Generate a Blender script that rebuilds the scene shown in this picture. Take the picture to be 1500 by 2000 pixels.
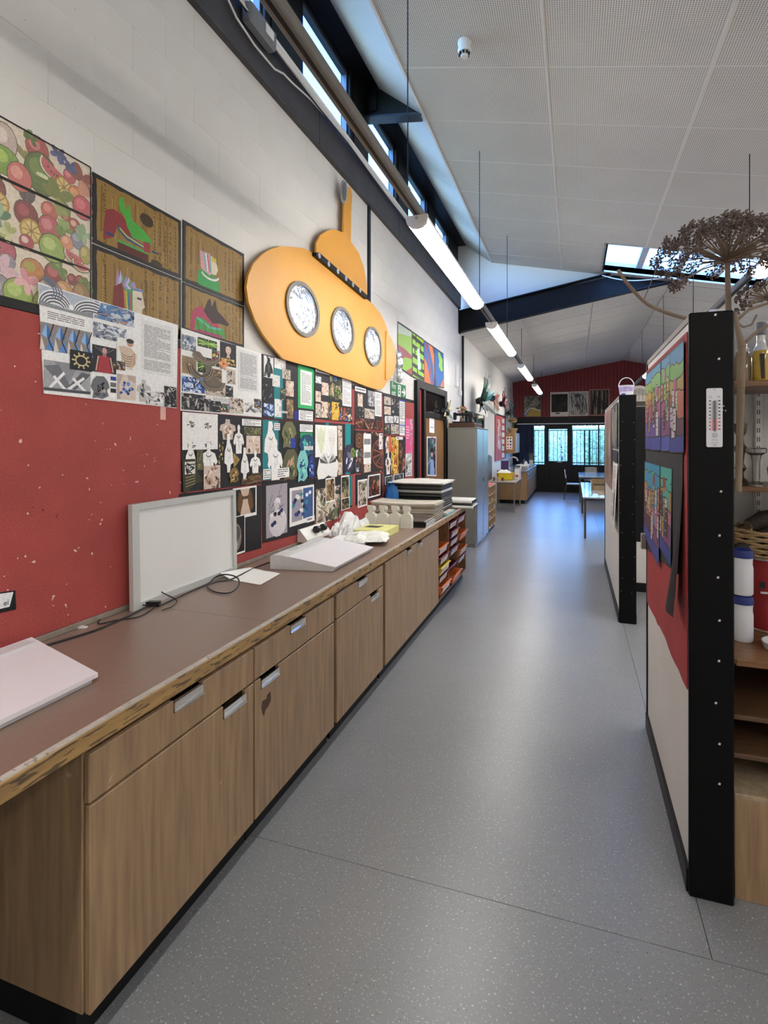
import bpy, bmesh, math, random
from mathutils import Vector
for o in list(bpy.data.objects): bpy.data.objects.remove(o)
sc = bpy.context.scene
COL = sc.collection

# ---------------------------------------------------------------- camera, world, exposure
VX, VY, FP, CH = 1122., 862., 1075., 1.69        # measured from the photograph's vanishing points
TH = math.atan((VX-750)/FP); CT, ST = math.cos(TH), math.sin(TH)
cd = bpy.data.cameras.new('camera'); cam = bpy.data.objects.new('camera', cd); COL.objects.link(cam)
cam.location = (0, 0, CH); cam.rotation_euler = (math.pi/2, 0, TH)
cd.sensor_width = 36; cd.sensor_fit = 'AUTO'; cd.lens = FP/2000*36; cd.shift_y = -(1000-VY)/2000
cd.clip_start = .05; cd.clip_end = 200
sc.camera = cam
w = bpy.data.worlds.new('sky'); sc.world = w; w.use_nodes = True
nt = w.node_tree; sky = nt.nodes.new('ShaderNodeTexSky'); sky.sky_type = 'NISHITA'
sky.sun_disc = False; sky.sun_elevation = math.radians(38); sky.sun_rotation = math.radians(200); sky.dust_density = .2; sky.ozone_density = 3.
bg = nt.nodes['Background']; tn = nt.nodes.new('ShaderNodeMix'); tn.data_type = 'RGBA'; tn.blend_type = 'MULTIPLY'; tn.inputs[0].default_value = 1; tn.inputs[7].default_value = (.55, .82, 1.25, 1)   # daylight reads blue against the lamps the camera balanced for
nt.links.new(sky.outputs[0], tn.inputs[6]); nt.links.new(tn.outputs[2], bg.inputs[0]); bg.inputs[1].default_value = 2.4
sc.view_settings.view_transform = 'Standard'; sc.view_settings.look = 'None'
sc.view_settings.gamma = 1; sc.view_settings.use_curve_mapping = False
sc.view_settings.exposure = 0.0
LAMP = 36.0          # emission of the fluorescent diffusers

# ---------------------------------------------------------------- measuring helpers (pixel of the photo -> point on a real plane)
def ray(px, py):
    u = (px-750)/FP; return Vector((u*CT-ST, u*ST+CT, -(py-VY)/FP))
def onX(px, py, X): d = ray(px, py); t = X/d.x; return Vector((X, t*d.y, CH+t*d.z))
def onY(px, py, Y): d = ray(px, py); t = Y/d.y; return Vector((t*d.x, Y, CH+t*d.z))
def onZ(px, py, Z): d = ray(px, py); t = (Z-CH)/d.z; return Vector((t*d.x, t*d.y, Z))
XW = -2.0; YG = 10.05; YF = 19.25
RNG = random.Random(7)

# ---------------------------------------------------------------- materials
def lin(h):
    if not isinstance(h, str): return tuple(h)
    h = h.lstrip('#'); o = []
    for i in (0, 2, 4):
        c = int(h[i:i+2], 16)/255; o.append(c/12.92 if c <= .04045 else ((c+.055)/1.055)**2.4)
    return tuple(o)
MATS = {}
def M(name, hexc, r=.5, metal=0., var=.08, scale=9., bump=0., bscale=60., spec=.5, stretch=None, emit=0., hex2=None, alpha=None, coat=0.):
    if name in MATS: return MATS[name]
    m = bpy.data.materials.new(name); m.use_nodes = True; n = m.node_tree.nodes; l = m.node_tree.links
    b = n['Principled BSDF']; c = lin(hexc)
    tc = n.new('ShaderNodeTexCoord'); mp = n.new('ShaderNodeMapping'); l.new(tc.outputs['Object'], mp.inputs[0])
    if stretch: mp.inputs['Scale'].default_value = stretch
    nz = n.new('ShaderNodeTexNoise'); nz.inputs['Scale'].default_value = scale; nz.inputs['Detail'].default_value = 4
    l.new(mp.outputs[0], nz.inputs[0])
    rp = n.new('ShaderNodeValToRGB'); l.new(nz.outputs[0], rp.inputs[0])
    a = lin(hex2) if hex2 else tuple(x*(1-var) for x in c); d = c if hex2 else tuple(min(1, x*(1+var)) for x in c)
    rp.color_ramp.elements[0].position = .3; rp.color_ramp.elements[1].position = .7
    rp.color_ramp.elements[0].color = (*a, 1); rp.color_ramp.elements[1].color = (*d, 1)
    l.new(rp.outputs[0], b.inputs['Base Color'])
    b.inputs['Roughness'].default_value = r; b.inputs['Metallic'].default_value = metal
    b.inputs['Specular IOR Level'].default_value = spec; b.inputs['Coat Weight'].default_value = coat
    if emit:
        l.new(rp.outputs[0], b.inputs['Emission Color']); b.inputs['Emission Strength'].default_value = emit
    if bump:
        n2 = n.new('ShaderNodeTexNoise'); n2.inputs['Scale'].default_value = bscale; n2.inputs['Detail'].default_value = 3
        l.new(mp.outputs[0], n2.inputs[0]); bp = n.new('ShaderNodeBump'); bp.inputs['Strength'].default_value = bump
        bp.inputs['Distance'].default_value = .01; l.new(n2.outputs[0], bp.inputs['Height']); l.new(bp.outputs[0], b.inputs['Normal'])
    MATS[name] = m; return m
def flecks(m, scale, lo, hexc, fac=1., w=None, st=None):
    """add small flecks of another colour: cells whose random value lies above lo"""
    n = m.node_tree.nodes; l = m.node_tree.links; b = n['Principled BSDF']
    src = b.inputs['Base Color'].links[0].from_socket
    tc = n.new('ShaderNodeTexCoord'); v = n.new('ShaderNodeTexNoise'); v.inputs['Scale'].default_value = scale; v.inputs['Detail'].default_value = 2.5
    if st: mp = n.new('ShaderNodeMapping'); mp.inputs['Scale'].default_value = st; l.new(tc.outputs['Object'], mp.inputs[0]); l.new(mp.outputs[0], v.inputs[0])
    else: l.new(tc.outputs['Object'], v.inputs[0])
    if w: v.noise_dimensions = '4D'; v.inputs['W'].default_value = w
    rp = n.new('ShaderNodeValToRGB'); l.new(v.outputs[0], rp.inputs[0])
    rp.color_ramp.elements[0].position = lo; rp.color_ramp.elements[0].color = (0, 0, 0, 1)
    rp.color_ramp.elements[1].position = lo+.02; rp.color_ramp.elements[1].color = (fac, fac, fac, 1)
    mx = n.new('ShaderNodeMix'); mx.data_type = 'RGBA'; l.new(rp.outputs[0], mx.inputs[0]); l.new(src, mx.inputs[6])
    mx.inputs[7].default_value = (*lin(hexc), 1); l.new(mx.outputs[2], b.inputs['Base Color'])
    return m
def glass(name, tint='#ffffff', gl=.06, rough=.02):
    if name in MATS: return MATS[name]
    m = bpy.data.materials.new(name); m.use_nodes = True; n = m.node_tree.nodes; l = m.node_tree.links
    n.clear(); o = n.new('ShaderNodeOutputMaterial'); t = n.new('ShaderNodeBsdfTransparent'); g = n.new('ShaderNodeBsdfGlossy')
    mx = n.new('ShaderNodeMixShader'); mx.inputs[0].default_value = gl
    t.inputs[0].default_value = (*lin(tint), 1); g.inputs['Roughness'].default_value = rough
    l.new(t.outputs[0], mx.inputs[1]); l.new(g.outputs[0], mx.inputs[2]); l.new(mx.outputs[0], o.inputs[0])
    MATS[name] = m; return m
def print_mat():
    m = bpy.data.materials.new('printed_paper'); m.use_nodes = True; n = m.node_tree.nodes; l = m.node_tree.links; b = n['Principled BSDF']
    at = n.new('ShaderNodeAttribute'); at.attribute_name = 'Col'
    nz = n.new('ShaderNodeTexNoise'); nz.inputs['Scale'].default_value = 90; tc = n.new('ShaderNodeTexCoord'); l.new(tc.outputs['Object'], nz.inputs[0])
    hs = n.new('ShaderNodeHueSaturation'); mr = n.new('ShaderNodeMapRange'); mr.inputs[3].default_value = .75; mr.inputs[4].default_value = 1.2
    l.new(nz.outputs[0], mr.inputs[0]); l.new(mr.outputs[0], hs.inputs['Value']); l.new(at.outputs['Color'], hs.inputs['Color']); l.new(hs.outputs[0], b.inputs['Base Color'])
    b.inputs['Roughness'].default_value = .55; b.inputs['Specular IOR Level'].default_value = .3
    return m
PRINT = print_mat()
def perforated(name, hexc, pitch=.0165):
    m = M(name, hexc, r=.8, var=.03, scale=2, spec=.2); n = m.node_tree.nodes; l = m.node_tree.links; b = n['Principled BSDF']
    src = b.inputs['Base Color'].links[0].from_socket
    tc = n.new('ShaderNodeTexCoord'); vm = n.new('ShaderNodeVectorMath'); vm.operation = 'SCALE'; vm.inputs['Scale'].default_value = 1/pitch
    l.new(tc.outputs['Object'], vm.inputs[0]); fr = n.new('ShaderNodeVectorMath'); fr.operation = 'FRACTION'; l.new(vm.outputs[0], fr.inputs[0])
    sb = n.new('ShaderNodeVectorMath'); sb.operation = 'SUBTRACT'; sb.inputs[1].default_value = (.5, .5, 0); l.new(fr.outputs[0], sb.inputs[0])
    mu = n.new('ShaderNodeVectorMath'); mu.operation = 'MULTIPLY'; mu.inputs[1].default_value = (1, 1, 0); l.new(sb.outputs[0], mu.inputs[0])
    ln = n.new('ShaderNodeVectorMath'); ln.operation = 'LENGTH'; l.new(mu.outputs[0], ln.inputs[0])
    lt = n.new('ShaderNodeMath'); lt.operation = 'LESS_THAN'; lt.inputs[1].default_value = .24; l.new(ln.outputs['Value'], lt.inputs[0])
    mx = n.new('ShaderNodeMix'); mx.data_type = 'RGBA'; l.new(lt.outputs[0], mx.inputs[0]); l.new(src, mx.inputs[6]); mx.inputs[7].default_value = (.10, .095, .09, 1)
    l.new(mx.outputs[2], b.inputs['Base Color']); return m
def wood(name, dark, light, axis='z', r=.45, sc_=7., k=14.):
    st = {'z': (k, k, 1), 'y': (k, 1, k), 'x': (1, k, k)}[axis]
    m = M(name, light, r=r, scale=sc_, hex2=dark, stretch=st, bump=.06, bscale=30)
    return m
white_paint = flecks(M('white_paint', '#dedbd5', r=.6, var=.03, scale=3, bump=.25, bscale=170), 26, .735, '#6d6a66', .8)
wall_plain = M('white_wall', '#d9d6d0', r=.6, var=.03, scale=2, bump=.15, bscale=120)
red_board = flecks(flecks(M('red_board', '#a3443f', r=.75, var=.1, scale=4, bump=.5, bscale=110), 34, .72, '#e6cfc8', .9), 30, .74, '#3d1a18', .9, w=4.)
red_clad = M('red_cladding', '#7a2426', r=.6, var=.12, scale=4)
black = M('black_paint', '#0b0b0d', r=.5, spec=.3, var=.25, scale=12, bump=.05)
black_post = flecks(M('black_post', '#050506', r=.5, spec=.18, var=.2, scale=12, bump=.04), 9, .76, '#8f8478', .5)
steel_blk = M('black_steel', '#0a0b0e', r=.55, spec=.25, var=.25, scale=6, bump=.05, bscale=40)
beam_mat = M('dark_beam', '#3a383c', r=.5, var=.25, scale=5, bump=.08, bscale=30)
veneer = flecks(wood('oak_veneer', '#8a7056', '#ab8d69', 'z', r=.42, sc_=3.2), 13, .74, '#c6b59c', .5)
veneer_far = wood('oak_veneer_pale', '#866746', '#a88159', 'z', r=.4, sc_=4)  # second oak veneer, for the far wall cupboard and sink bench
dark_wood = wood('brown_wood', '#4a3626', '#6b4f38', 'x', r=.4)
shelf_wood = wood('shelf_wood', '#62432a', '#8a6340', 'x', r=.35)
lip_wood = flecks(wood('worn_lip_wood', '#8a6d45', '#b18d58', 'y', r=.5, sc_=5, k=10), 90, .57, '#4a3f33', .85, st=(1, .12, 1))
laminate = flecks(M('brown_laminate', '#836d61', r=.36, var=.06, scale=60, bump=.05, bscale=200, spec=.5), 200, .66, '#957567', .7)
worn_edge = flecks(M('worn_grey_edge', '#b3aca4', r=.6, var=.15, scale=25), 40, .64, '#857868', .8)
vinyl = flecks(flecks(M('speckled_vinyl', '#7e8083', r=.33, var=.07, scale=1.4, spec=.55), 120, .64, '#c0c3c7', .8), 130, .65, '#3c3e44', .8, w=3.)
tile_mat = perforated('perforated_tile', '#d6d1ca')
tile_back = M('ceiling_strip', '#d4d0c9', r=.7, var=.02)
chrome = M('chrome', '#e8e8e6', r=.24, metal=1, var=.03)
alu = M('aluminium', '#c9c9c6', r=.35, metal=.7, var=.05)
white_pl = M('white_plastic', '#e6e4e0', r=.4, var=.02)
paper_w = M('white_paper', '#eceae6', r=.7, var=.02)
grey_metal = M('grey_metal', '#85857f', r=.4, metal=.1, var=.04, scale=3)
black_pl = M('black_plastic', '#151517', r=.4, var=.1)
black_rub = M('black_cable', '#1c1c1e', r=.5, var=.1)

# ---------------------------------------------------------------- mesh helpers
OFF = {}
def reg(o, parent, off):
    COL.objects.link(o); OFF[o.name] = off
    if parent: o.parent = parent
    return o
def thing(name, label, cat, loc=(0, 0, 0), group=None):
    o = bpy.data.objects.new(name, None); o.empty_display_size = .05; o.location = loc
    o['label'] = label; o['category'] = cat
    if group: o['group'] = group
    return reg(o, None, Vector(loc))
def tag(o, label, cat, group=None, kind=None):
    if label: o['label'] = label
    if cat: o['category'] = cat
    if group: o['group'] = group
    if kind: o['kind'] = kind
    return o
class MB:
    def __init__(s): s.v = []; s.f = []
    def add(s, vs, fs):
        k = len(s.v); s.v += [Vector(p) for p in vs]; s.f += [[i+k for i in f] for f in fs]; return s
    def box(s, x0, y0, z0, x1, y1, z1, c=0.):
        if x1 < x0: x0, x1 = x1, x0
        if y1 < y0: y0, y1 = y1, y0
        if z1 < z0: z0, z1 = z1, z0
        c = min(c, (x1-x0)*.45, (y1-y0)*.45, (z1-z0)*.45)
        if c <= 0:
            return s.add([(x0,y0,z0),(x1,y0,z0),(x1,y1,z0),(x0,y1,z0),(x0,y0,z1),(x1,y0,z1),(x1,y1,z1),(x0,y1,z1)],
                         [(0,3,2,1),(4,5,6,7),(0,1,5,4),(1,2,6,5),(2,3,7,6),(3,0,4,7)])
        lo = (x0, y0, z0); hi = (x1, y1, z1); vs = []; idx = {}
        for sx in (0, 1):
            for sy in (0, 1):
                for sz in (0, 1):
                    sg = (sx, sy, sz); p = [hi[i] if sg[i] else lo[i] for i in range(3)]
                    for a in range(3):
                        q = [p[i] if i == a else p[i]+(-c if sg[i] else c) for i in range(3)]
                        idx[(sg, a)] = len(vs); vs.append(q)
        fs = []
        for a in range(3):
            b, d = (a+1) % 3, (a+2) % 3
            for sd in (0, 1):
                def sg(bb, dd):
                    t = [0, 0, 0]; t[a] = sd; t[b] = bb; t[d] = dd; return tuple(t)
                q = [idx[(sg(0,0),a)], idx[(sg(1,0),a)], idx[(sg(1,1),a)], idx[(sg(0,1),a)]]
                fs.append(q if sd else q[::-1])
        ctr = Vector([(lo[i]+hi[i])/2 for i in range(3)])
        def orient(q):
            n = (Vector(vs[q[1]])-Vector(vs[q[0]])).cross(Vector(vs[q[2]])-Vector(vs[q[0]]))
            m = sum((Vector(vs[i]) for i in q), Vector())/len(q)-ctr
            return q if n.dot(m) >= 0 else q[::-1]
        for a in range(3):
            b, d = (a+1) % 3, (a+2) % 3
            for sb in (0, 1):
                for sd in (0, 1):
                    t0 = [0]*3; t0[b] = sb; t0[d] = sd; t1 = list(t0); t1[a] = 1; t0, t1 = tuple(t0), tuple(t1)
                    fs.append(orient([idx[(t0,b)], idx[(t1,b)], idx[(t1,d)], idx[(t0,d)]]))
        for sx in (0, 1):
            for sy in (0, 1):
                for sz in (0, 1):
                    g = (sx, sy, sz); fs.append(orient([idx[(g,0)], idx[(g,1)], idx[(g,2)]]))
        return s.add(vs, fs)
    def prism(s, pts, d):
        """closed polygon of 3-D points pushed along vector d"""
        n = len(pts); d = Vector(d); P = [Vector(p) for p in pts]
        nn = Vector()
        for i in range(n): nn += P[i].cross(P[(i+1) % n])
        if nn.dot(d) < 0: P = P[::-1]
        return s.add(P+[p+d for p in P], [list(range(n))[::-1], list(range(n, 2*n))]+[[i, (i+1) % n, n+(i+1) % n, n+i] for i in range(n)])
    def tube(s, pts, r, n=8, cap=True):
        P = [Vector(p) for p in pts]; R = r if isinstance(r, (list, tuple)) else [r]*len(P)
        up = Vector((0, 0, 1)); rings = []; prev = None
        for i, p in enumerate(P):
            t = (P[min(i+1, len(P)-1)]-P[max(i-1, 0)])
            if t.length < 1e-9: t = up.copy()
            t.normalize()
            a = (prev - t*prev.dot(t)) if prev else t.orthogonal()
            if a.length < 1e-6: a = t.orthogonal()
            a.normalize(); prev = a; b = t.cross(a)
            rings.append([p+a*math.cos(2*math.pi*k/n)*R[i]+b*math.sin(2*math.pi*k/n)*R[i] for k in range(n)])
        vs = [q for rg in rings for q in rg]; fs = []
        for i in range(len(P)-1):
            for k in range(n): fs.append([i*n+k, i*n+(k+1) % n, (i+1)*n+(k+1) % n, (i+1)*n+k])
        if cap: fs.append(list(range(n))[::-1]); fs.append([(len(P)-1)*n+k for k in range(n)])
        return s.add(vs, fs)
    def lathe(s, prof, c, n=20, ax='z'):
        vs = []; c = Vector(c)
        for r, z in prof:
            for k in range(n):
                a = 2*math.pi*k/n; p = {'z': (r*math.cos(a), r*math.sin(a), z), 'x': (z, r*math.cos(a), r*math.sin(a)), 'y': (r*math.sin(a), z, r*math.cos(a))}[ax]
                vs.append(c+Vector(p))
        fs = []
        for i in range(len(prof)-1):
            for k in range(n): fs.append([i*n+k, i*n+(k+1) % n, (i+1)*n+(k+1) % n, (i+1)*n+k])
        fs.append(list(range(n))[::-1]); fs.append([(len(prof)-1)*n+k for k in range(n)])
        return s.add(vs, fs)
    def disc(s, c, r, d, ax, n=24, ry=None):
        return s.lathe([(r, 0), (r, d)], c, n, ax)
    def blob(s, c, r, n=6, m=4, jit=0., rng=RNG):
        rx, ry, rz = r if isinstance(r, (tuple, list)) else (r, r, r); vs = []; c = Vector(c)
        for i in range(m+1):
            th = math.pi*i/m
            for k in range(n):
                a = 2*math.pi*k/n; j = 1+rng.uniform(-jit, jit)
                vs.append(c+Vector((rx*j*math.sin(th)*math.cos(a), ry*j*math.sin(th)*math.sin(a), rz*j*math.cos(th))))
        return s.add(vs, [[i*n+k, (i+1)*n+k, (i+1)*n+(k+1) % n, i*n+(k+1) % n] for i in range(m) for k in range(n)])
    def build(s, name, mat, parent=None, smooth=False, fix=True):
        off = OFF[parent.name] if parent else Vector()
        me = bpy.data.meshes.new(name); me.from_pydata([tuple(p-off) for p in s.v], [], s.f)
        if fix:
            bm = bmesh.new(); bm.from_mesh(me); bmesh.ops.recalc_face_normals(bm, faces=bm.faces); bm.to_mesh(me); bm.free()
        me.materials.append(mat)
        if smooth: me.polygons.foreach_set('use_smooth', [True]*len(me.polygons)); me.set_sharp_from_angle(angle=math.radians(40))
        return reg(bpy.data.objects.new(name, me), parent, off)
def soft(o, w_=.003):
    md = o.modifiers.new('bevel', 'BEVEL'); md.width = w_; md.segments = 1; md.limit_method = 'ANGLE'; return o
def bx(name, mat, parent, x0, y0, z0, x1, y1, z1, c=.003): return MB().box(x0, y0, z0, x1, y1, z1, c).build(name, mat, parent, fix=False)
def struct(o, label=None, cat=None): return tag(o, label, cat, kind='structure')
def dup(o, d, parent=None):
    """copy a thing, its parts and sub-parts; d moves the thing"""
    c = o.copy(); COL.objects.link(c); OFF[c.name] = OFF[o.name]+Vector(d)
    if parent: c.parent = parent
    else: c.location = Vector(o.location)+Vector(d)
    for ch in list(o.children): dup(ch, (0, 0, 0), c)
    return c

# ---------------------------------------------------------------- flat printed or drawn sheets
LAY = .00002
class Cv:
    """a sheet lying in a real plane; drawing in u (right) and v (down) from 0 to 1"""
    def __init__(s, tl, tr, br, bl, off=0.):
        s.c = [Vector(p) for p in (tl, tr, br, bl)]; s.n = (s.c[3]-s.c[0]).cross(s.c[1]-s.c[0]).normalized(); s.off = off
        s.mix = None; s.hold = False; s.W = (s.c[1]-s.c[0]).length; s.Hh = (s.c[3]-s.c[0]).length; s.k = 0; s.v = []; s.f = []; s.col = []
    def P(s, u, v, k=None):
        a, b, c, d = s.c; k = s.k if k is None else k
        return (a*(1-u)+b*u)*(1-v)+(d*(1-u)+c*u)*v+s.n*(s.off+k*LAY)
    def poly(s, pts, col, step=True):
        if step and not s.hold: s.k += 1
        A = sum(pts[i][0]*pts[(i+1) % len(pts)][1]-pts[(i+1) % len(pts)][0]*pts[i][1] for i in range(len(pts)))
        if A > 0: pts = pts[::-1]
        i0 = len(s.v); s.v += [s.P(u, v) for u, v in pts]; s.f.append(list(range(i0, i0+len(pts)))); cc = lin(col)
        if s.mix: cc = tuple(a*(1-s.mix[0])+b*s.mix[0] for a, b in zip(cc, s.mix[1]))
        s.col.append(cc); return s
    def base(s, col, th=.0015, pts=None):
        pts = pts or [(0, 0), (1, 0), (1, 1), (0, 1)]
        kb = s.k; th_k = th/LAY; i0 = len(s.v); n = len(pts)
        A = sum(pts[i][0]*pts[(i+1) % n][1]-pts[(i+1) % n][0]*pts[i][1] for i in range(n))
        if A > 0: pts = pts[::-1]
        s.v += [s.P(u, v, kb) for u, v in pts]+[s.P(u, v, kb+th_k) for u, v in pts]
        s.f.append(list(range(i0+n, i0+2*n))); s.col.append(lin(col))
        for i in range(n): s.f.append([i0+i, i0+(i+1) % n, i0+n+(i+1) % n, i0+n+i]); s.col.append(lin(col))
        s.k += th_k; return s
    def rect(s, u0, v0, u1, v1, col): return s.poly([(u0, v0), (u1, v0), (u1, v1), (u0, v1)], col)
    def ell(s, cx, cy, rx, ry, col, n=14, rot=0., clip=None):
        pts = []
        for i in range(n):
            a = 2*math.pi*i/n; x, y = rx*s.W*math.cos(a), ry*s.Hh*math.sin(a)
            pts.append((cx+(x*math.cos(rot)-y*math.sin(rot))/s.W, cy+(x*math.sin(rot)+y*math.cos(rot))/s.Hh))
        return s.poly(s.cl(pts, clip), col)
    def cl(s, pts, c): return [(min(max(u, c[0]), c[2]), min(max(v, c[1]), c[3])) for u, v in pts] if c else pts
    def line(s, pts, wd, col):
        if not s.hold: s.k += 1
        for (a, b), (c, d) in zip(pts, pts[1:]):
            dx, dy = (c-a)*s.W, (d-b)*s.Hh; L = math.hypot(dx, dy) or 1e-6; nx, ny = -dy/L*wd/2/s.W, dx/L*wd/2/s.Hh
            s.poly([(a+nx, b+ny), (c+nx, d+ny), (c-nx, d-ny), (a-nx, b-ny)], col, False)
        return s
    def arc(s, cx, cy, rx, ry, a0, a1, wd, col, n=10):
        return s.line([(cx+rx*math.cos(math.radians(a0+(a1-a0)*i/n)), cy+ry*math.sin(math.radians(a0+(a1-a0)*i/n))) for i in range(n+1)], wd, col)
    def text(s, u0, v0, u1, v1, n, col='#6a6a6a', rng=RNG):
        s.k += 1; dv = (v1-v0)/n
        for i in range(n):
            if n > 6 and rng.random() < .07: continue
            u = u0
            e = u1 if rng.random() < .8 else u0+(u1-u0)*rng.uniform(.4, .9)
            while u < e-.01:
                w_ = min((u1-u0)*rng.uniform(.12, .32), e-u)
                s.poly([(u, v0+dv*(i+.25)), (u+w_, v0+dv*(i+.25)), (u+w_, v0+dv*(i+.68)), (u, v0+dv*(i+.68))], col, False); u += w_+(u1-u0)*.025
        return s
    def photo(s, pal, n=9, seed=0, u0=0., v0=0., u1=1., v1=1.):
        r = random.Random(seed); s.rect(u0, v0, u1, v1, pal[0]); C = (u0, v0, u1, v1); du, dv = u1-u0, v1-v0
        n = int(n*2.2)
        for i in range(n):
            c = pal[r.randrange(1, len(pal))] if len(pal) > 1 else pal[0]; cx, cy = u0+du*r.random(), v0+dv*r.random()
            q = r.random(); big = .8 if i < n*.3 else .4
            if q < .45: s.ell(cx, cy, du*r.uniform(.08, .3)*big, dv*r.uniform(.06, .25)*big, c, 9, r.uniform(0, 3), C)
            elif q < .75: s.poly(s.cl([(cx+du*r.uniform(-.3, .3)*big, cy+dv*r.uniform(-.3, .3)*big) for _ in range(3)], C), c)
            else:
                a = [(cx, cy)]
                for _ in range(3): a.append((a[-1][0]+du*r.uniform(-.2, .2), a[-1][1]+dv*r.uniform(-.2, .2)))
                s.line(s.cl(a, C), .03*min(s.W*du, s.Hh*dv)+.001, c)
        return s
    def build(s, name, parent=None, label=None):
        off = OFF[parent.name] if parent else Vector()
        me = bpy.data.meshes.new(name); me.from_pydata([tuple(p-off) for p in s.v], [], s.f)
        at = me.color_attributes.new('Col', 'FLOAT_COLOR', 'CORNER'); data = []
        for p, c in zip(me.polygons, s.col): data += [*c, 1.0]*p.loop_total
        at.data.foreach_set('color', data); me.materials.append(PRINT)
        o = reg(bpy.data.objects.new(name, me), parent, off)
        if label: o['label'] = label
        return o
def letters(text, size, org, ex, ey, mat, parent, name='lettering', thick=.0004):
    """raised lettering: text set from org along ex, upwards along ey"""
    cu = bpy.data.curves.new('lettering', 'FONT'); cu.body = text; cu.size = size; cu.resolution_u = 2
    tmp = bpy.data.objects.new('tmp', cu); COL.objects.link(tmp); bpy.context.view_layer.update()
    me = bpy.data.meshes.new_from_object(tmp.evaluated_get(bpy.context.evaluated_depsgraph_get()))
    bpy.data.objects.remove(tmp); bpy.data.curves.remove(cu)
    ex, ey, org = Vector(ex).normalized(), Vector(ey).normalized(), Vector(org); n = ex.cross(ey)
    mb = MB(); vs = [org+ex*v.co.x+ey*v.co.y+n*thick for v in me.vertices]
    mb.add(vs, [list(p.vertices) for p in me.polygons]); bpy.data.meshes.remove(me)
    return mb.build(name, mat, parent, fix=False)
# ================================================================ THE ROOM
CA, CB = 4.619, -.216                              # near roof: z = CA + CB*X
FA, FB = 3.70+.17*2, .17                           # far roof, left slope
def zc(X): return CA+CB*X
def zf(X): return FA+FB*X
# floor
fl = struct(bx('floor', M('floor_seam', '#3b3d42', r=.5), None, -2.2, -3.5, -.12, 5.7, 19.45, -.004, 0))
def sheet(x0, y0, x1, y1):
    bx('vinyl_sheet', vinyl, fl, x0+.0015, y0+.0015, -.004, x1-.0015, y1-.0015, 0, 0)
for x0, x1 in ((-2, .6), (.6, 3.), (3., 5.5)): sheet(x0, -3.5, x1, 2.045)
for x0, x1 in ((-2, .425), (.425, 2.5), (2.5, 5.5)): sheet(x0, 2.045, x1, 10.12); sheet(x0, 10.12, x1, 19.25)

# left wall: painted blockwork, the nearer courses laid block by block
wl = MB(); wl.box(-2.25, -3.5, 0, XW-.004, 19.45, 4.10); wl.box(-2.25, YG, 4.0, XW-.004, 19.45, 4.4)
wl = struct(wl.build('wall_left', wall_plain))
bl_mesh = {}
def block(y0, y1, z0, z1):
    key = (round(y1-y0, 3), round(z1-z0, 3))
    if key not in bl_mesh:
        mb = MB(); g = .0003; w_, h_ = key
        mb.box(-.02, g, g, 0, w_-g, h_-g, .0011)
        o = mb.build('block', white_paint, wl, fix=False); bl_mesh[key] = o.data
    else:
        o = bpy.data.objects.new('block', bl_mesh[key]); reg(o, wl, Vector())
    o.location = (XW+.0005*RNG.uniform(-1, 1), y0, z0)
for r in range(9):
    z0 = 2.205+r*.2105; y = .75-(.225 if r % 2 else 0)
    while y < 10.0:
        y1 = min(y+.45, 10.03)
        if z0 > 2.5 or y < 3.2 or (5.9 < y < 7.0): block(y, y1, z0, z0+.2105)
        y = y1
# movement joint and pipe on the left wall
struct(tag(bx('trim_1', black, None, XW, 5.255, 2.9, XW+.012, 5.33, 4.10, .002), None, None))
# black channel beam over the blockwork
bm_ = MB(); bm_.box(-2.05, -3.5, 4.10, -1.955, YG-.1, 4.40, .004)
beam = struct(bm_.build('trim_2', beam_mat, fix=False))
for y in (1.9, 4.05, 6.2, 8.35): bx('beam_joint', black, beam, -1.956, y, 4.10, -1.9535, y+.006, 4.40, 0)
# clerestory
gl_mat = glass('window_glass', '#f4fbff')
CW = [(.95, 1.9), (2.42, 3.36), (3.93, 4.9), (5.40, 6.34), (6.87, 7.82), (8.34, 9.26)]
head = struct(bx('wall_clerestory', steel_blk, None, -2.125, -3.5, 5.286, -1.886, YG, 5.46, 0))
prev = -3.5
for i, (y0, y1) in enumerate(CW):
    bx('mullion', steel_blk, head, -2.125, prev, 4.40, -2.03, y0-.07, 5.286, .004); prev = y1+.07
    wn = thing('window_%d' % (i+1), 'x', 'x', (-2.1, y0, 4.42)); del wn['label']; del wn['category']; wn['kind'] = 'structure'
    f = MB(); f.box(-2.14, y0-.07, 4.40, -2.04, y0, 5.286, .003); f.box(-2.14, y1, 4.40, -2.04, y1+.07, 5.286, .003)
    f.box(-2.14, y0, 4.40, -2.04, y1, 4.48, .003); f.box(-2.14, y0, 5.24, -2.06, y1, 5.286, .003); f.build('frame', steel_blk, wn, fix=False)
    s_ = MB(); s_.box(-2.12, y0, 4.48, -2.07, y0+.025, 5.24); s_.box(-2.12, y1-.025, 4.48, -2.07, y1, 5.24); s_.box(-2.12, y0+.025, 4.48, -2.06, y1-.025, 4.51); s_.box(-2.12, y0+.025, 5.215, -2.07, y1-.025, 5.24)
    s_.build('sash', M('blue_grey_frame', '#3f4a58', r=.4), wn, fix=False)
    bx('pane', gl_mat, wn, -2.092, y0+.02, 4.50, -2.088, y1-.02, 5.22, 0)
bx('mullion', steel_blk, head, -2.125, prev, 4.40, -2.03, YG, 5.286, .004)
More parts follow.
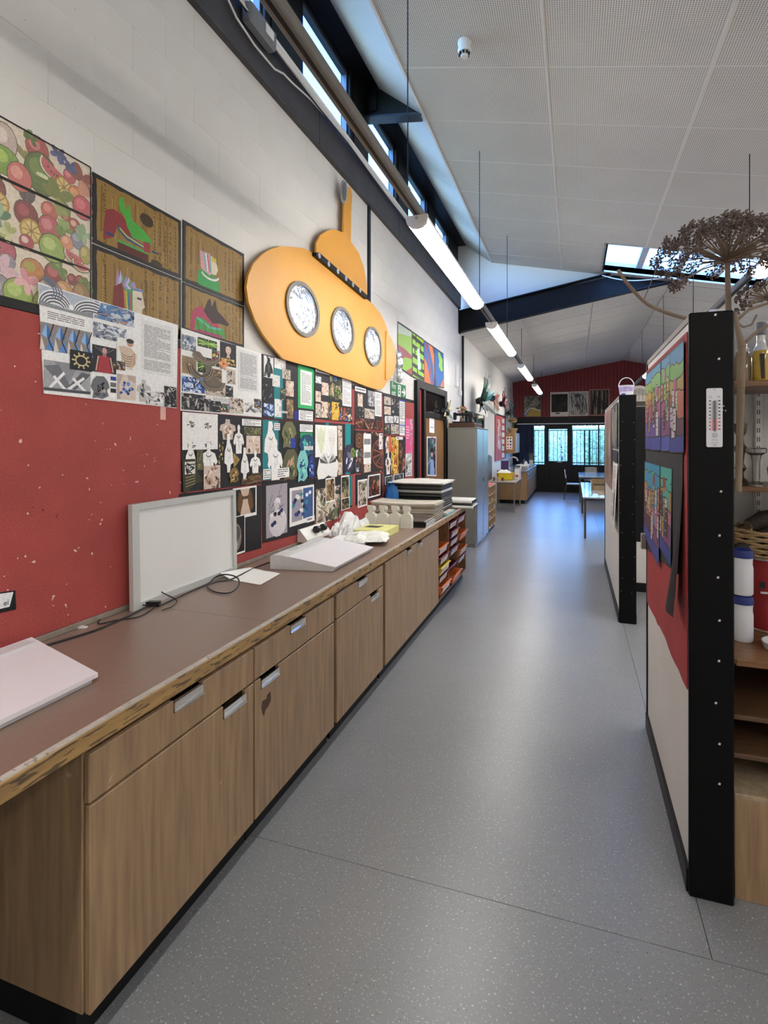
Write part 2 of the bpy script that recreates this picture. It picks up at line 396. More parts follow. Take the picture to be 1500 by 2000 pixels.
# ceiling: backing boards and perforated tiles
HOLE = (.44, 8.5, 2.62, 9.86)
def slab(mb, x0, x1, y0, y1, f, t=.1, lift=.012):
    mb.prism([(x0, y0, f(x0)+lift), (x1, y0, f(x1)+lift), (x1, y0, f(x1)+lift+t), (x0, y0, f(x0)+lift+t)], (0, y1-y0, 0))
def zb(X): return 5.286+(X+1.886)*(4.926-5.286)/(1.886-1.42)
cb = MB()
hx0, hy0, hx1, hy1 = HOLE
slab(cb, -1.42, hx0, -3.6, YG+.05, zc); slab(cb, hx1, 5.7, -3.6, YG+.05, zc); slab(cb, hx0, hx1, -3.6, hy0, zc); slab(cb, hx0, hx1, hy1, YG+.05, zc)
slab(cb, 1.5, 5.7, YG+.05, 19.45, zc); slab(cb, -2.25, 1.5, YG+.05, 19.45, zf); slab(cb, -1.9, -1.42, -3.6, YG+.05, zb)
ceil = struct(cb.build('ceiling', tile_back))
tl_mesh = {}
def tile(x0, x1, y0, y1, f, g=.0025, gx=.004):
    if y0 > YG: g, gx = .007, .009
    b = (f(x1)-f(x0))/(x1-x0); L = math.hypot(x1-x0, f(x1)-f(x0))-gx*2; Wd = y1-y0-g*2
    key = (round(L, 3), round(Wd, 3))
    if key not in tl_mesh:
        o = MB().box(-L/2, -Wd/2, 0, L/2, Wd/2, .012, .002).build('ceiling_tile', tile_mat, ceil, fix=False); tl_mesh[key] = o.data
    else: o = reg(bpy.data.objects.new('ceiling_tile', tl_mesh[key]), ceil, Vector())
    o.location = ((x0+x1)/2, (y0+y1)/2, (f(x0)+f(x1))/2); o.rotation_euler = (0, -math.atan(b), 0)
def tiles(xs, ys, f, hole=None):
    for x0, x1 in zip(xs, xs[1:]):
        for y0, y1 in zip(ys, ys[1:]):
            if hole and x0 < hole[2]-.02 and x1 > hole[0]+.02 and y0 < hole[3]-.02 and y1 > hole[1]+.02:
                for a0, a1, b0, b1 in ((x0, x1, y0, hole[1]), (x0, x1, hole[3], y1), (x0, hole[0], max(y0, hole[1]), min(y1, hole[3])), (hole[2], x1, max(y0, hole[1]), min(y1, hole[3]))):
                    if a1-a0 > .05 and b1-b0 > .05: tile(a0, a1, b0, b1, f)
            else: tile(x0, x1, y0, y1, f)
ys = [-2.05+.825*k for k in range(15)]+[10.05]
tiles([-1.42, -.215, .945, 2.105, 3.265, 4.425, 5.5], ys, zc, HOLE)
tiles([-1.886, -1.42], ys, zb)
yf_ = [10.15+.825*k for k in range(11)]+[19.25]
tiles([-2., -.9, .3, 1.5], yf_, zf); tiles([1.5, 2.7, 3.9, 5.5], yf_, zc)
MB().prism([(-1.428, -3.5, zc(-1.428)-.006), (-1.405, -3.5, zc(-1.405)-.006), (-1.405, -3.5, zc(-1.405)+.01), (-1.428, -3.5, zc(-1.428)+.01)], (0, YG+3.5, 0)).build('edge_strip', white_pl, ceil)
for xs_ in (-.215, .945, 2.105, 3.265, 4.425):
    y1_ = YG if not hx0 < xs_ < hx1 else hy0
    MB().prism([(xs_-.009, -3.5, zc(xs_-.011)-.003), (xs_+.011, -3.5, zc(xs_+.011)-.003), (xs_+.011, -3.5, zc(xs_+.011)+.014), (xs_-.011, -3.5, zc(xs_-.011)+.014)], (0, y1_+3.5, 0)).build('cover_strip', tile_back, ceil)
for y_ in ys[1:-1]:
    a_, b_ = (-1.42, 5.5) if not hy0 < y_ < hy1 else (-1.42, hx0)
    MB().prism([(a_, y_-.007, zc(a_)-.003), (b_, y_-.007, zc(b_)-.003), (b_, y_-.007, zc(b_)+.01), (a_, y_-.007, zc(a_)+.01)], (0, .014, 0)).build('cover_strip', tile_back, ceil)
# gable panel between the two roofs
gp = MB().prism([(-2.2, YG, zf(-2.2)+.03), (-2.2, YG, 5.4), (-1.886, YG, 5.30), (-1.42, YG, 4.95), (1.5, YG, zc(1.5)+.02), (1.5, YG, zf(1.5)+.03)], (0, .05, 0))
struct(gp.build('wall_gable', M('white_panel', '#dcdad6', r=.55, var=.02)))
# black rafter under the gable and the stub bracket in the clerestory
rf = thing('steel_rafter', 'long black steel rafter sloping up from the left wall under the gable', 'beam', (-2., YG-.1, 3.68))
def rz(X): return 3.675+.171*(X+2)
def strip(x0, x1, lo, hi, y0, y1): return MB().prism([(x0, y0, rz(x0)+lo), (x1, y0, rz(x1)+lo), (x1, y0, rz(x1)+hi), (x0, y0, rz(x0)+hi)], (0, y1-y0, 0))
mbw = MB().prism([(-2, YG-.05, rz(-2)), (1.5, YG-.05, rz(1.5)), (1.5, YG-.05, zc(1.5)-.01), (.62, YG-.05, zc(.62)-.01), (-2, YG-.05, rz(-2)+.40)], (0, .02, 0)); mbw.build('web', steel_blk, rf)
strip(-2, 1.5, 0, .02, YG-.13, YG-.004).build('flange', steel_blk, rf)
strip(-2, .6, .38, .40, YG-.13, YG-.004).build('flange', steel_blk, rf)
bx('end_plate', steel_blk, rf, -2., YG-.14, 3.66, -1.985, YG, 4.10)
gs = thing('steel_bracket', 'short black steel bracket bolted to the clerestory post above the long rail', 'bracket', (-2., 5.2, 5.0))
y5 = 5.29
MB().prism([(-2.03, y5-.006, 5.0), (-1.45, y5-.006, 4.93), (-1.42, y5-.006, 4.94), (-1.83, y5-.006, 5.28), (-2.03, y5-.006, 5.28)], (0, .012, 0)).build('web', steel_blk, gs)
MB().prism([(-2.03, y5-.07, 4.985), (-1.44, y5-.07, 4.905), (-1.44, y5-.07, 4.925), (-2.03, y5-.07, 5.005)], (0, .14, 0)).build('flange', M('steel_sheen', '#2b3440', r=.3, var=.2), gs)
bx('bolt_plate', steel_blk, gs, -1.99, y5-.03, 5.06, -1.9, y5-.008, 5.27)
for z in (5.11, 5.2): MB().disc((-1.945, y5-.03, z), .013, -.014, 'y', 6).build('bolt', steel_blk, gs)
# skylight
sk = thing('window_7', 'x', 'x', (.44, 8.5, 4.5)); del sk['label']; del sk['category']; sk['kind'] = 'structure'
def shaft(x0, x1, y0, y1): return MB().prism([(x0, y0, zc(x0)), (x1, y0, zc(x1)), (x1, y0, zc(x1)+.19), (x0, y0, zc(x0)+.19)], (0, y1-y0, 0))
daylit_blue_shaft = M('skylight_lining', '#c9d3e0', r=.6)  # white lining and bars tinted blue, daylight's cast put into the colour
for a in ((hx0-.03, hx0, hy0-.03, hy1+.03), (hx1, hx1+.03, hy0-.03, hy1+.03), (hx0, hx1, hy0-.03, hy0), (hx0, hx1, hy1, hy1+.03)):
    shaft(*a).build('lining', black if a[0] < hx0 else daylit_blue_shaft, sk)
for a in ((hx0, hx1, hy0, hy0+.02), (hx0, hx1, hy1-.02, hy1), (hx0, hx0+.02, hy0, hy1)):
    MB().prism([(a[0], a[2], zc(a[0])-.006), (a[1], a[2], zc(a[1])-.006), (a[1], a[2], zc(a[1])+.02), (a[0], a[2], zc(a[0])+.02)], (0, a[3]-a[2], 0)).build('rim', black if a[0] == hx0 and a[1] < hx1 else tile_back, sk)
mt = bpy.data.materials.new('frosted_rooflight'); mt.use_nodes = True; n_ = mt.node_tree.nodes; n_.clear()
o_ = n_.new('ShaderNodeOutputMaterial'); t_ = n_.new('ShaderNodeBsdfTranslucent'); t_.inputs[0].default_value = (.95, .95, .95, 1); tt = n_.new('ShaderNodeBsdfTransparent'); mx_ = n_.new('ShaderNodeMixShader'); mx_.inputs[0].default_value = .45
mt.node_tree.links.new(t_.outputs[0], mx_.inputs[1]); mt.node_tree.links.new(tt.outputs[0], mx_.inputs[2]); mt.node_tree.links.new(mx_.outputs[0], o_.inputs[0])
MB().prism([(hx0, hy0, zc(hx0)+.17), (hx1, hy0, zc(hx1)+.17), (hx1, hy0, zc(hx1)+.176), (hx0, hy0, zc(hx0)+.176)], (0, hy1-hy0, 0)).build('pane', mt, sk)
for x in (.95, 1.5, 2.05):
    MB().prism([(x, hy0, zc(x)+.11), (x+.09, hy0, zc(x+.09)+.11), (x+.09, hy0, zc(x+.09)+.17), (x, hy0, zc(x)+.17)], (0, hy1-hy0, 0)).build('glazing_bar', daylit_blue_shaft, sk)

# walls out of view that close the room
wr = struct(bx('wall_right', wall_plain, None, 5.5, -3.5, 0, 5.7, 19.45, 3.6, 0))
wb_ = struct(bx('wall_back', wall_plain, None, -2.25, -3.7, 0, 5.7, -3.5, 5.5, 0))

# far wall: red cladding over a black window front
wf = MB(); x = -2.0
wf.box(-2.0, YF+.02, 2.5, 5.5, YF+.2, 4.6)
wf = struct(wf.build('wall_far', black))
cl_ = MB()
while x < 5.5:
    cl_.box(x+.003, YF, 2.5, x+.107, YF+.03, min(zf(x), zc(x))+.06, .006); x += .11
cl_.build('cladding', red_clad, wf)
bx('header', black, wf, -2., YF-.05, 2.29, 5.5, YF+.2, 2.5, .004)
G = [(-1.75, -.96), (-.064, .726), (.77, 1.60), (1.66, 2.5)]
f = MB(); f.box(-2., YF, 0, 5.5, YF+.15, .90, 0)
for a, b in ((-2., -1.75), (-.96, -.93), (-.09, -.064), (.726, .77), (1.60, 1.66), (2.5, 5.5)): f.box(a, YF, .90, b, YF+.12, 2.29, .004)
f.box(-1.75, YF, 2.21, -.96, YF+.12, 2.29); f.box(-.064, YF, 2.21, 2.5, YF+.12, 2.29); f.box(-2, YF-.03, .87, -.96, YF+.1, .915, .004); f.box(-.064, YF-.03, .87, 5.5, YF+.1, .915, .004)
f.build('window_frame', black, wf, fix=False)
for i, (a, b) in enumerate(G):
    wn = struct(bx('window_%d' % (8+i), gl_mat, None, a, YF+.05, .915, b, YF+.056, 2.21, 0))
d2 = thing('door_2', 'x', 'x', (-.5, YF, 0)); del d2['label']; del d2['category']; d2['kind'] = 'structure'
f = MB(); f.box(-.93, YF-.03, .02, -.811, YF+.03, 2.27, .004); f.box(-.225, YF-.03, .02, -.09, YF+.03, 2.27, .004); f.box(-.811, YF-.03, 2.1, -.225, YF+.03, 2.27, .004); f.box(-.811, YF-.03, .02, -.225, YF+.03, 1.03, .004)
f.build('leaf', black, d2, fix=False)
bx('pane', gl_mat, d2, -.811, YF-.003, 1.03, -.225, YF+.003, 2.1, 0)
bx('letter_plate', chrome, d2, -.55, YF-.045, .99, -.39, YF-.028, 1.012, .003)
struct(bx('baseboard_far', black, None, -1.15, YF-.02, 0, 5.5, YF, .11, .004))
# a white curtain track over the far windows
ct = bx('curtain_track', white_pl, None, -1.85, YF-.13, 2.262, 2.6, YF-.05, 2.29, .004); tag(ct, 'long white curtain track under the black header of the far windows', 'curtain track')
cu = MB(); pts = []
for i in range(41):
    xx = -1.78+i*.5/40; pts.append((xx, YF-.10+.03*math.sin(i*1.25)))
cu.add([(p[0], p[1], 2.26) for p in pts]+[(p[0], p[1], .93) for p in pts], [(i, i+1, 42+i, 41+i) for i in range(40)])
tag(cu.build('curtain', M('navy_curtain', '#333c58', r=.8, var=.12), smooth=True), 'navy blue curtain drawn to the left end of the far window', 'curtain')

# outside: ground, grille and bushes behind the far windows
struct(bx('ground', M('paving', '#8d8f8c', r=.8), None, -12, 19.5, -.3, 14, 45, -.1, 0))
gr = thing('security_grille', 'black vertical bar security grille outside the far windows', 'grille', (0, 19.75, -.1))
bar = None
for i in range(26):
    X = -1.68+i*.125
    if bar is None: bar = MB().tube([(X, 19.75, -.1), (X, 19.75, 2.06)], .009, 6).build('bar', black, gr)
    else: o = reg(bpy.data.objects.new('bar', bar.data), gr, OFF[gr.name]); o.location = (i*.125, 0, 0)
for z in (.95, 2.05): bx('rail', black, gr, -1.7, 19.735, z, 1.5, 19.765, z+.03, 0)
for X in (.30, .46): bx('gate_post', black, gr, X, 19.72, -.1, X+.045, 19.77, 2.06, 0)
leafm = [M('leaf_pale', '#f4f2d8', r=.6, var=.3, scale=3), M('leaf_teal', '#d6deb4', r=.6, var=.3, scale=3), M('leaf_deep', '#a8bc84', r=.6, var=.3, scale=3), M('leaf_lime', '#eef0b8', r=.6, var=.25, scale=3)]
trunkm = M('bark', '#4b4238', r=.9, var=.2)
for i, (bxx, by, hgt, rad, lab) in enumerate([(-2.7, 23.4, 2.4, 1.1, 'pale green bush seen through the left far window beside the navy curtain'), (-.6, 24.6, 2.5, 1.0, 'teal green bush seen through the glass of the black far door'), (1.2, 23.2, 2.35, .85, 'lime green bush behind the gate bars of the far window'), (3.0, 25., 2.5, 1.1, 'deep green bush beyond the right-hand far window')]):
    r = random.Random(i); t = thing('garden_bush', lab, 'bush', (bxx, by, -.1), 'bushes outside the far windows')
    MB().tube([(bxx, by, -.1), (bxx+.1, by, hgt*.5), (bxx-.05, by, hgt*.8)], [.07, .05, .03], 6).build('trunk', trunkm, t)
    for q in range(2):
        mb = MB()
        for _ in range(2200):
            while True:
                p = Vector((r.uniform(-1, 1), r.uniform(-1, 1), r.uniform(-1, 1)))
                if .3 < p.length < 1 or (p.z < 0 and abs(p.x) < 1 and p.length < 1.2): break
            c = Vector((bxx+p.x*rad, by+p.y*rad*.8, hgt*.52+p.z*hgt*.5)); s_ = r.uniform(.03, .075)
            a = Vector((r.uniform(-1, 1), r.uniform(-1, 1), r.uniform(-1, 1))).normalized(); b = a.orthogonal().normalized()
            mb.add([c-a*s_, c+b*s_*.45, c+a*s_, c-b*s_*.45], [(0, 1, 2, 3)])
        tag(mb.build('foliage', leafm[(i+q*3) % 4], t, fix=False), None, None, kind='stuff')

r = random.Random(77); hd = thing('garden_hedge', 'long blue-green hedge behind the bushes outside the far windows', 'hedge', (-1, 26.5, -.1))
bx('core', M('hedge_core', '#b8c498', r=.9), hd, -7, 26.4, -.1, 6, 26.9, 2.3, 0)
mb = MB()
for _ in range(9000):
    c = Vector((r.uniform(-7, 6), 26.4-abs(r.gauss(0, .15)), r.uniform(-.1, 2.42))); s_ = r.uniform(.04, .1); a = Vector((r.uniform(-1, 1), r.uniform(-1, 1), r.uniform(-1, 1))).normalized(); b = a.orthogonal().normalized()
    mb.add([c-a*s_, c+b*s_*.5, c+a*s_, c-b*s_*.5], [(0, 1, 2, 3)])
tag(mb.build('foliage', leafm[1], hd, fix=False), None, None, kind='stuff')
# fire door in the left wall
def dr(px, py): return onX(px, py, XW)
d1 = thing('door_1', 'x', 'x', (XW, 7.9, 0)); del d1['label']; del d1['category']; d1['kind'] = 'structure'
f = MB(); f.box(XW, 6.98, 0, XW+.05, 7.10, 2.50, .004); f.box(XW, 8.62, 0, XW+.05, 8.78, 2.50, .004); f.box(XW, 7.10, 2.40, XW+.05, 8.62, 2.50, .004)
f.box(XW, 7.32, 0, XW+.05, 7.42, 2.40, .004); f.box(XW, 7.42, 2.03, XW+.05, 8.62, 2.11, .004); f.build('frame', black, d1, fix=False)
bx('side_panel', M('red_panel', '#9c3230', r=.5), d1, XW, 7.10, 0, XW+.012, 7.32, 2.40, .002)
bx('leaf', wood('door_wood', '#7a5632', '#946a40', 'z', r=.4), d1, XW, 7.42, .01, XW+.025, 8.62, 2.03, .003)
bx('transom_pane', M('dark_glass', '#1c1a1a', r=.08, spec=.6), d1, XW, 7.42, 2.11, XW+.01, 8.62, 2.40, 0)
# conduit and cable box on the wall by the gable
cp = MB(); cp.tube([(XW+.03, 10.2, 0), (XW+.03, 10.2, 3.66)], .022, 8)
tag(cp.build('downpipe', black, smooth=True), 'thin black pipe running down the left wall below the rafter end', 'pipe')
for y, z0, z1, lab in ((9.65, 2.75, 3.05, 'short white conduit on the wall right of the bright paintings'), (9.95, 2.62, 2.85, 'small white conduit stub next to the black pipe'), (13.2, 2.35, 3.35, 'white vertical conduit on the far wall above the leaf sculptures'), (18.4, 2.3, 3.45, 'grey vertical duct in the far corner by the red cladding')):
    t = thing('wall_conduit', lab, 'conduit', (XW, y, z0)); w_ = .03 if y < 18 else .14
    bx('duct', white_pl if y < 18 else grey_metal, t, XW, y, z0, XW+.04, y+w_, z1, .006); bx('socket_box', white_pl, t, XW, y-.03, z0-.09, XW+.05, y+.07, z0, .006)
# ================================================================ LIGHTS
def emis(name, hexc, st):
    m = bpy.data.materials.new(name); m.use_nodes = True; n = m.node_tree.nodes; b = n['Principled BSDF']
    nz = n.new('ShaderNodeTexNoise'); nz.inputs['Scale'].default_value = 1.5; mr = n.new('ShaderNodeMapRange'); mr.inputs[3].default_value = st*.95; mr.inputs[4].default_value = st*1.05
    m.node_tree.links.new(nz.outputs[0], mr.inputs[0]); m.node_tree.links.new(mr.outputs[0], b.inputs['Emission Strength'])
    b.inputs['Base Color'].default_value = (.9, .9, .9, 1); b.inputs['Emission Color'].default_value = (*lin(hexc), 1); return m
tube_mat = emis('fluorescent_diffuser', '#fffaf3', LAMP)
rail_mat = M('grey_rail', '#77736d', r=.4, metal=.2, var=.05)
RX1, RX2, RX3, RZ = -.97, 1.5, 3.9, 3.165
def rail(X, y0, y1, wires, f, label):
    t = thing('lighting_rail', label, 'rail', (X, y0, RZ))
    m = MB(); m.box(X-.03, y0, RZ, X+.03, y1, RZ+.055, .006); m.build('channel', rail_mat, t, fix=False)
    bx('slot', black, t, X-.008, y0, RZ-.002, X+.008, y1, RZ+.001, 0)
    for y in wires:
        MB().tube([(X, y, RZ+.05), (X, y, f(X))], .0045, 6).build('hanger_wire', black_rub, t)
        bx('hanger_clip', alu, t, X-.012, y-.02, RZ+.05, X+.012, y+.02, RZ+.085, .003)
t = thing('lighting_rail', 'long grey lighting rail hung on wires along the white block wall', 'rail', (RX1, -2.5, RZ))
MB().box(RX1-.03, -2.5, RZ, RX1+.03, 18.4, RZ+.055, .006).build('channel', rail_mat, t, fix=False)
bx('slot', black, t, RX1-.008, -2.5, RZ-.002, RX1+.008, 18.4, RZ+.001, 0)
for y in (.4, 3.25, 5.96, 8.55, 10.96, 14.26, 17.75):
    zt = zc(RX1) if y < YG else zf(RX1)
    MB().tube([(RX1, y, RZ+.05), (RX1, y, zt)], .0045, 6).build('hanger_wire', black_rub, t); bx('hanger_clip', alu, t, RX1-.012, y-.03, RZ+.05, RX1+.012, y+.03, RZ+.09, .003)
rail(RX2, -2.5, 18.4, (.5, 3.2, 5.8, 8.3, 10.9, 14.2, 17.4), zc, 'second lighting rail hung from the ridge above the partitions')
rail(RX3, -2.5, 18.4, (.5, 5.8, 10.9, 16.), zc, 'added third lighting rail, out of view towards the right wall')  # unseen rail, added to carry extra lamps
def make_lamp(X, y0, L, label, group):
    t = thing('strip_light', label, 'light', (X, y0, RZ-.09), group)
    z1 = RZ-.003
    def prof(s): return [(X-.07*s, z1-.028), (X-.062*s, z1-.055), (X-.035*s, z1-.078), (X, z1-.085), (X+.035*s, z1-.078), (X+.062*s, z1-.055), (X+.07*s, z1-.028)]
    MB().prism([(p[0], y0+.025, p[1]) for p in prof(1)], (0, L-.05, 0)).build('diffuser', tube_mat, t)
    MB().box(X-.068, y0+.02, z1-.028, X+.068, y0+L-.02, z1, .004).build('housing', white_pl, t, fix=False)
    e = [(p[0], p[1]) for p in prof(1.04)]+[(X+.073, z1), (X-.073, z1)]
    for yy in (y0, y0+L-.025): MB().prism([(p[0], yy, p[1]) for p in e], (0, .025, 0)).build('end_cap', white_pl, t)
    MB().disc((X, y0-.004, z1-.02), .01, .006, 'y', 10).build('screw', alu, t)
    return t
LL = 2.36
l0 = make_lamp(RX1, 3.45, LL, 'nearest lit strip light on the left rail, by the submarine', 'strip lights on the left rail')
for y, lab in ((6.85, 'second lit strip light along the left rail, under the black rafter end'), (10.75, 'third lit strip light along the left rail, in the far bay'), (14.6, 'farthest lit strip light on the left rail, before the red cladding')):
    c = dup(l0, (0, y-3.45, 0)); c['label'] = lab
for X, ys_, nm in ((RX1, (-1.6,), 'left'), (RX2, (-2.2, 3.15, 7.0, 11.1), 'ridge'), (RX3, (-2.2, 1., 4.5, 8.), 'right')):  # all but two ridge lamps are unseen, added to even out the light
    for y in ys_:
        c = dup(l0, (X-RX1, y-3.45, 0)); c['group'] = 'strip lights on the %s rail' % nm
        c['label'] = {('ridge', 3.15): 'lit strip light on the ridge rail behind the giant seed head', ('ridge', 11.1): 'lit strip light on the ridge rail peeking over the far partition'}.get((nm, y), 'added unseen lit strip light on the %s rail, %s from the camera end' % ({'left': 'left', 'ridge': 'ridge', 'right': 'right-hand'}[nm], ['first', 'second', 'third', 'fourth', 'fifth', 'sixth'][ys_.index(y)]))
# conduits, cables and a junction box along the top of the beam
t = thing('cable_run', 'white conduits and black cables running along the top of the dark beam', 'conduit', (-1.93, -1, 4.36))
for k, (dx, dz, r_, m_) in enumerate([(0, .035, .017, white_pl), (.0, 0, .013, white_pl), (.012, -.03, .007, white_pl), (.02, -.05, .006, black_rub), (.028, -.036, .005, white_pl)]):
    pts = [(-1.93+dx, -1+i*.55, 4.385+dz+(.012*math.sin(i*1.7+k) if k > 1 else 0)) for i in range(20)]
    MB().tube(pts, r_, 8).build('conduit' if k < 2 else 'cable', m_, t, smooth=True)
t = thing('junction_box', 'grey electrical box with a loop of cable on the dark beam, top left', 'junction box', (-1.95, 2.95, 4.3))
bx('case', M('grey_plastic', '#76777a', r=.5), t, -1.955, 2.93, 4.29, -1.88, 3.25, 4.42, .015); bx('switch', white_pl, t, -1.882, 3.1, 4.33, -1.874, 3.2, 4.39, .003)
MB().tube([(-1.93, 2.7, 4.33), (-1.93, 2.85, 4.25), (-1.93, 3.05, 4.22), (-1.93, 3.3, 4.225), (-1.93, 3.42, 4.27), (-1.93, 3.55, 4.285), (-1.93, 3.8, 4.33), (-1.93, 4.1, 4.36)], .007, 6).build('cable_loop', white_pl, t, smooth=True)
# smoke detector
c = Vector((-.806, 4.235, zc(-.806)))
t = thing('smoke_detector', 'round white smoke detector on the perforated ceiling', 'smoke detector', c)
MB().lathe([(.05, .0), (.052, -.02), (.046, -.05)], c, 20).build('base', white_pl, t, smooth=True)
MB().lathe([(.048, -.052), (.052, -.07), (.046, -.092), (.03, -.095)], c, 20).build('body', white_pl, t, smooth=True)
for k in range(8):
    a = k*math.pi/4; MB().box(c.x+.036*math.cos(a)-.007, c.y+.036*math.sin(a)-.007, c.z-.112, c.x+.036*math.cos(a)+.007, c.y+.036*math.sin(a)+.007, c.z-.09).build('vent_slot', black_pl, t)
MB().lathe([(.03, -.094), (.03, -.12), (.024, -.126)], c, 16).build('cap', white_pl, t, smooth=True)

# ================================================================ LEFT BENCH
XF = -1.27
def worktop(y0, y1, lab):
    t = thing('worktop', lab, 'worktop', (-1.6, y0, .85))
    bx('laminate', laminate, t, XW+.002, y0, .852, -1.275, y1, .90, .001)
    bx('lip', lip_wood, t, -1.275, y0, .845, -1.255, y1, .899, .004)
    MB().prism([(-1.277, y0, .8985), (-1.257, y0, .8985), (-1.2585, y0, .903), (-1.275, y0, .903)], (0, y1-y0, 0)).build('worn_edge', worn_edge, t)
    bx('upstand', M('grimy_upstand', '#877c70', r=.7, var=.25, scale=14), t, XW+.002, y0, .90, XW+.022, y1, .925, .003)
worktop(-1.2, 2.1195, 'brown laminate worktop with worn wooden lip, nearest the camera')
worktop(2.1205, 6.83, 'brown laminate worktop running on to the paper stacks')
def handle(parent, y, z, wd=.15):
    m = MB(); h = .034
    m.prism([(XF-.012, y, z-h/2), (XF+.008, y, z-h/2), (XF+.008, y, z-h/2+.004), (XF-.004, y, z-h/2+.005), (XF-.009, y, z+h/2), (XF-.012, y, z+h/2)], (0, wd, 0))
    m.box(XF-.012, y, z-h/2, XF+.004, y+.002, z+h/2); m.box(XF-.012, y+wd-.002, z-h/2, XF+.004, y+wd, z+h/2)
    m.box(XF-.012, y, z+h/2-.003, XF+.003, y+wd, z+h/2)
    m.build('handle', chrome, parent)
def front(t, name, y0, y1, z0, z1, hy=None, hz=None, wd=.15, mat=veneer):
    """a veneered front with a notch in its top edge for the pull"""
    zb_ = hz-.017
    P_ = [(y0, z0), (y1, z0), (y1, z1), (hy+wd, z1), (hy+wd, zb_), (hy, zb_), (hy, z1), (y0, z1)]
    o = soft(MB().prism([(XF-.02, a, b) for a, b in P_], (.02, 0, 0)).build(name, mat, t)); handle(o, hy, hz, wd); return o
def carcass(t, y0, y1, gap0=0.):
    m = MB(); m.box(XW+.03, y0, .095, XF-.022, y0+.018, .85, .002); m.box(XW+.03, y1-.018, .095, XF-.022, y1, .85, .002); m.box(XW+.03, y0+.018, .095, XF-.022, y1-.018, .113); m.box(XW+.03, y0+.018, .113, XW+.04, y1-.018, .85)
    m.box(XF-.06, y0+.018, .82, XF-.022, y1-.018, .85)
    m.build('carcass', veneer, t, fix=False)
    bx('plinth', black, t, XW+.06, y0+.002, 0, -1.315, y1-.002, .095, .002)
def cabinet(y0, y1, lab, dh, oh, f0=None, f1=None):
    t = thing('base_cabinet', lab, 'cabinet', (-1.6, (y0+y1)/2, 0), 'drawer cabinets under the left bench'); carcass(t, y0, y1)
    a = y0 if f0 is None else f0; b = y1 if f1 is None else f1
    front(t, 'drawer', a+.004, b-.003, .684, .820, *dh); front(t, 'door', a+.006, b-.003, .094, .676, *oh)
    return t
cabinet(1.17, 2.004, 'veneered drawer cabinet beside the open knee space, nearest the camera', (1.515, .797), (1.79, .645))
cabinet(2.006, 2.82, 'veneered drawer cabinet with a dark smudge below its door pull', (2.315, .797), (2.058, .647))
cabinet(2.85, 3.655, 'veneered drawer cabinet third from the camera, beside the double-door cabinet', (3.18, .797), (3.40, .645))
t = thing('base_cabinet', 'wide veneered double-door cabinet next to the tray unit', 'cabinet', (-1.6, 4.5, 0)); carcass(t, 3.69, 5.325)
front(t, 'door', 3.70, 4.505, .094, .82, 4.24, .79, .12); front(t, 'door', 4.509, 5.315, .094, .82, 4.58, .79, .12)
for y0, y1 in ((2.822, 2.848), (3.657, 3.688)):
    tag(bx('filler_strip', dark_wood, None, XW+.05, y0, .095, XF-.03, y1, .85, .002), 'dark wooden filler strip between cabinets, %s' % ('second gap from the camera' if y0 < 3 else 'left of the double doors'), 'filler strip')
Cv((XF+.0005, 2.06, .59), (XF+.0005, 2.14, .59), (XF+.0005, 2.14, .50), (XF+.0005, 2.06, .50)).poly([(.1, .2), (.5, .25), (.55, .1), (.95, .05), (1, .5), (.7, .7), (.4, .75), (.25, 1), (.1, .8), (0, .5)], '#55402f').build('stain', bpy.data.objects['base_cabinet.001'])
# knee-space back and floor skirting
tag(bx('back_board', wood('knee_board', '#4a3a2b', '#5f4a36', 'z'), None, XW+.004, -1.2, .0, XW+.02, 1.16, .85, .001), 'dark wooden back board in the knee space under the bench', 'board')
# tray unit
t = thing('tray_unit', 'open wooden tray unit with three columns at the end of the bench', 'tray unit', (-1.6, 6., 0))
tw = wood('tray_wood', '#6d4c31', '#8d6845', 'z')
cols = [(5.335, 5.80), (5.82, 6.285), (6.305, 6.77)]
for y in (5.327, 5.802, 6.287, 6.772): bx('upright', tw, t, XW+.03, y, .11, XF-.005, y+.018, .845, .002)
bx('base', tw, t, XW+.03, 5.327, .092, XF-.005, 6.79, .11, .002); bx('back', dark_wood, t, XW+.03, 5.345, .11, XW+.04, 6.772, .845, 0); bx('plinth', black, t, XW+.06, 5.33, 0, -1.315, 6.78, .092, .002)
rows = [.195+.095*k for k in range(7)]
for (y0, y1) in cols:
    for z in rows:
        for yy in ((y0, y0+.012), (y1-.012, y1)): bx('runner', tw, t, -1.9, yy[0]+.001, z+.028, XF-.02, yy[1]-.001, z+.036, 0)
tc = {'orange': M('tray_orange', '#d2703c', r=.35), 'maroon': M('tray_maroon', '#6d2430', r=.35), 'yellow': M('tray_yellow', '#d9b93a', r=.35), 'pink': M('tray_pink', '#b25560', r=.35)}
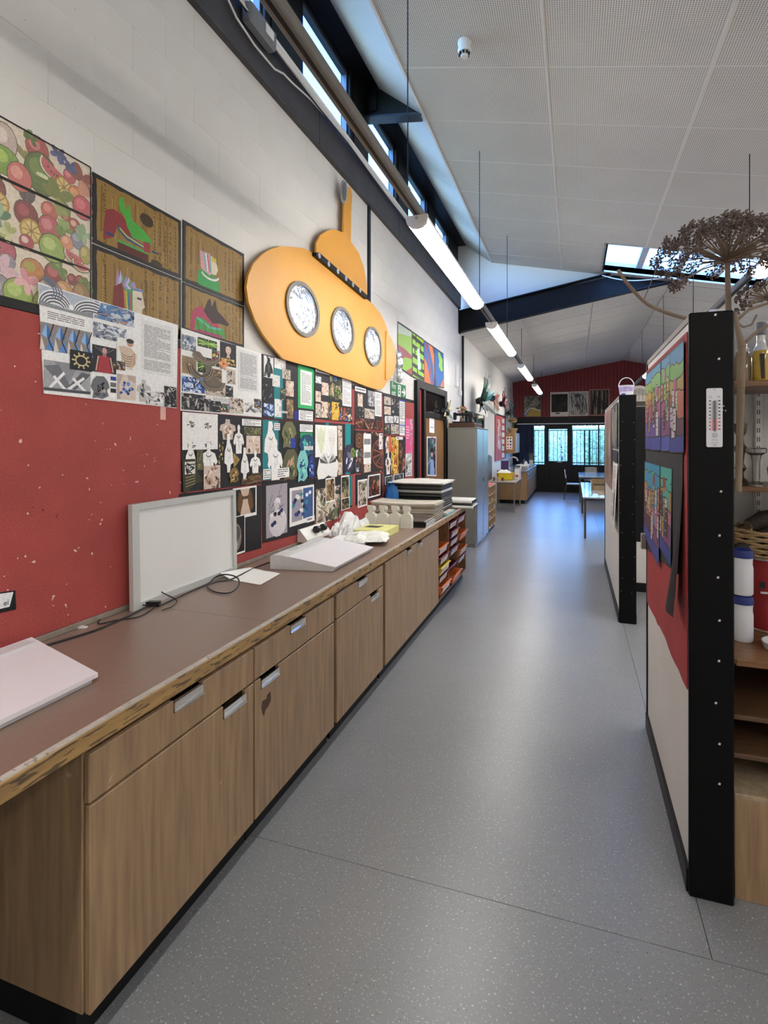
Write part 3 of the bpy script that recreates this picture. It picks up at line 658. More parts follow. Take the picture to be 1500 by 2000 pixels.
def tray(col, ci, row, labelled, pull, lab):
    y0, y1 = cols[ci]; y0 += .014; y1 -= .014; zt = rows[row]+.038; zb0 = rows[row]-.04; x1 = XF+pull; x0 = x1-.40
    t = thing('storage_tray', lab, 'tray', (x1-.2, (y0+y1)/2, zb0), 'storage trays in the tray unit'); m = MB(); k = .012
    m.box(x0, y0+k, zb0, x1-.02, y1-k, zb0+.004); m.box(x0, y0+k, zb0, x0+.004, y1-k, zt-.004); m.box(x0, y0+k, zb0, x1-.02, y0+k+.004, zt-.004); m.box(x0, y1-k-.004, zb0, x1-.02, y1-k, zt-.004)
    m.prism([(x1-.03, y0+k, zb0), (x1-.026, y0+k, zb0), (x1-.004, y0+k, zt-.004), (x1-.010, y0+k, zt-.004)], (0, y1-y0-2*k, 0))
    m.build('tub', tc[col], t)
    m = MB(); m.box(x0, y0+.002, zt-.004, x1, y0+k+.006, zt); m.box(x0, y1-k-.006, zt-.004, x1, y1-.002, zt); m.box(x0, y0, zt-.004, x0+.012, y1, zt); m.box(x1-.016, y0+.002, zt-.01, x1+.006, y1-.002, zt, .002); m.build('rim', tc[col], t)
    if labelled:
        c = Cv((x1-.004, y0+.06, zt-.014), (x1-.004, y1-.06, zt-.014), (x1-.018, y1-.06, zb0+.012), (x1-.018, y0+.06, zb0+.012), .003).base('#ecebe8', .001)
        c.text(.15, .2, .85, .75, 2, '#55555f'); c.build('label_card', t)
for a in [('orange', 0, 4, 1, .0, 'orange labelled tray, topmost in the first column'), ('maroon', 0, 3, 1, .01, 'maroon labelled tray below the topmost orange one, first column'), ('yellow', 0, 2, 1, .02, 'yellow labelled tray in the first column'), ('maroon', 0, 1, 1, .0, 'maroon labelled tray under the yellow tray'), ('orange', 0, 0, 1, .03, 'orange labelled tray at the bottom of the first column'),
          ('maroon', 1, 6, 1, 0, 'maroon labelled tray at the top of the middle column'), ('maroon', 1, 5, 1, .02, 'maroon labelled tray second from the top, middle column'), ('maroon', 1, 4, 1, .01, 'maroon labelled tray third from the top, middle column'), ('maroon', 1, 3, 1, .015, 'maroon labelled tray fourth from the top, middle column'), ('maroon', 1, 1, 0, 0, 'maroon tray without a label above the pulled-out orange tray'), ('orange', 1, 0, 0, .05, 'orange tray pulled far out at the foot of the middle column'),
          ('pink', 2, 6, 1, 0, 'pinkish red tray at the top of the last column'), ('orange', 2, 4, 0, .03, 'orange tray pulled out in the upper last column'), ('orange', 2, 2, 1, .02, 'orange tray in the middle of the last column'), ('maroon', 2, 1, 1, .0, 'maroon labelled tray low in the last column')]: tray(*a)
# ================================================================ DISPLAYS ON THE LEFT WALL
nb = thing('notice_board', 'long red notice board with black batten above the bench', 'notice board', (XW, 2., .926))
bx('panel', red_board, nb, XW+.001, -1.2, .926, XW+.018, 6.93, 2.185, .002)
bx('batten', black, nb, XW+.001, -1.2, 2.186, XW+.018, 6.98, 2.225, .002)
bx('end_batten', black, nb, XW+.001, 6.93, .926, XW+.024, 6.975, 2.185, .002)
XB = XW+.0185
def c2(x, y): return (50+x/3, 540+y/3)
def c3(x, y): return (340+x/4.2559, 640+y/4.2559)
def c4(x, y): return (480+x/3.75, 680+y/3.75)
def c5(x, y): return (440+x/3.2609, 340+y/3.2609)
def WP(p, X=XB): return onX(p[0], p[1], X)
def quad(ps, X): return [WP(p, X) for p in ps]
def rectq(a, b, X):
    A, B = WP(a, X), WP(b, X); return [Vector((X, A.y, A.z)), Vector((X, B.y, A.z)), Vector((X, B.y, B.z)), Vector((X, A.y, B.z))]
FIG = [(.42,.22),(.38,.14),(.4,.05),(.5,0),(.6,.05),(.62,.14),(.58,.22),(.6,.28),(.85,.36),(1,.62),(.9,.72),(.78,.62),(.76,1),(.24,1),(.22,.62),(.1,.72),(0,.62),(.15,.36),(.4,.28)]
BUST = [(.36,.0),(.62,0),(.64,.2),(.95,.3),(1,.55),(.85,.6),(.8,1),(.2,1),(.15,.6),(0,.55),(.05,.3),(.34,.2)]
BLOB = [(.3,.02),(.7,0),(.9,.2),(1,.45),(.85,.6),(.95,.85),(.6,1),(.35,.95),(.1,1),(.15,.7),(0,.5),(.12,.2)]
GOWN = [(.35,.0),(.6,0),(.66,.12),(.6,.2),(.75,.3),(.9,.5),(1,.75),(.7,.8),(.62,1),(.35,1),(.3,.8),(.05,.75),(.1,.45),(.28,.28),(.32,.15)]
PAL = dict(grey=['#9a9a9c', '#d8d8da', '#55565a', '#c4c6ca', '#2e2f33'], bluebld=['#5b83b4', '#8f9bab', '#2d3440', '#c8ced6', '#b78e74', '#3f66a0'], silver=['#8b919c', '#c9ced6', '#4a5566', '#e3e6ea', '#6a7a94'], dark=['#202022', '#4c4a4c', '#8b8886', '#101012', '#b8b2ac'],
           gold=['#19191b', '#b99a55', '#d8c58c'], skin=['#d9c4b4', '#b89882', '#8d6d58', '#f0e2d6', '#5a4334'], brown=['#8a7253', '#5d4630', '#b89a6c', '#3b2c1e', '#cdb48a'], green=['#2e4420', '#7ea83a', '#a8cc5a', '#1d2a18', '#587f2a'], olive=['#57553a', '#7d7a54', '#3b3a28', '#97916a'],
           blue=['#2c4c8c', '#6c9bd0', '#c8d8ec', '#1d2a4c', '#e8ecf2'], teal=['#1f6f74', '#4fb0a8', '#123c44', '#8fd6c8', '#27408c'], multi=['#3a3432', '#c04a3a', '#3f7a3c', '#d8b040', '#5f8fc0', '#e6e2dc'], floral=['#22261c', '#5d6b3a', '#8f8a62', '#c9a088', '#3b4a2c', '#a89a78'],
           beige=['#cdbfb2', '#8f7f70', '#5b4c40', '#3a3a38', '#e3d8cd', '#6f7a58'], purple=['#b3adb5', '#3a3a5a', '#26305c', '#6d6a7c', '#e0dce0', '#8f8a98'], rust=['#2a1a14', '#8c4a34', '#5a2c1c', '#b98a6a', '#3c2a22'], yellow=['#d7b23c', '#8a3a1c', '#f0d88c', '#3a2a18', '#c86a28'], bw=['#e9e7e4', '#6a6a6a', '#bdbbb8', '#2a2a2a'], sketch=['#eeece8', '#c2c0bd', '#d8d6d2'])
CNT = [0]; STK = []
def piece(t, X, kind, cf, x0, y0, x1, y1, *a):
    CNT[0] += 1; sd = CNT[0]; A_, B_ = WP(cf(x0, y0), X), WP(cf(x1, y1), X); bb_ = (min(A_.y, B_.y), max(A_.y, B_.y), min(A_.z, B_.z), max(A_.z, B_.z)); of_ = .0002
    for q_, tp in STK:
        if q_[0] < bb_[1] and q_[1] > bb_[0] and q_[2] < bb_[3] and q_[3] > bb_[2]: of_ = max(of_, tp+.0002)
    c = Cv(*rectq(cf(x0, y0), cf(x1, y1), X), of_)
    if kind == 'ph': c.base('#f2f0ec' if len(a) > 2 and a[2] else lin(PAL[a[0]][0]), .0005); b = .06 if len(a) > 2 and a[2] else 0; c.photo(PAL[a[0]], a[1] if len(a) > 1 else 14, sd, b, b, 1-b, 1-b); c.build('photo_print', t)
    elif kind == 'tx': c.base(a[1] if len(a) > 1 else '#f1efeb', .0005); c.text(.08, .06, .92, .94, a[0], '#77777a'); c.build('text_sheet', t)
    elif kind == 'sw': c.base(a[0], .0004); c.build('paper_panel', t)
    elif kind == 'cut':
        pts, colr, pal = a[0], a[1], a[2] if len(a) > 2 else None; c.base(colr, .0006, pts); r = random.Random(sd)
        if pal:
            for _ in range(16): c.ell(r.uniform(.3, .7), r.uniform(.3, .85), r.uniform(.06, .16), r.uniform(.04, .09), PAL[pal][r.randrange(len(PAL[pal]))], 8, r.uniform(0, 3))
        else:
            for _ in range(3): c.line([(r.uniform(.35, .65), r.uniform(.3, .9)) for _ in range(3)], .002, '#9a9894')
            c.arc(.5, .38, .14, .07, 0, 180, .006, '#5e5e60')
        c.build('cutout_figure', t)
    elif kind == 'fn': c.base(a[1], .0006, a[2] if len(a) > 2 else None); a[0](c); c.build('drawing', t)
    piece_done(c, bb_)
def piece_done(c, bb): STK.append((bb, c.off+c.k*LAY))
def board(label, ps, col, pieces, X=XB, th=.003, nm='display_sheet', cat='display sheet', grp='art boards pinned on the red notice board'):
    q = quad(ps, X); t = thing(nm, label, cat, q[3], grp)
    Cv(*q).base(col, th).build('backing', t)
    STK.clear()
    for p in pieces: piece(t, X+th+.0004, *p)
    return t
# ---- drawing routines
def d_arch(c):
    c.rect(0, 0, 1, .45, '#b4bccb')
    for k in range(9): c.arc(.28, .95, .30-.02*k, .85-.08*k, 180, 340, .006, '#5a5c62' if k % 2 else '#e4e4e6'); c.arc(1.0, .95, .40-.02*k, .85-.08*k, 190, 290, .006, '#5a5c62' if k % 2 else '#e4e4e6')
    c.rect(.53, .6, .6, .85, '#f4f4f4'); c.poly([(0, .75), (.5, .9), (1, .7), (1, 1), (0, 1)], '#8c8f94')
    for k in range(4): c.arc(.0, .2, .25+.05*k, .5+.06*k, -80, 30, .006, '#707684')
def d_pyr(c):
    c.rect(0, 0, 1, 1, '#8d8480')
    for i in range(4):
        x = .12+.26*i; c.poly([(x-.1, .45), (x, 0), (x+.1, .45), (x, .55)], '#8db4e0'); c.poly([(x, 0), (x+.1, .45), (x, .55)], '#3f6ea8'); c.poly([(x-.02, 1), (x+.06, .5), (x+.17, 1)], '#5a8cc8'); c.poly([(x-.13, 1), (x-.1, .5), (x-.03, .98)], '#d9d0c8'); c.line([(x+.13, 0), (x+.03, .6), (x+.13, 1)], .006, '#3a3230')
def d_ring(c):
    c.rect(0, 0, 1, 1, '#1b1b1d')
    for k in range(10):
        a = k*math.pi/5; c.line([(.5+.24*math.cos(a), .5+.24*math.sin(a)), (.5+.42*math.cos(a), .5+.42*math.sin(a))], .007, '#c9b98a'); c.ell(.5+.27*math.cos(a), .5+.27*math.sin(a), .06, .06, '#b9a46c', 8)
    c.arc(.5, .5, .25, .25, 0, 360, .005, '#d6c89c', 20)
def d_red(c):
    c.rect(0, 0, 1, 1, '#26242a'); c.poly([(.2, 1), (.3, .5), (.25, .38), (.75, .38), (.7, .5), (.82, 1)], '#a8343c'); c.ell(.5, .18, .1, .13, '#d9a090'); c.rect(.42, .28, .58, .4, '#b8606a'); c.line([(.25, .4), (.15, .95)], .008, '#d0a090'); c.line([(.75, .4), (.87, .95)], .008, '#d0a090')
    for k in range(5): c.line([(.5, .3), (.1+.2*k, .06)], .002, '#8c8a90')
def d_cloak(c):
    c.poly([(.05, .3), (.4, .25), (.7, .3), (.95, .5), (.9, .8), (.7, 1), (.45, .95), (.2, .6)], '#d2bda6')
    c.ell(.62, .14, .16, .12, '#c09a80'); c.ell(.62, .06, .19, .08, '#2a2422')
    for k in range(5): c.arc(.5, .4+.08*k, .35, .2, 10, 150, .004, '#8d755e')
    c.line([(.7, .9), (.8, .5)], .01, '#cfa88c')
def d_vroof(c):
    c.rect(0, 0, 1, 1, '#a3a4a8'); c.poly([(.2, 0), (.75, 0), (.5, .7)], '#8b8d92')
    c.poly([(0, .2), (.3, .1), (.55, .8), (.4, .9)], '#6f7176'); c.poly([(1, .3), (.8, .25), (.5, .8), (.65, .9)], '#5e6066')
    for a, b, d, e in ((.12, .9, .42, .35), (.45, .95, .2, .5), (.5, .9, .85, .45), (.9, .95, .6, .5)): c.line([(a, b), (d, e)], .012, '#eeeeef')
    c.rect(0, .9, 1, 1, '#4b4d52')
def d_bust_blue(c):
    c.rect(0, 0, 1, 1, '#b9a79c'); c.poly([(.3, 0), (.55, 0), (.6, .2), (1, .3), (1, 1), (.2, 1), (.1, .5)], '#d9cabd')
    r = random.Random(3)
    for k in range(14): x, y = .2+.6*r.random(), .3+.5*r.random(); c.poly([(x, y-.06), (x+.1, y), (x, y+.09), (x-.09, y+.02)], ['#2a4aa0', '#5f86d0', '#18285c'][k % 3])
def d_palm(c):
    c.rect(0, 0, 1, 1, '#1b2014')
    for k in range(17):
        a = k*2*math.pi/17; c.line([(.5, .5), (.5+.55*math.cos(a), .5+.48*math.sin(a))], .006, ['#7fae3c', '#b6d878', '#4e7a2a'][k % 3])
def d_umb(c):
    c.rect(0, 0, 1, 1, '#9b8566')
    for k in range(20): a = k*math.pi/10; c.line([(.5, .5), (.5+.5*math.cos(a), .5+.5*math.sin(a))], .003, '#5a4428')
    c.ell(.5, .5, .12, .1, '#d8c8a0')
def d_face(c):
    c.rect(0, 0, 1, 1, '#1d1c1e'); c.ell(.5, .3, .17, .2, '#d9bfae'); c.poly([(.3, .2), (.5, .05), (.7, .2), (.5, .14)], '#2a2220'); c.rect(.42, .27, .47, .29, '#3a2a26'); c.rect(.54, .27, .59, .29, '#3a2a26'); c.rect(.45, .4, .56, .42, '#a04a40'); c.poly([(.42, .5), (.58, .5), (.62, .65), (.38, .65)], '#c8a890')
    r = random.Random(5)
    for k in range(26): c.ell(.1+.8*r.random(), .68+.25*r.random(), .07, .04, ['#c09a3c', '#8a6a20', '#e0c478'][k % 3], 7)
def d_necklaces(c):
    for cx, cy, rx, ry, a0, col in ((.45, .05, .42, .25, 20, '#6a5a4c'), (.30, .42, .34, .30, 0, '#4a4036'), (.62, .72, .36, .24, 0, '#5c5046')):
        for k in range(4): c.arc(cx, cy, rx-.03*k, ry-.025*k, a0, 180-a0, .011, col if k % 2 else '#8f8068', 12)
    c.ell(.3, .72, .05, .03, '#4f86c8')
def d_orchid(c):
    for k in range(6):
        a = k*math.pi/3; c.ell(.5+.26*math.cos(a), .5+.26*math.sin(a), .28, .13, ['#d88a4c', '#e6a878'][k % 2], 9, a)
    c.ell(.5, .5, .1, .1, '#8a3a2c')
def d_bodice(c):
    for u, v in ((.22, .32), (.7, .34), (.24, .88), (.72, .86)):
        r = random.Random(int(u*99+v*9))
        for k in range(16): a = r.uniform(0, 6.28); c.poly([(u, v), (u+.13*math.cos(a), v+.10*math.sin(a)), (u+.09*math.cos(a+.4), v+.07*math.sin(a+.4))], ['#2c2c2c', '#6a6a68', '#8f8d88'][k % 3])
    for u in (.22, .72): c.arc(u, .2, .1, .16, 150, 390, .002, '#c9c6c0')
def d_web(c):
    c.poly([(0, 0), (.6, 0), (.75, .45), (1, .7), (.6, .75), (.2, 1), (.05, .95)], '#3c3a28'); c.rect(.12, .08, .6, .45, '#e3e0d8'); r = random.Random(8)
    for k in range(14): c.line([(.12+.48*r.random(), .08+.37*r.random()), (.12+.48*r.random(), .08+.37*r.random())], .006, '#1f1e1a')
    for k in range(4): c.line([(.15, .55+.09*k), (.6, .5+.08*k)], .006, '#8c8560')
def d_gear(c):
    c.arc(.5, .5, .42, .42, 0, 360, .022, '#8c5a3c', 22)
    for k in range(14): a = k*math.pi/7; c.ell(.5+.42*math.cos(a), .5+.42*math.sin(a), .06, .06, '#6e3f28', 6)
    c.arc(.5, .5, .2, .2, 0, 360, .012, '#a9764e', 16)
def d_wheel(c):
    c.arc(1.0, .5, .9, .42, 90, 270, .022, '#8c4a32', 18); c.arc(1.0, .5, .7, .32, 90, 270, .012, '#6e3424', 16)
    for k in range(6): a = math.radians(100+k*32); c.line([(1, .5), (1+.85*math.cos(a), .5+.4*math.sin(a))], .013, '#9c5a3e')
def d_antler(c):
    r = random.Random(11)
    for sx in (-1, 1):
        for k in range(6): c.poly([(.5, .5), (.5+sx*(.1+.06*k), .02+.05*k), (.5+sx*(.05+.06*k), .2+.05*k)], ['#8c8c8a', '#c8c6c2', '#4a4a4a'][k % 3])
    c.ell(.5, .6, .1, .12, '#eceae6')
def d_masks(c):
    for u, g in ((.25, '#d9dfc0'), (.75, '#e4e2dc')):
        c.poly([(u-.2, .02), (u-.1, .2), (u, .05), (u+.1, .2), (u+.2, .02), (u+.16, .5), (u, .95), (u-.16, .5)], g); c.arc(u-.08, .45, .05, .05, 0, 360, .003, '#a8a69e'); c.arc(u+.08, .45, .05, .05, 0, 360, .003, '#a8a69e')
def d_soccer(c):
    c.rect(0, 0, 1, 1, '#a8a2a8'); c.ell(.55, .75, .42, .28, '#d8d2d4'); c.ell(.5, .35, .16, .09, '#e6e2e2'); c.rect(.4, .36, .6, .5, '#c9c3c5'); r = random.Random(6)
    for k in range(16): x, y = .15+.6*r.random(), .2+.4*r.random(); c.line([(x, y), (x+r.uniform(-.3, .3), y+r.uniform(-.2, .2))], .004, '#2a2a4c')
    for k in range(7): x, y = .22+.5*r.random(), .45+.32*r.random(); c.poly([(x+.09*math.cos(a*1.2566), y+.05*math.sin(a*1.2566)) for a in range(5)], ['#1f2a5c', '#e8e6ea', '#17172a'][k % 3])
def d_two(c):
    c.rect(.08, .08, .5, .9, '#9c98a2'); c.rect(.53, .06, .95, .88, '#3a5a8c'); r = random.Random(9)
    for k in range(18):
        x, y = .14+.76*r.random(), .15+.65*r.random(); c.poly([(x+.07*math.cos(a*1.2566+k), y+.06*math.sin(a*1.2566+k)) for a in range(5)], ['#17172a', '#2c3f8c', '#2f8c94', '#e6e4e8'][k % 4])
    c.ell(.3, .25, .08, .06, '#e0dcdc')
def d_corset(c):
    c.rect(.05, .06, .95, .9, '#1b1815'); c.poly([(.3, .06), (.7, .06), (.62, .35), (.75, .9), (.3, .9), (.4, .35)], '#cdb6a0'); c.poly([(.25, .12), (.42, .3), (.4, .5), (.3, .85), (.18, .7), (.2, .4)], '#6b4c2c'); c.poly([(.75, .12), (.6, .3), (.62, .5), (.72, .85), (.85, .7), (.82, .4)], '#6b4c2c'); c.rect(.35, .3, .65, .4, '#5a4228')
def d_head(c):
    c.rect(0, .02, .95, .95, '#141416'); c.ell(.2, .55, .5, .38, '#8a7c74', 14, 0, (0, 0, 1, 1)); c.ell(.15, .45, .45, .22, '#5a5250', 14, 0, (0, 0, 1, 1)); c.ell(.1, .75, .3, .16, '#c0a898', 14, 0, (0, 0, 1, 1))
# ---- the boards, left to right, top to bottom
T = lambda *a: a
board('white collage sheet with curved stadium photo, blue pyramids and long text column', [c2(72, 35), c2(890, 285), c2(882, 772), c2(105, 685)], '#efeeec', [
    ('fn', c2, 80, 45, 395, 245, d_arch, '#c0c2c8'), ('tx', c2, 105, 190, 363, 305, 4), ('ph', c2, 403, 142, 635, 300, 'bluebld', 22), ('ph', c2, 395, 262, 590, 395, 'silver', 22), ('fn', c2, 85, 262, 378, 475, d_pyr, '#8d8480'),
    ('fn', c2, 105, 485, 380, 692, d_vroof, '#a3a4a8'), ('fn', c2, 258, 425, 388, 560, d_ring, '#1b1b1d'), ('fn', c2, 390, 395, 530, 575, d_red, '#26242a'), ('fn', c2, 533, 352, 655, 550, d_cloak, '#ecebe8'), ('ph', c2, 510, 490, 580, 552, 'multi', 8),
    ('tx', c2, 678, 248, 862, 590, 40, '#e4e3e1'), ('cut', c2, 380, 575, 492, 722, BLOB, '#6c6e72', 'dark'), ('sw', c2, 497, 585, 530, 612, '#2b3c94'), ('sw', c2, 497, 620, 530, 650, '#6a6a66'), ('sw', c2, 497, 655, 530, 683, '#1c1c1c'), ('sw', c2, 497, 686, 530, 712, '#f6f6f6'), ('fn', c2, 535, 568, 645, 728, d_bust_blue, '#c8b8ac'), ('cut', c2, 650, 598, 735, 738, BUST, '#c0bcb6', 'bw'), ('ph', c2, 705, 668, 812, 755, 'bw', 16), ('ph', c2, 812, 640, 884, 768, 'dark', 16)], grp=None)
board('white collage sheet with green palm, necklaces and a woman\'s face photo', [c3(55, 0), c3(722, 215), c3(725, 745), c3(50, 688)], '#efeeea', [
    ('ph', c3, 62, 50, 180, 205, 'silver', 18), ('ph', c3, 65, 400, 255, 550, 'blue', 18), ('fn', c3, 65, 228, 185, 395, d_umb, '#9b8566'), ('fn', c3, 197, 75, 355, 190, d_palm, '#1b2014'), ('fn', c3, 197, 232, 312, 388, d_palm, '#1b2014'), ('fn', c3, 382, 110, 515, 335, d_face, '#1d1c1e'), ('ph', c3, 62, 540, 260, 695, 'dark', 24), ('ph', c3, 245, 590, 385, 705, 'dark', 18), ('ph', c3, 300, 335, 395, 475, 'brown', 20),
    ('ph', c3, 262, 460, 425, 580, 'beige', 16), ('ph', c3, 440, 340, 510, 475, 'beige', 12), ('ph', c3, 315, 180, 375, 330, 'multi', 14), ('fn', c3, 130, 165, 425, 550, d_necklaces, '#6d6052', [(.0, .05), (.25, .05), (.4, .2), (.5, .25), (.6, .5), (.95, .8), (.9, .95), (.5, .95), (.4, .75), (.1, .72), (.02, .5), (.12, .5), (.3, .62), (.42, .5), (.3, .2)]), ('fn', c3, 365, 250, 450, 350, d_orchid, '#d89a68', [(.5, 0), (.75, .2), (1, .4), (.8, .7), (.6, 1), (.3, .85), (0, .6), (.2, .3)]),
    ('tx', c3, 300, 573, 478, 625, 4), ('ph', c3, 385, 628, 452, 705, 'multi', 14), ('ph', c3, 428, 480, 490, 580, 'dark', 10), ('ph', c3, 457, 580, 570, 715, 'beige', 14), ('ph', c3, 578, 618, 725, 712, 'bw', 14), ('ph', c3, 665, 590, 724, 670, 'multi', 12), ('tx', c3, 535, 178, 698, 545, 42, '#e2e1df')], grp=None)
board('black sheet with dress photo and green-framed text, right of the palm collage', [c3(724, 215), c3(1165, 330), c3(1165, 785), c3(727, 752)], '#242427', [
    ('sw', c3, 830, 300, 905, 760, '#1f7f86'), ('ph', c3, 745, 228, 825, 425, 'bw', 4), ('cut', c3, 750, 240, 822, 420, GOWN, '#1d1d20'), ('ph', c3, 833, 248, 925, 355, 'sketch', 10), ('ph', c3, 897, 338, 965, 435, 'beige', 10), ('ph', c3, 738, 435, 812, 610, 'dark', 8), ('ph', c3, 815, 388, 877, 497, 'sketch', 12), ('ph', c3, 928, 435, 994, 575, 'skin', 10), ('ph', c3, 745, 625, 830, 738, 'blue', 16), ('ph', c3, 835, 590, 892, 745, 'sketch', 12), ('ph', c3, 935, 592, 990, 757, 'brown', 12), ('ph', c3, 880, 505, 922, 605, 'multi', 8), ('tx', c3, 880, 690, 940, 712, 1),
    ('sw', c3, 1030, 308, 1160, 680, '#2fae62'), ('tx', c3, 1050, 348, 1143, 650, 26), ('sw', c3, 1000, 690, 1040, 770, '#25308c'), ('tx', c3, 1036, 684, 1153, 778, 6)])
board('black sheet of small portraits and dark floral photos, below the submarine hull', [c4(505, 135), c4(775, 222), c4(778, 545), c4(505, 515)], '#232326', [
    ('tx', c4, 510, 152, 618, 200, 1), ('ph', c4, 511, 202, 552, 262, 'bw', 8), ('ph', c4, 556, 248, 607, 350, 'skin', 6), ('ph', c4, 511, 312, 550, 395, 'skin', 8), ('ph', c4, 511, 405, 548, 510, 'beige', 10), ('ph', c4, 552, 388, 602, 512, 'skin', 10), ('ph', c4, 612, 180, 706, 382, 'floral', 26), ('ph', c4, 640, 190, 665, 240, 'blue', 4), ('ph', c4, 645, 300, 690, 345, 'green', 8), ('ph', c4, 630, 392, 686, 530, 'yellow', 14), ('ph', c4, 606, 400, 629, 525, 'multi', 8), ('ph', c4, 690, 432, 778, 535, 'multi', 18), ('tx', c4, 708, 208, 773, 430, 24)])
board('narrow black sheet of fashion photos left of the fire exit sign', [c4(797, 272), c4(1000, 322), c4(1000, 605), c4(797, 588)], '#262427', [
    ('tx', c4, 800, 278, 880, 330, 1), ('ph', c4, 820, 332, 856, 430, 'skin', 8), ('ph', c4, 895, 308, 945, 430, 'grey', 16), ('ph', c4, 825, 432, 866, 510, 'dark', 10), ('ph', c4, 870, 440, 942, 520, 'beige', 16), ('tx', c4, 946, 318, 995, 502, 20), ('ph', c4, 800, 512, 998, 600, 'rust', 30)])
board('black sheet of tiny black-and-white prints under the fire exit sign', [c4(1008, 342), c4(1168, 382), c4(1168, 640), c4(1010, 632)], '#232326', [
    ('ph', c4, 1014, 352, 1062, 420, 'beige', 12), ('ph', c4, 1066, 365, 1120, 480, 'dark', 16), ('ph', c4, 1014, 424, 1062, 490, 'skin', 10), ('ph', c4, 1018, 495, 1040, 550, 'bw', 8), ('ph', c4, 1044, 495, 1080, 550, 'bw', 8), ('ph', c4, 1085, 495, 1120, 550, 'bw', 8), ('ph', c4, 1018, 556, 1060, 628, 'multi', 10), ('ph', c4, 1064, 556, 1120, 630, 'beige', 12), ('tx', c4, 1126, 378, 1165, 640, 18), ('sw', c4, 1126, 376, 1165, 396, '#2c4fa8'), ('sw', c4, 1126, 560, 1165, 572, '#2c4fa8')])
board('large black sheet with white paper gown cut-outs above the leaning white panel', [c3(55, 695), c3(722, 750), c3(722, 1298), c3(58, 1368)], '#232326', [
    ('fn', c3, 68, 700, 362, 1010, d_bodice, '#efede9'), ('cut', c3, 378, 757, 512, 930, BUST, '#cbb9ad', 'skin'), ('cut', c3, 85, 945, 182, 1205, GOWN, '#efede9'), ('cut', c3, 208, 950, 358, 1215, FIG, '#f0eeea'), ('cut', c3, 490, 802, 580, 1045, FIG, '#f0eeea'), ('cut', c3, 410, 882, 492, 1200, GOWN, '#efede9'), ('tx', c3, 562, 757, 721, 820, 4), ('ph', c3, 582, 825, 722, 892, 'olive', 20), ('ph', c3, 600, 897, 715, 1045, 'skin', 8), ('cut', c3, 548, 997, 622, 1262, GOWN, '#efede9'), ('cut', c3, 626, 1022, 720, 1205, FIG, '#f0eeea'),
    ('fn', c3, 62, 1095, 240, 1355, d_web, '#3c3a28', [(0, 0), (.6, 0), (.75, .45), (1, .7), (.6, .75), (.2, 1), (.05, .95)]), ('ph', c3, 182, 1015, 235, 1180, 'olive', 12), ('ph', c3, 242, 1150, 380, 1328, 'skin', 12), ('ph', c3, 374, 945, 408, 1030, 'gold', 8), ('ph', c3, 368, 1042, 408, 1130, 'gold', 8), ('fn', c3, 490, 1040, 542, 1165, lambda c: c.ell(.4, .5, .2, .2, '#8a7340'), '#a88c4c', [(0, 0), (1, .45), (.05, 1)]), ('cut', c3, 452, 1168, 535, 1282, BLOB, '#8c7236', 'brown'), ('fn', c3, 550, 1215, 735, 1300, lambda c: [c.line([(RNG.random(), RNG.random()) for _ in range(4)], .004, ['#3b2c20', '#8a6c48'][k % 2]) for k in range(14)], '#5a4430', [(.0, .4), (.3, .5), (.5, .2), (.8, .3), (1, .0), (.9, .6), (.6, .8), (.3, .9)])])
board('black sheet with white hooded figure, teal paper and leafy green prints', [c3(730, 760), c3(1165, 788), c3(1165, 1252), c3(730, 1268)], '#222225', [
    ('sw', c3, 735, 765, 868, 1255, '#1f7f86'), ('cut', c3, 742, 775, 860, 1110, GOWN, '#f1efeb'), ('cut', c3, 775, 920, 905, 1258, FIG, '#f1efeb'), ('tx', c3, 830, 792, 878, 852, 3), ('cut', c3, 888, 775, 1015, 998, BLOB, '#6f6f4c', 'floral'), ('sw', c3, 965, 920, 1005, 1000, '#2a3f9c'), ('cut', c3, 895, 1010, 1035, 1258, BLOB, '#5c5a40', 'floral'), ('tx', c3, 1046, 802, 1152, 868, 4), ('sw', c3, 1048, 872, 1150, 1050, '#2f9c60'), ('cut', c3, 1030, 885, 1165, 1060, BLOB, '#1f4a6a', 'teal'), ('tx', c3, 1080, 985, 1150, 1015, 2), ('cut', c3, 1015, 1020, 1112, 1272, BLOB, '#7fc4c0', 'teal'), ('cut', c3, 1105, 1060, 1168, 1250, BLOB, '#25387c', 'blue'), ('tx', c3, 738, 1178, 800, 1255, 4), ('tx', c3, 850, 1170, 952, 1240, 4)])
board('black sheet with white horned masks and a film strip of portraits', [c4(505, 540), c4(795, 562), c4(795, 920), c4(505, 945)], '#232326', [
    ('sw', c4, 586, 541, 608, 940, '#1f7f86'), ('sw', c4, 728, 552, 768, 920, '#1f8a8f'), ('fn', c4, 508, 560, 668, 790, d_masks, '#efeee9'), ('fn', c4, 520, 745, 680, 940, d_antler, '#eceae6', [(.0, .75), (.1, .3), (.25, .0), (.5, .3), (.75, 0), (.85, .3), (1, .5), (.9, 1), (.65, .98), (.5, .9), (.3, 1), (.05, 1)]), ('ph', c4, 674, 567, 705, 650, 'skin', 8), ('ph', c4, 674, 652, 705, 745, 'skin', 8), ('ph', c4, 674, 748, 705, 835, 'brown', 8), ('ph', c4, 674, 838, 705, 925, 'skin', 8), ('cut', c4, 710, 705, 800, 908, BLOB, '#33304a', 'purple'), ('cut', c4, 765, 730, 800, 800, BLOB, '#7c8a4c', 'green')])
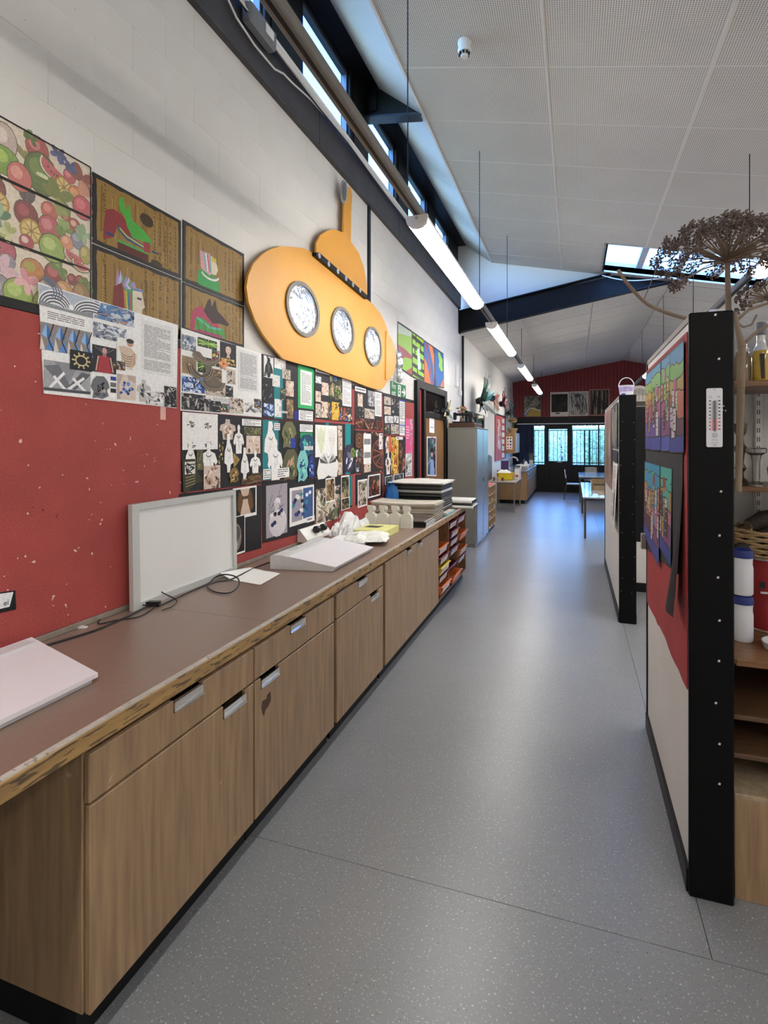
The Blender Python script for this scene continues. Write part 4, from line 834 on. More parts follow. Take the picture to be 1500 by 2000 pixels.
board('dark sheet with rusty gear wheels and a white paper strip', [c4(797, 600), c4(1003, 615), c4(1003, 905), c4(797, 918)], '#262223', [
    ('ph', c4, 805, 740, 846, 902, 'multi', 14), ('ph', c4, 845, 615, 998, 905, 'rust', 26), ('fn', c4, 800, 620, 856, 732, d_gear, '#4a2e20'), ('fn', c4, 915, 640, 1000, 895, d_wheel, '#2c1c16'), ('tx', c4, 860, 625, 915, 845, 2), ('ph', c4, 972, 622, 1000, 740, 'bw', 10), ('ph', c4, 865, 850, 912, 905, 'skin', 10)])
board('black sheet with orange and white heads, beside the pink poster', [c4(1010, 640), c4(1168, 652), c4(1168, 915), c4(1010, 925)], '#242226', [
    ('cut', c4, 1022, 645, 1060, 770, BLOB, '#e8ddd4', 'skin'), ('sw', c4, 1045, 645, 1062, 760, '#d86a3c'), ('cut', c4, 1022, 770, 1062, 920, BUST, '#e6e2dc', 'skin'), ('ph', c4, 1065, 652, 1118, 780, 'yellow', 16), ('ph', c4, 1065, 785, 1118, 915, 'yellow', 16), ('ph', c4, 1122, 685, 1168, 912, 'rust', 22), ('tx', c4, 1100, 648, 1150, 670, 1)])
board('black sheet with two white-edged bust photos partly behind the leaning white panel', [c3(40, 1382), c3(722, 1308), c3(722, 1832), c3(40, 2010)], '#202023', [('fn', c3, 488, 1338, 685, 1555, d_corset, '#eceae6'), ('fn', c3, 488, 1575, 588, 1865, d_head, '#eceae6')])
board('black sheet with geometric necklace prints above the sloping light box', [c3(728, 1275), c3(1165, 1256), c3(1165, 1680), c3(735, 1790)], '#222226', [('fn', c3, 765, 1315, 940, 1700, d_soccer, '#efedec'), ('fn', c3, 960, 1335, 1162, 1598, d_two, '#f0eeec'), ('tx', c3, 1100, 1578, 1166, 1602, 1)])
board('black sheet with beige bust photos behind the plastic-wrapped bundle', [c4(505, 950), c4(778, 930), c4(778, 1160), c4(505, 1255)], '#232326', [('ph', c4, 515, 1035, 690, 1240, 'beige', 30), ('ph', c4, 583, 955, 651, 1118, 'brown', 20, 1), ('ph', c4, 698, 937, 758, 1100, 'floral', 18, 1), ('ph', c4, 698, 1102, 760, 1172, 'floral', 14, 1), ('sw', c4, 760, 935, 779, 1150, '#1f8088')])
board('black sheet with two brown portrait prints above the kraft card stack', [c4(803, 928), c4(1000, 915), c4(1000, 1085), c4(803, 1150)], '#232326', [('ph', c4, 820, 968, 890, 1150, 'beige', 18, 1), ('ph', c4, 895, 932, 985, 1076, 'rust', 22, 1)])
board('small black sheet with white-edged prints above the blue bag', [c4(1012, 926), c4(1165, 916), c4(1165, 1000), c4(1012, 1010)], '#1e1e20', [('ph', c4, 1020, 942, 1075, 990, 'dark', 8, 1), ('ph', c4, 1082, 926, 1155, 985, 'dark', 10, 1)])
# pink poster and monochrome sheet right of the boards
for lab, ps, fnk in (('bright pink poster with a grey figure, left of the fire door', [c4(1170, 515), c4(1222, 520), c4(1222, 768), c4(1170, 770)], 0), ('black and white photo sheet below the pink poster', [c4(1170, 772), c4(1218, 770), c4(1218, 935), c4(1170, 940)], 1)):
    q = quad(ps, XB); c = Cv(*q).base('#e0558c' if fnk == 0 else '#e8e6e4', .001)
    if fnk == 0: c.photo(['#e0558c', '#c9c4c6', '#8f8a90', '#f0a8c4', '#e0558c', '#b8b2b6'], 14, 4, .4, .0, 1, 1); c.text(.05, .2, .45, .6, 5, '#f2c4d6')
    else: c.photo(PAL['bw'], 20, 5, .05, .03, .95, .97)
    tag(c.build('poster'), lab, 'poster')
bx('pink_tape', M('pink_tape', '#d8a89c'), None, XB, 2.262, 1.80, XB+.002, 2.30, 1.865, 0); tag(bpy.data.objects['pink_tape'], 'torn pink tape hanging below the first white collage sheet', 'tape')
q = quad([(-40, 1163), (29, 1153), (31, 1190), (-40, 1206)], XB); tt_ = thing('name_label', 'small black-edged name label on the red board at far left', 'label', q[3])
Cv(*q).base('#1a1a1c', .002).build('mount', tt_); c = Cv(*[q[0].lerp(q[2], .06), q[1].lerp(q[3], .06), q[2].lerp(q[0], .2), q[3].lerp(q[1], .2)], .0024).base('#e6e9ec', .0006).build('card', tt_)
letters('ei', .03, onX(9, 1183, XB+.0035)-Vector((0, .005, 0)), (0, 1, 0), (0, 0, 1), M('label_ink', '#2a2a2e'), tt_)

# ---- fruit paintings
def berry(c, u, v, r, col, dots='#3b1a1a', st='#3f6a30'):
    r *= .74; a = c.W/c.Hh; c.ell(u, v, r*1.08, r*1.2*a, '#3a2a28'); c.ell(u, v, r, r*1.12*a, col)
    q = random.Random(int(u*1000)+int(v*77))
    for _ in range(7): c.ell(u+q.uniform(-.6, .6)*r, v+q.uniform(-.6, .7)*r*a, r*.08, r*.08*a, dots, 5)
    for k in range(3): c.poly([(u-r*.5+k*r*.4, v-r*a), (u-r*.3+k*r*.4, v-r*a*1.5), (u-r*.05+k*r*.4, v-r*a*.9)], st)
def cit(c, u, v, r, col='#b8963c', inn='#d8c07c'):
    r *= .74; a = c.W/c.Hh; c.ell(u, v, r, r*a, '#6a5220'); c.ell(u, v, r*.95, r*.95*a, col); c.ell(u, v, r*.8, r*.8*a, inn)
    for k in range(8): t_ = k*math.pi/4; c.line([(u, v), (u+r*.8*math.cos(t_), v+r*.8*a*math.sin(t_))], .004, '#8a6a2c')
def rnd(c, u, v, r, col, hi, e=1.):
    r *= .74; a = c.W/c.Hh; c.ell(u, v, r*1.06, r*1.06*a*e, '#3a3a2c'); c.ell(u, v, r, r*a*e, col); c.ell(u-r*.25, v-r*.25*a*e, r*.5, r*.45*a*e, hi)
def melon(c, u, v, r, rot=.4):
    r *= .88; a = c.W/c.Hh; pts = lambda k: [(u+k*r*math.cos(rot+t_*math.pi/10), v+k*r*a*.75*math.sin(rot+t_*math.pi/10)) for t_ in range(11)]
    c.poly(pts(1.12), '#4c7a34'); c.poly(pts(1.), '#e6dcc0'); c.poly(pts(.9), '#c05a64')
    q = random.Random(int(u*100))
    for _ in range(5): t_ = q.uniform(.6, 2.6); c.ell(u+r*.5*math.cos(rot+t_), v+r*.4*a*math.sin(rot+t_), r*.06, r*.08*a, '#2a1a1c', 5)
def leafy(c, u, v, r, col, hi):
    q = random.Random(int(u*313+v*97)); a = c.W/c.Hh
    for k in range(9): t_ = q.uniform(0, 6.28); c.ell(u+r*.5*math.cos(t_), v+r*.5*a*math.sin(t_), r*.5, r*.28*a, [col, hi][k % 2], 8, t_)
def fruit1(c):
    c.poly([(.27, .02), (.33, .0), (.68, .62), (.62, .66)], '#8c8450'); rnd(c, .42, .36, .1, '#c8b4ac', '#e4d8cc', 1.3); leafy(c, .62, .42, .1, '#9c8f58', '#7c8a50'); rnd(c, .42, .70, .12, '#6f9a3c', '#a8c85c', .9); rnd(c, .62, .2, .1, '#a8484c', '#d07c78'); leafy(c, .58, .08, .05, '#4a6a34', '#5c8040')
    rnd(c, .65, .62, .15, '#4f6e36', '#6f8c48', 1.1); c.ell(.66, .64, .05, .04, '#dce0b4'); rnd(c, .51, .86, .1, '#c86a68', '#e09a90', 1.1); melon(c, .74, .38, .12, .5); cit(c, .80, .66, .09); rnd(c, .89, .70, .08, '#cf7c4c', '#e0a070'); rnd(c, .84, .4, .06, '#b8505c', '#d8808a'); leafy(c, .93, .35, .11, '#8a3f3c', '#c88a74'); leafy(c, .76, .1, .06, '#36508c', '#2c3f74'); leafy(c, .85, .2, .05, '#36508c', '#2c3f74'); rnd(c, .94, .88, .1, '#c04a5c', '#d8707c'); leafy(c, .76, .9, .12, '#6f7c3c', '#8f9a54'); rnd(c, .3, .9, .08, '#9fae5c', '#c4cc84')
def fruit2(c):
    berry(c, .36, .2, .09, '#7a2c38'); cit(c, .38, .42, .095); leafy(c, .56, .22, .09, '#4a4350', '#5c5262'); rnd(c, .55, .42, .1, '#7a2434', '#a04454'); rnd(c, .70, .2, .075, '#c05c58', '#d88c80'); rnd(c, .82, .2, .05, '#9c3c44', '#c87474'); rnd(c, .88, .26, .06, '#a04a44', '#d8b49c'); leafy(c, .38, .66, .09, '#4c7a5c', '#8fae8c'); cit(c, .58, .68, .10); rnd(c, .70, .5, .1, '#b8505c', '#d08088'); leafy(c, .8, .42, .07, '#6a8a4c', '#8fa864'); rnd(c, .9, .52, .07, '#7c869c', '#a0a8b8'); leafy(c, .95, .36, .07, '#7fa078', '#9cb890'); rnd(c, .72, .84, .12, '#8fae54', '#b8cc7c', .95); rnd(c, .82, .64, .06, '#d88c6c', '#e8b090'); melon(c, .88, .8, .09, .3); rnd(c, .96, .74, .06, '#a89a54', '#c8b878', 1.3); melon(c, .93, .93, .08, .3); rnd(c, .55, .9, .06, '#a83c4c', '#e0c4c0'); leafy(c, .44, .85, .06, '#a8b06c', '#ccd09c')
def fruit3(c):
    berry(c, .42, .16, .09, '#b04a64'); rnd(c, .36, .3, .06, '#9c98a0', '#c4c0c8'); rnd(c, .44, .33, .06, '#8f8c98', '#b8b4c0'); leafy(c, .40, .52, .11, '#b894a8', '#d8b4c0'); rnd(c, .59, .34, .1, '#c07c44', '#a8a04c', .9); rnd(c, .74, .3, .1, '#8c2c3c', '#b85a60'); leafy(c, .76, .18, .07, '#5c7c3c', '#7c9a50'); rnd(c, .86, .28, .05, '#7c2430', '#a84c50'); rnd(c, .92, .26, .05, '#7c2430', '#a84c50'); leafy(c, .96, .36, .07, '#4c6e2c', '#6a8a3c'); rnd(c, .93, .52, .09, '#8a6c3c', '#a88a54', 1.1); rnd(c, .38, .86, .12, '#8c8c94', '#a8a8ac'); rnd(c, .50, .84, .12, '#8fae4c', '#b4cc70'); leafy(c, .55, .58, .08, '#d890a0', '#e8b4b8'); rnd(c, .66, .88, .09, '#9cae5c', '#bcc880'); rnd(c, .80, .56, .09, '#c08c54', '#d8a878'); rnd(c, .88, .66, .07, '#d07c88', '#e8a8b0')
for k, (z0, z1, fnk, lab) in enumerate([(2.885, 2.665, fruit1, 'watercolour fruit painting, top strip of three, with kiwi and dragon fruit'), (2.66, 2.435, fruit2, 'watercolour fruit painting, middle strip, with citrus slices and green apple'), (2.43, 2.215, fruit3, 'watercolour fruit painting, bottom strip, with mango and green cabbage')]):
    c = Cv((XW+.002, 1.19, z0), (XW+.002, 1.85, z0), (XW+.002, 1.85, z1), (XW+.002, 1.19, z1)); c.base('#ddd0bd', .002); c.mix = (.2, lin('#cfc0ac')); fnk(c)
    for q_ in range(7): rnd(c, .05+.045*q_, .2+.6*((q_*37+k*11) % 10)/10, .07+.02*(q_ % 3), ['#b8505c', '#8fae54', '#c07c44', '#7a2c38', '#b8963c'][(q_+k) % 5], ['#d88c80', '#b8cc7c', '#d8a878', '#a04454', '#d8c07c'][(q_+k) % 5])
    c.mix = None
    c.line([(0, 0), (1, 0), (1, 1), (0, 1), (0, 0)], .006, '#2c2826'); tag(c.build('fruit_painting'), lab, 'painting', 'fruit watercolours top left')
# ---- gold Egyptian style panels
def glyphs(c, u0, u1, n, seed):
    r = random.Random(seed); c.k += 1; c.hold = True
    for k in range(n):
        u = u0+(u1-u0)*(k+.5)/n; v = .08
        while v < .9:
            q = r.random(); h = r.uniform(.03, .06)
            if q < .35: c.line([(u-.012, v), (u+.012, v), (u+.012, v+h), (u-.012, v+h*.7)], .003, '#3a2a12')
            elif q < .6: c.line([(u, v), (u+.008, v+h)], .004, '#33240f')
            elif q < .85: c.arc(u, v+h/2, .012, h/2, 0, 330, .003, '#3a2a12', 6)
            v += h+.03
    c.hold = False
def egy(c, seed):
    c.base('#242220', .004); r = random.Random(seed)
    e = [(.035+r.uniform(-.008, .008)+.93*i/12, .06+r.uniform(-.012, .012)) for i in range(13)]+[(.965+r.uniform(-.006, .006), .06+.88*i/8) for i in range(9)]+[(.965-.93*i/12, .94+r.uniform(-.012, .012)) for i in range(13)]+[(.035+r.uniform(-.006, .006), .94-.88*i/8) for i in range(9)]
    c.poly(e, '#96763a')
    for k in range(22): u = r.uniform(.06, .94); c.line([(u, r.uniform(.08, .3)), (u+r.uniform(-.01, .01), r.uniform(.6, .92))], r.uniform(.004, .012), ['#876830', '#a5854a', '#7c5e2c'][k % 3])
    glyphs(c, .62 if seed != 3 else .5, .95, 5, seed); glyphs(c, .06, .16, 1, seed+9)
def e1(c):
    egy(c, 1); c.poly([(.1, .72), (.12, .45), (.2, .38), (.3, .42), (.36, .55), (.42, .75), (.3, .7), (.24, .6), (.2, .8), (.1, .9)], '#8c3436'); c.poly([(.25, .22), (.29, .12), (.33, .3), (.36, .2), (.4, .42), (.5, .46), (.62, .58), (.62, .66), (.48, .66), (.4, .68), (.34, .55), (.32, .42), (.27, .36)], '#49a83c'); c.poly([(.24, .58), (.3, .66), (.56, .72), (.56, .78), (.34, .76), (.24, .66)], '#3a5a7c'); c.line([(.26, .62), (.34, .7), (.55, .75)], .008, '#c8b450'); c.rect(.24, .80, .58, .84, '#4ca04a'); c.rect(.24, .84, .58, .95, '#5c2a20'); c.poly([(.52, .66), (.6, .64), (.6, .8), (.53, .82)], '#9c3a40'); c.rect(.12, .76, .2, .8, '#2a3f6a'); c.rect(.62, .74, .7, .77, '#2a3f6a'); c.ell(.56, .3, .08, .1, '#40301a'); c.ell(.68, .92, .07, .05, '#40301a')
def e2(c):
    egy(c, 2); c.poly([(.2, .9), (.22, .7), (.3, .66), (.44, .68), (.56, .8), (.56, .95), (.22, .95)], '#2f9a4a'); c.poly([(.24, .36), (.4, .34), (.44, .6), (.4, .72), (.26, .66)], '#d2a0a8')
    for k in range(5): c.line([(.3+.03*k, .36), (.34+.025*k, .66)], .01, ['#4fa8b0', '#e6e2dc', '#c05a54'][k % 3])
    c.poly([(.42, .42), (.5, .44), (.53, .55), (.5, .66), (.42, .68)], '#d6cdb0'); c.arc(.4, .68, .14, .1, 10, 160, .012, '#e6e2dc'); c.poly([(.42, .36), (.5, .38), (.5, .46), (.42, .44)], '#c8b840')
def e3(c):
    egy(c, 3)
    for k in range(7): c.poly([(.22+.025*k, .5-.02*k), (.24+.03*k, .2+.02*k), (.28+.03*k, .5)], ['#a890c0', '#c8b8d8', '#6a9a6c'][k % 3])
    c.poly([(.18, .95), (.2, .5), (.28, .4), (.34, .6), (.36, .95)], '#7c3430'); c.poly([(.3, .5), (.4, .44), (.42, .95), (.32, .95)], '#4f9a58')
    for k in range(4): c.line([(.31+.02*k, .5), (.33+.02*k, .95)], .008, ['#d86a4c', '#c8c84c', '#3a7a9c', '#c04a5c'][k])
    c.poly([(.4, .42), (.5, .40), (.52, .55), (.54, .66), (.51, .7), (.5, .85), (.44, .98), (.4, .98)], '#d9cdb8'); c.rect(.45, .54, .5, .57, '#2a3040'); c.line([(.4, .44), (.52, .42)], .012, '#7c84b8')
def e4(c):
    egy(c, 4); c.poly([(.1, .8), (.14, .5), (.24, .38), (.4, .42), (.5, .6), (.58, .75), (.56, .95), (.1, .95)], '#b03c58'); c.poly([(.3, .45), (.36, .2), (.4, .12), (.43, .3), (.48, .1), (.52, .34), (.62, .44), (.72, .56), (.7, .62), (.56, .62), (.44, .66), (.36, .56)], '#3a2420'); c.poly([(.16, .92), (.18, .66), (.28, .62), (.5, .76), (.62, .72), (.66, .92)], '#3f9c40'); c.line([(.2, .64), (.4, .78), (.58, .74)], .012, '#58b8a0'); c.rect(.2, .88, .6, .95, '#a04a6c')
    for k in range(4): c.line([(.2+.1*k, .7), (.24+.1*k, .92)], .006, '#7c2c48')
XE = XW+.002
for y0, y1, z0, z1, fnk, lab in ((1.862, 2.434, 2.872, 2.563, e1, 'gold papyrus-style panel with a bright green animal head'), (2.45, 3.03, 2.886, 2.556, e2, 'gold papyrus-style panel with a green-cloaked figure in striped headdress'), (1.862, 2.434, 2.556, 2.24, e3, 'gold papyrus-style panel with a pale profile and feather headdress'), (2.45, 3.03, 2.55, 2.29, e4, 'gold papyrus-style panel with a black jackal head in pink')):
    c = Cv((XE, y0, z0), (XE, y1, z0), (XE, y1, z1), (XE, y0, z1)); fnk(c); tag(c.build('papyrus_panel'), lab, 'painting', 'gold papyrus-style panels')
# ---- four bright abstract paintings above the fire door
def a1(c):
    c.base('#b8c4b4', .003); c.poly([(0, .25), (1, .12), (1, .6), (0, .55)], '#8fb850'); c.poly([(0, .5), (.5, .5), (1, .55), (1, .95), (.3, .95), (0, .85)], '#9c4c58'); c.poly([(0, .9), (.5, .68), (1, .62), (1, .9), (.4, 1), (0, 1)], '#8cbc40'); c.poly([(.5, 1), (1, .8), (1, 1)], '#a84a4c')
def a2(c):
    c.base('#8fc040', .003)
    for v in (.1, .3, .5, .72, .9): c.line([(0, v), (1, v+.04)], .05, '#202420')
    for u, v in ((.3, 0), (.7, .1), (.2, .3), (.8, .5), (.4, .72), (.65, .9)): c.line([(u, v), (u+.03, v+.2)], .045, '#202420')
    c.poly([(.4, .3), (.6, .28), (.72, .75), (.45, .78)], '#bcd4e4')
def a3(c):
    c.base('#2f5f9c', .003); c.poly([(0, .4), (.25, .5), (.7, 1), (0, 1)], '#e0703c'); c.poly([(.4, 0), (.8, 0), (1, .3), (1, .6), (.7, .3)], '#e0783c'); c.poly([(0, 0), (.3, 0), (.9, 1), (.65, 1), (.3, .55), (0, .3)], '#35649f'); c.line([(.15, 0), (.5, .5), (.8, 1)], .05, '#a83c50'); c.poly([(.8, .2), (1, .15), (1, .9), (.9, .6)], '#e07c48')
def a4(c):
    c.base('#2c64a8', .003); c.poly([(.35, .08), (.55, .02), (.7, .12), (.9, .18), (.85, .35), (.92, .5), (.7, .55), (.6, .5), (.42, .42), (.5, .28)], '#90c43c'); c.poly([(.6, .95), (1, .72), (1, 1), (.6, 1)], '#e07440'); c.poly([(0, .7), (.2, .9), (.2, 1), (0, 1)], '#284a80')
for ps, fnk, lab in (([c5(1097, 942), c5(1187, 1002), c5(1190, 1288), c5(1097, 1225)], a1, 'green and pink landscape painting right of the submarine nose'), ([c5(1189, 1004), c5(1262, 1056), c5(1265, 1325), c5(1192, 1290)], a2, 'lime green painting with black brick lines'), ([c5(1264, 1060), c5(1330, 1105), c5(1330, 1350), c5(1267, 1326)], a3, 'blue painting with swooping orange stripes'), ([c5(1332, 1106), c5(1388, 1146), c5(1392, 1362), c5(1334, 1350)], a4, 'deep blue painting with a lime green splash')):
    c = Cv(*quad(ps, XW+.002)); fnk(c); c.line([(0, 0), (1, 0), (1, 1), (0, 1), (0, 0)], .02, '#26282c'); tag(c.build('abstract_painting'), lab, 'painting', 'bright paintings over the fire door')
# ---- fire exit sign
q = quad([(763, 744), (791, 757), (791, 782), (763, 772)], XW+.001); q = [Vector((XW+.001, y, z)) for y, z in ((6.01, 2.385), (6.60, 2.385), (6.60, 2.205), (6.01, 2.205))]
t = thing('fire_exit_sign', 'green fire exit sign with running figure and arrow', 'sign', q[3])
Cv(*q).base('#1d7a4a', .004).build('plate', t)
ink = M('sign_white', '#f4f6f2', r=.5, var=.01)
letters('Fire', .10, (XW+.006, 6.03, 2.305), (0, 1, 0), (0, 0, 1), ink, t); letters('exit', .10, (XW+.006, 6.03, 2.225), (0, 1, 0), (0, 0, 1), ink, t)
c = Cv(*q, .0045); c.rect(.46, .1, .64, .9, '#f2f5f0'); c.ell(.56, .22, .035, .09, '#1d7a4a'); c.line([(.55, .32), (.53, .58), (.6, .72), (.58, .88)], .022, '#1d7a4a'); c.line([(.53, .58), (.49, .74)], .02, '#1d7a4a'); c.line([(.6, .46), (.54, .38), (.48, .5)], .015, '#1d7a4a')
c.line([(.72, .5), (.94, .5)], .025, '#f4f6f2'); c.line([(.84, .25), (.95, .5), (.84, .75)], .025, '#f4f6f2'); c.build('symbols', t)
# ---- notices on and beside the fire door
def sheet_on(lab, ps, X, fnk, nm='notice', cat='notice', col='#eef0f2'):
    c = Cv(*quad(ps, X)).base(col, .0012); fnk(c); return tag(c.build(nm), lab, cat)
def k1(x, y): return (740+x/4.6875, 680+y/4.6875)
sheet_on('white notice with blue lettering on the brown fire door', [k1(462, 582), k1(507, 592), k1(507, 778), k1(462, 772)], XW+.026, lambda c: (c.text(.1, .05, .9, .3, 3, '#4a6aa8'), c.text(.2, .7, .8, .78, 1, '#4a6aa8')))
def portrait(c):
    c.photo(['#3a5a62', '#2a3a48', '#6a8a7c', '#1c2430', '#a8b8c8', '#84506c'], 24, 3, .06, .03, .94, .97); c.ell(.5, .42, .14, .1, '#c88a8c'); c.ell(.5, .34, .18, .07, '#1c1a20'); c.poly([(.3, .97), (.35, .62), (.5, .55), (.68, .62), (.75, .97)], '#8fa4d8')
sheet_on('portrait print of a figure in pale blue on the brown fire door', [k1(440, 810), k1(525, 812), k1(525, 1172), k1(440, 1168)], XW+.026, portrait, 'portrait_print', 'print')
sheet_on('small pink flyer on the red strip beside the fire door', [k1(346, 830), k1(372, 838), k1(372, 980), k1(346, 980)], XW+.0125, lambda c: c.photo(['#e8b0c4', '#c87c9c', '#f4e4ea', '#e8b0c4'], 8, 2), 'flyer', 'flyer')

# ---- the submarine
sub = thing('submarine_cutout', 'large yellow plywood submarine with three shiny portholes on the white wall', 'wall decoration', (XW, 4.6, 2.2))
ys_mat = M('submarine_yellow', '#dd9f3a', r=.5, var=.05, scale=3, bump=.05, bscale=40)
grey_p = M('porthole_grey', '#6e685e', r=.5)
XS = XW+.05
hull = [(345, 460), (290, 478), (240, 508), (180, 570), (148, 645), (135, 720), (150, 820), (190, 930), (240, 1020), (300, 1100), (370, 1178), (470, 1208), (570, 1232), (700, 1282), (800, 1312), (900, 1352), (975, 1375), (1008, 1362), (1040, 1305), (1040, 1010), (1020, 950), (990, 890), (940, 830), (903, 796), (580, 512), (500, 472), (420, 463)]
MB().prism([WP(c5(*p), XS) for p in hull], (-.018, 0, 0)).build('hull', ys_mat, sub)
nose = [(1026, 1000), (1060, 1050), (1085, 1120), (1090, 1200), (1075, 1270), (1045, 1310), (1024, 1308)]
MB().prism([WP(c5(*p), XS+.012) for p in nose], (-.016, 0, 0)).build('nose', ys_mat, sub)
tower = [(580, 505), (580, 440), (605, 390), (650, 360), (700, 352), (752, 372), (757, 180), (775, 75), (798, 90), (808, 130), (803, 250), (800, 430), (850, 500), (885, 600), (900, 700), (905, 798)]
MB().prism([WP(c5(*p), XS+.01) for p in tower], (-.016, 0, 0)).build('tower', ys_mat, sub)
MB().prism([WP(c5(*p), XS+.035) for p in ((578, 498), (600, 500), (905, 772), (905, 796), (580, 520))], (-.045, 0, 0)).build('deck_strip', black, sub)
for p in ((598, 520), (658, 573), (716, 620), (768, 665), (812, 704), (858, 740)):
    q_ = WP(c5(*p), XS+.035); MB().disc(q_, .022, .004, 'x', 14).build('stud', alu, sub)
MB().prism([WP(c5(762+17*math.cos(a*math.pi/10), 110+74*math.sin(a*math.pi/10)), XS+.03) for a in range(20)], (-.02, 0, 0)).build('periscope_rim', M('periscope_grey', '#a3a4a6', r=.4), sub)
MB().prism([WP(c5(761+12*math.cos(a*math.pi/10), 110+60*math.sin(a*math.pi/10)), XS+.034) for a in range(20)], (-.006, 0, 0)).build('periscope_lens', M('lens_grey', '#5d5e62', r=.3), sub)
foil = bpy.data.materials.new('crinkled_film'); foil.use_nodes = True; n_ = foil.node_tree.nodes; b_ = n_['Principled BSDF']; b_.inputs['Base Color'].default_value = (.72, .76, .82, 1); b_.inputs['Metallic'].default_value = .7; b_.inputs['Roughness'].default_value = .2
vo = n_.new('ShaderNodeTexNoise'); vo.inputs['Scale'].default_value = 7; vo.inputs['Detail'].default_value = 3; vo.inputs['Distortion'].default_value = 1.5; bu = n_.new('ShaderNodeBump'); bu.inputs['Strength'].default_value = .55; bu.inputs['Distance'].default_value = .04
tc_ = n_.new('ShaderNodeTexCoord'); foil.node_tree.links.new(tc_.outputs['Object'], vo.inputs[0]); foil.node_tree.links.new(vo.outputs[0], bu.inputs['Height']); foil.node_tree.links.new(bu.outputs[0], b_.inputs['Normal'])
for cx, cy, y0, y1, k in ((488, 860, 688, 1032, .86), (742, 993, 847, 1140, .85), (938, 1100, 975, 1223, .87)):
    cc = WP(c5(cx, cy), XS); R_ = (WP(c5(cx, y0), XS).z-WP(c5(cx, y1), XS).z)/2; cz = (WP(c5(cx, y0), XS).z+WP(c5(cx, y1), XS).z)/2; cc.z = cz
    L_ = WP(c5({488: 380, 742: 669, 938: 881}[cx], cy), XS).y; Rr = WP(c5({488: 594, 742: 815, 938: 991}[cx], cy), XS).y; cc.y = (L_+Rr)/2; ry = (Rr-L_)/2
    def ring(k_, x): return [Vector((XS+x, cc.y+ry*k_*math.cos(a*math.pi/18), cc.z+R_*k_*math.sin(a*math.pi/18))) for a in range(36)]
    A, B, C_, D_ = ring(1, 0), ring(1, .014), ring(k, .014), ring(k, 0); m = MB(); n36 = 36
    m.add(A+B+C_+D_, [[r_*36+i, r_*36+(i+1) % 36, (r_+1)*36+(i+1) % 36, (r_+1)*36+i] for r_ in range(3) for i in range(36)]); rg = m.build('porthole_ring', grey_p, sub)
    m = MB(); ctr = [Vector((XS+.012, cc.y, cc.z))]; r1, r2 = ring(k, .004), ring(k*.6, .013)
    m.add(ctr+r2+r1, [[0, 1+i, 1+(i+1) % 36] for i in range(36)]+[[1+i, 37+i, 37+(i+1) % 36, 1+(i+1) % 36] for i in range(36)]); m.build('porthole_film', foil, rg, smooth=True)
# silver bottle propeller behind the nose
m = MB()
for p, r_ in ((k1(178, 70), .05), (k1(185, 130), .07), (k1(183, 215), .05), (k1(185, 262), .055)):
    q_ = WP(p, XW+.06); m.blob(q_, (r_*.7, r_, r_*1.25), 9, 6, .12)
tag(m.build('foil_propeller', foil, smooth=True), 'crumpled silver foil propeller blades at the submarine nose', 'wall decoration')
# ================================================================ THINGS ON THE LEFT BENCH
ZT = .9005
# light box, near left
t = thing('light_box', 'flat white light box lying at the near left end of the bench', 'light box', (-1.7, 1.1, ZT))
def lb1(z0, z1, i=0.): return [(-1.478-i, .72, 0), (-1.478-i, 1.40-i, 0), (-1.945+i, 1.535-i, 0), (-1.945+i, .80, 0)]
MB().prism([(p[0], p[1], ZT) for p in lb1(0, 0, .012)], (0, 0, .016)).build('tray', M('light_box_grey', '#b9b9bb', r=.5), t)
P = lb1(0, 0); m = MB(); top = [Vector((p[0], p[1], ZT+.03)) for p in P]; bot = [Vector((p[0], p[1], ZT+.016)) for p in P]
top[2].z += .018; top[3].z += .018; m.add(bot+top, [(0, 1, 2, 3), (4, 5, 6, 7), (0, 1, 5, 4), (1, 2, 6, 5), (2, 3, 7, 6), (3, 0, 4, 7)]); m.build('screen', M('opal_acrylic', '#e4e1e5', r=.35, var=.01), t)
bx('control_strip', M('strip_grey', '#cfcdd0', r=.4), t, -1.93, .85, ZT+.044, -1.87, 1.50, ZT+.052, .002)
# framed white panel leaning on the wall
t = thing('whiteboard', 'framed white panel leaning against the red board', 'panel', (-1.94, 2.5, ZT))
def lean(y, h, d): return Vector((-1.930-.008*(y-2.05)/.85-h*.018+d, y, ZT+h))
Y0, Y1, HH = 2.03, 2.87, .495
def lbox(y0, y1, h0, h1, d0, d1): 
    m = MB(); v = [lean(y, h, d) for d in (d0, d1) for y, h in ((y0, h0), (y1, h0), (y1, h1), (y0, h1))]
    return m.add(v, [(0, 3, 2, 1), (4, 5, 6, 7), (0, 1, 5, 4), (1, 2, 6, 5), (2, 3, 7, 6), (3, 0, 4, 7)])
frm = M('panel_frame', '#c3c5c1', r=.35, metal=.1, var=.02)
lbox(Y0+.02, Y1-.02, .02, HH-.02, -.02, -.012).build('board', M('white_board', '#e2e2de', r=.3, var=.01), t)
for a in ((Y0, Y0+.045, 0, HH), (Y1-.03, Y1, 0, HH), (Y0+.045, Y1-.03, HH-.03, HH), (Y0+.045, Y1-.03, 0, .03)): lbox(*a, -.024, 0).build('frame_bar', frm, t)
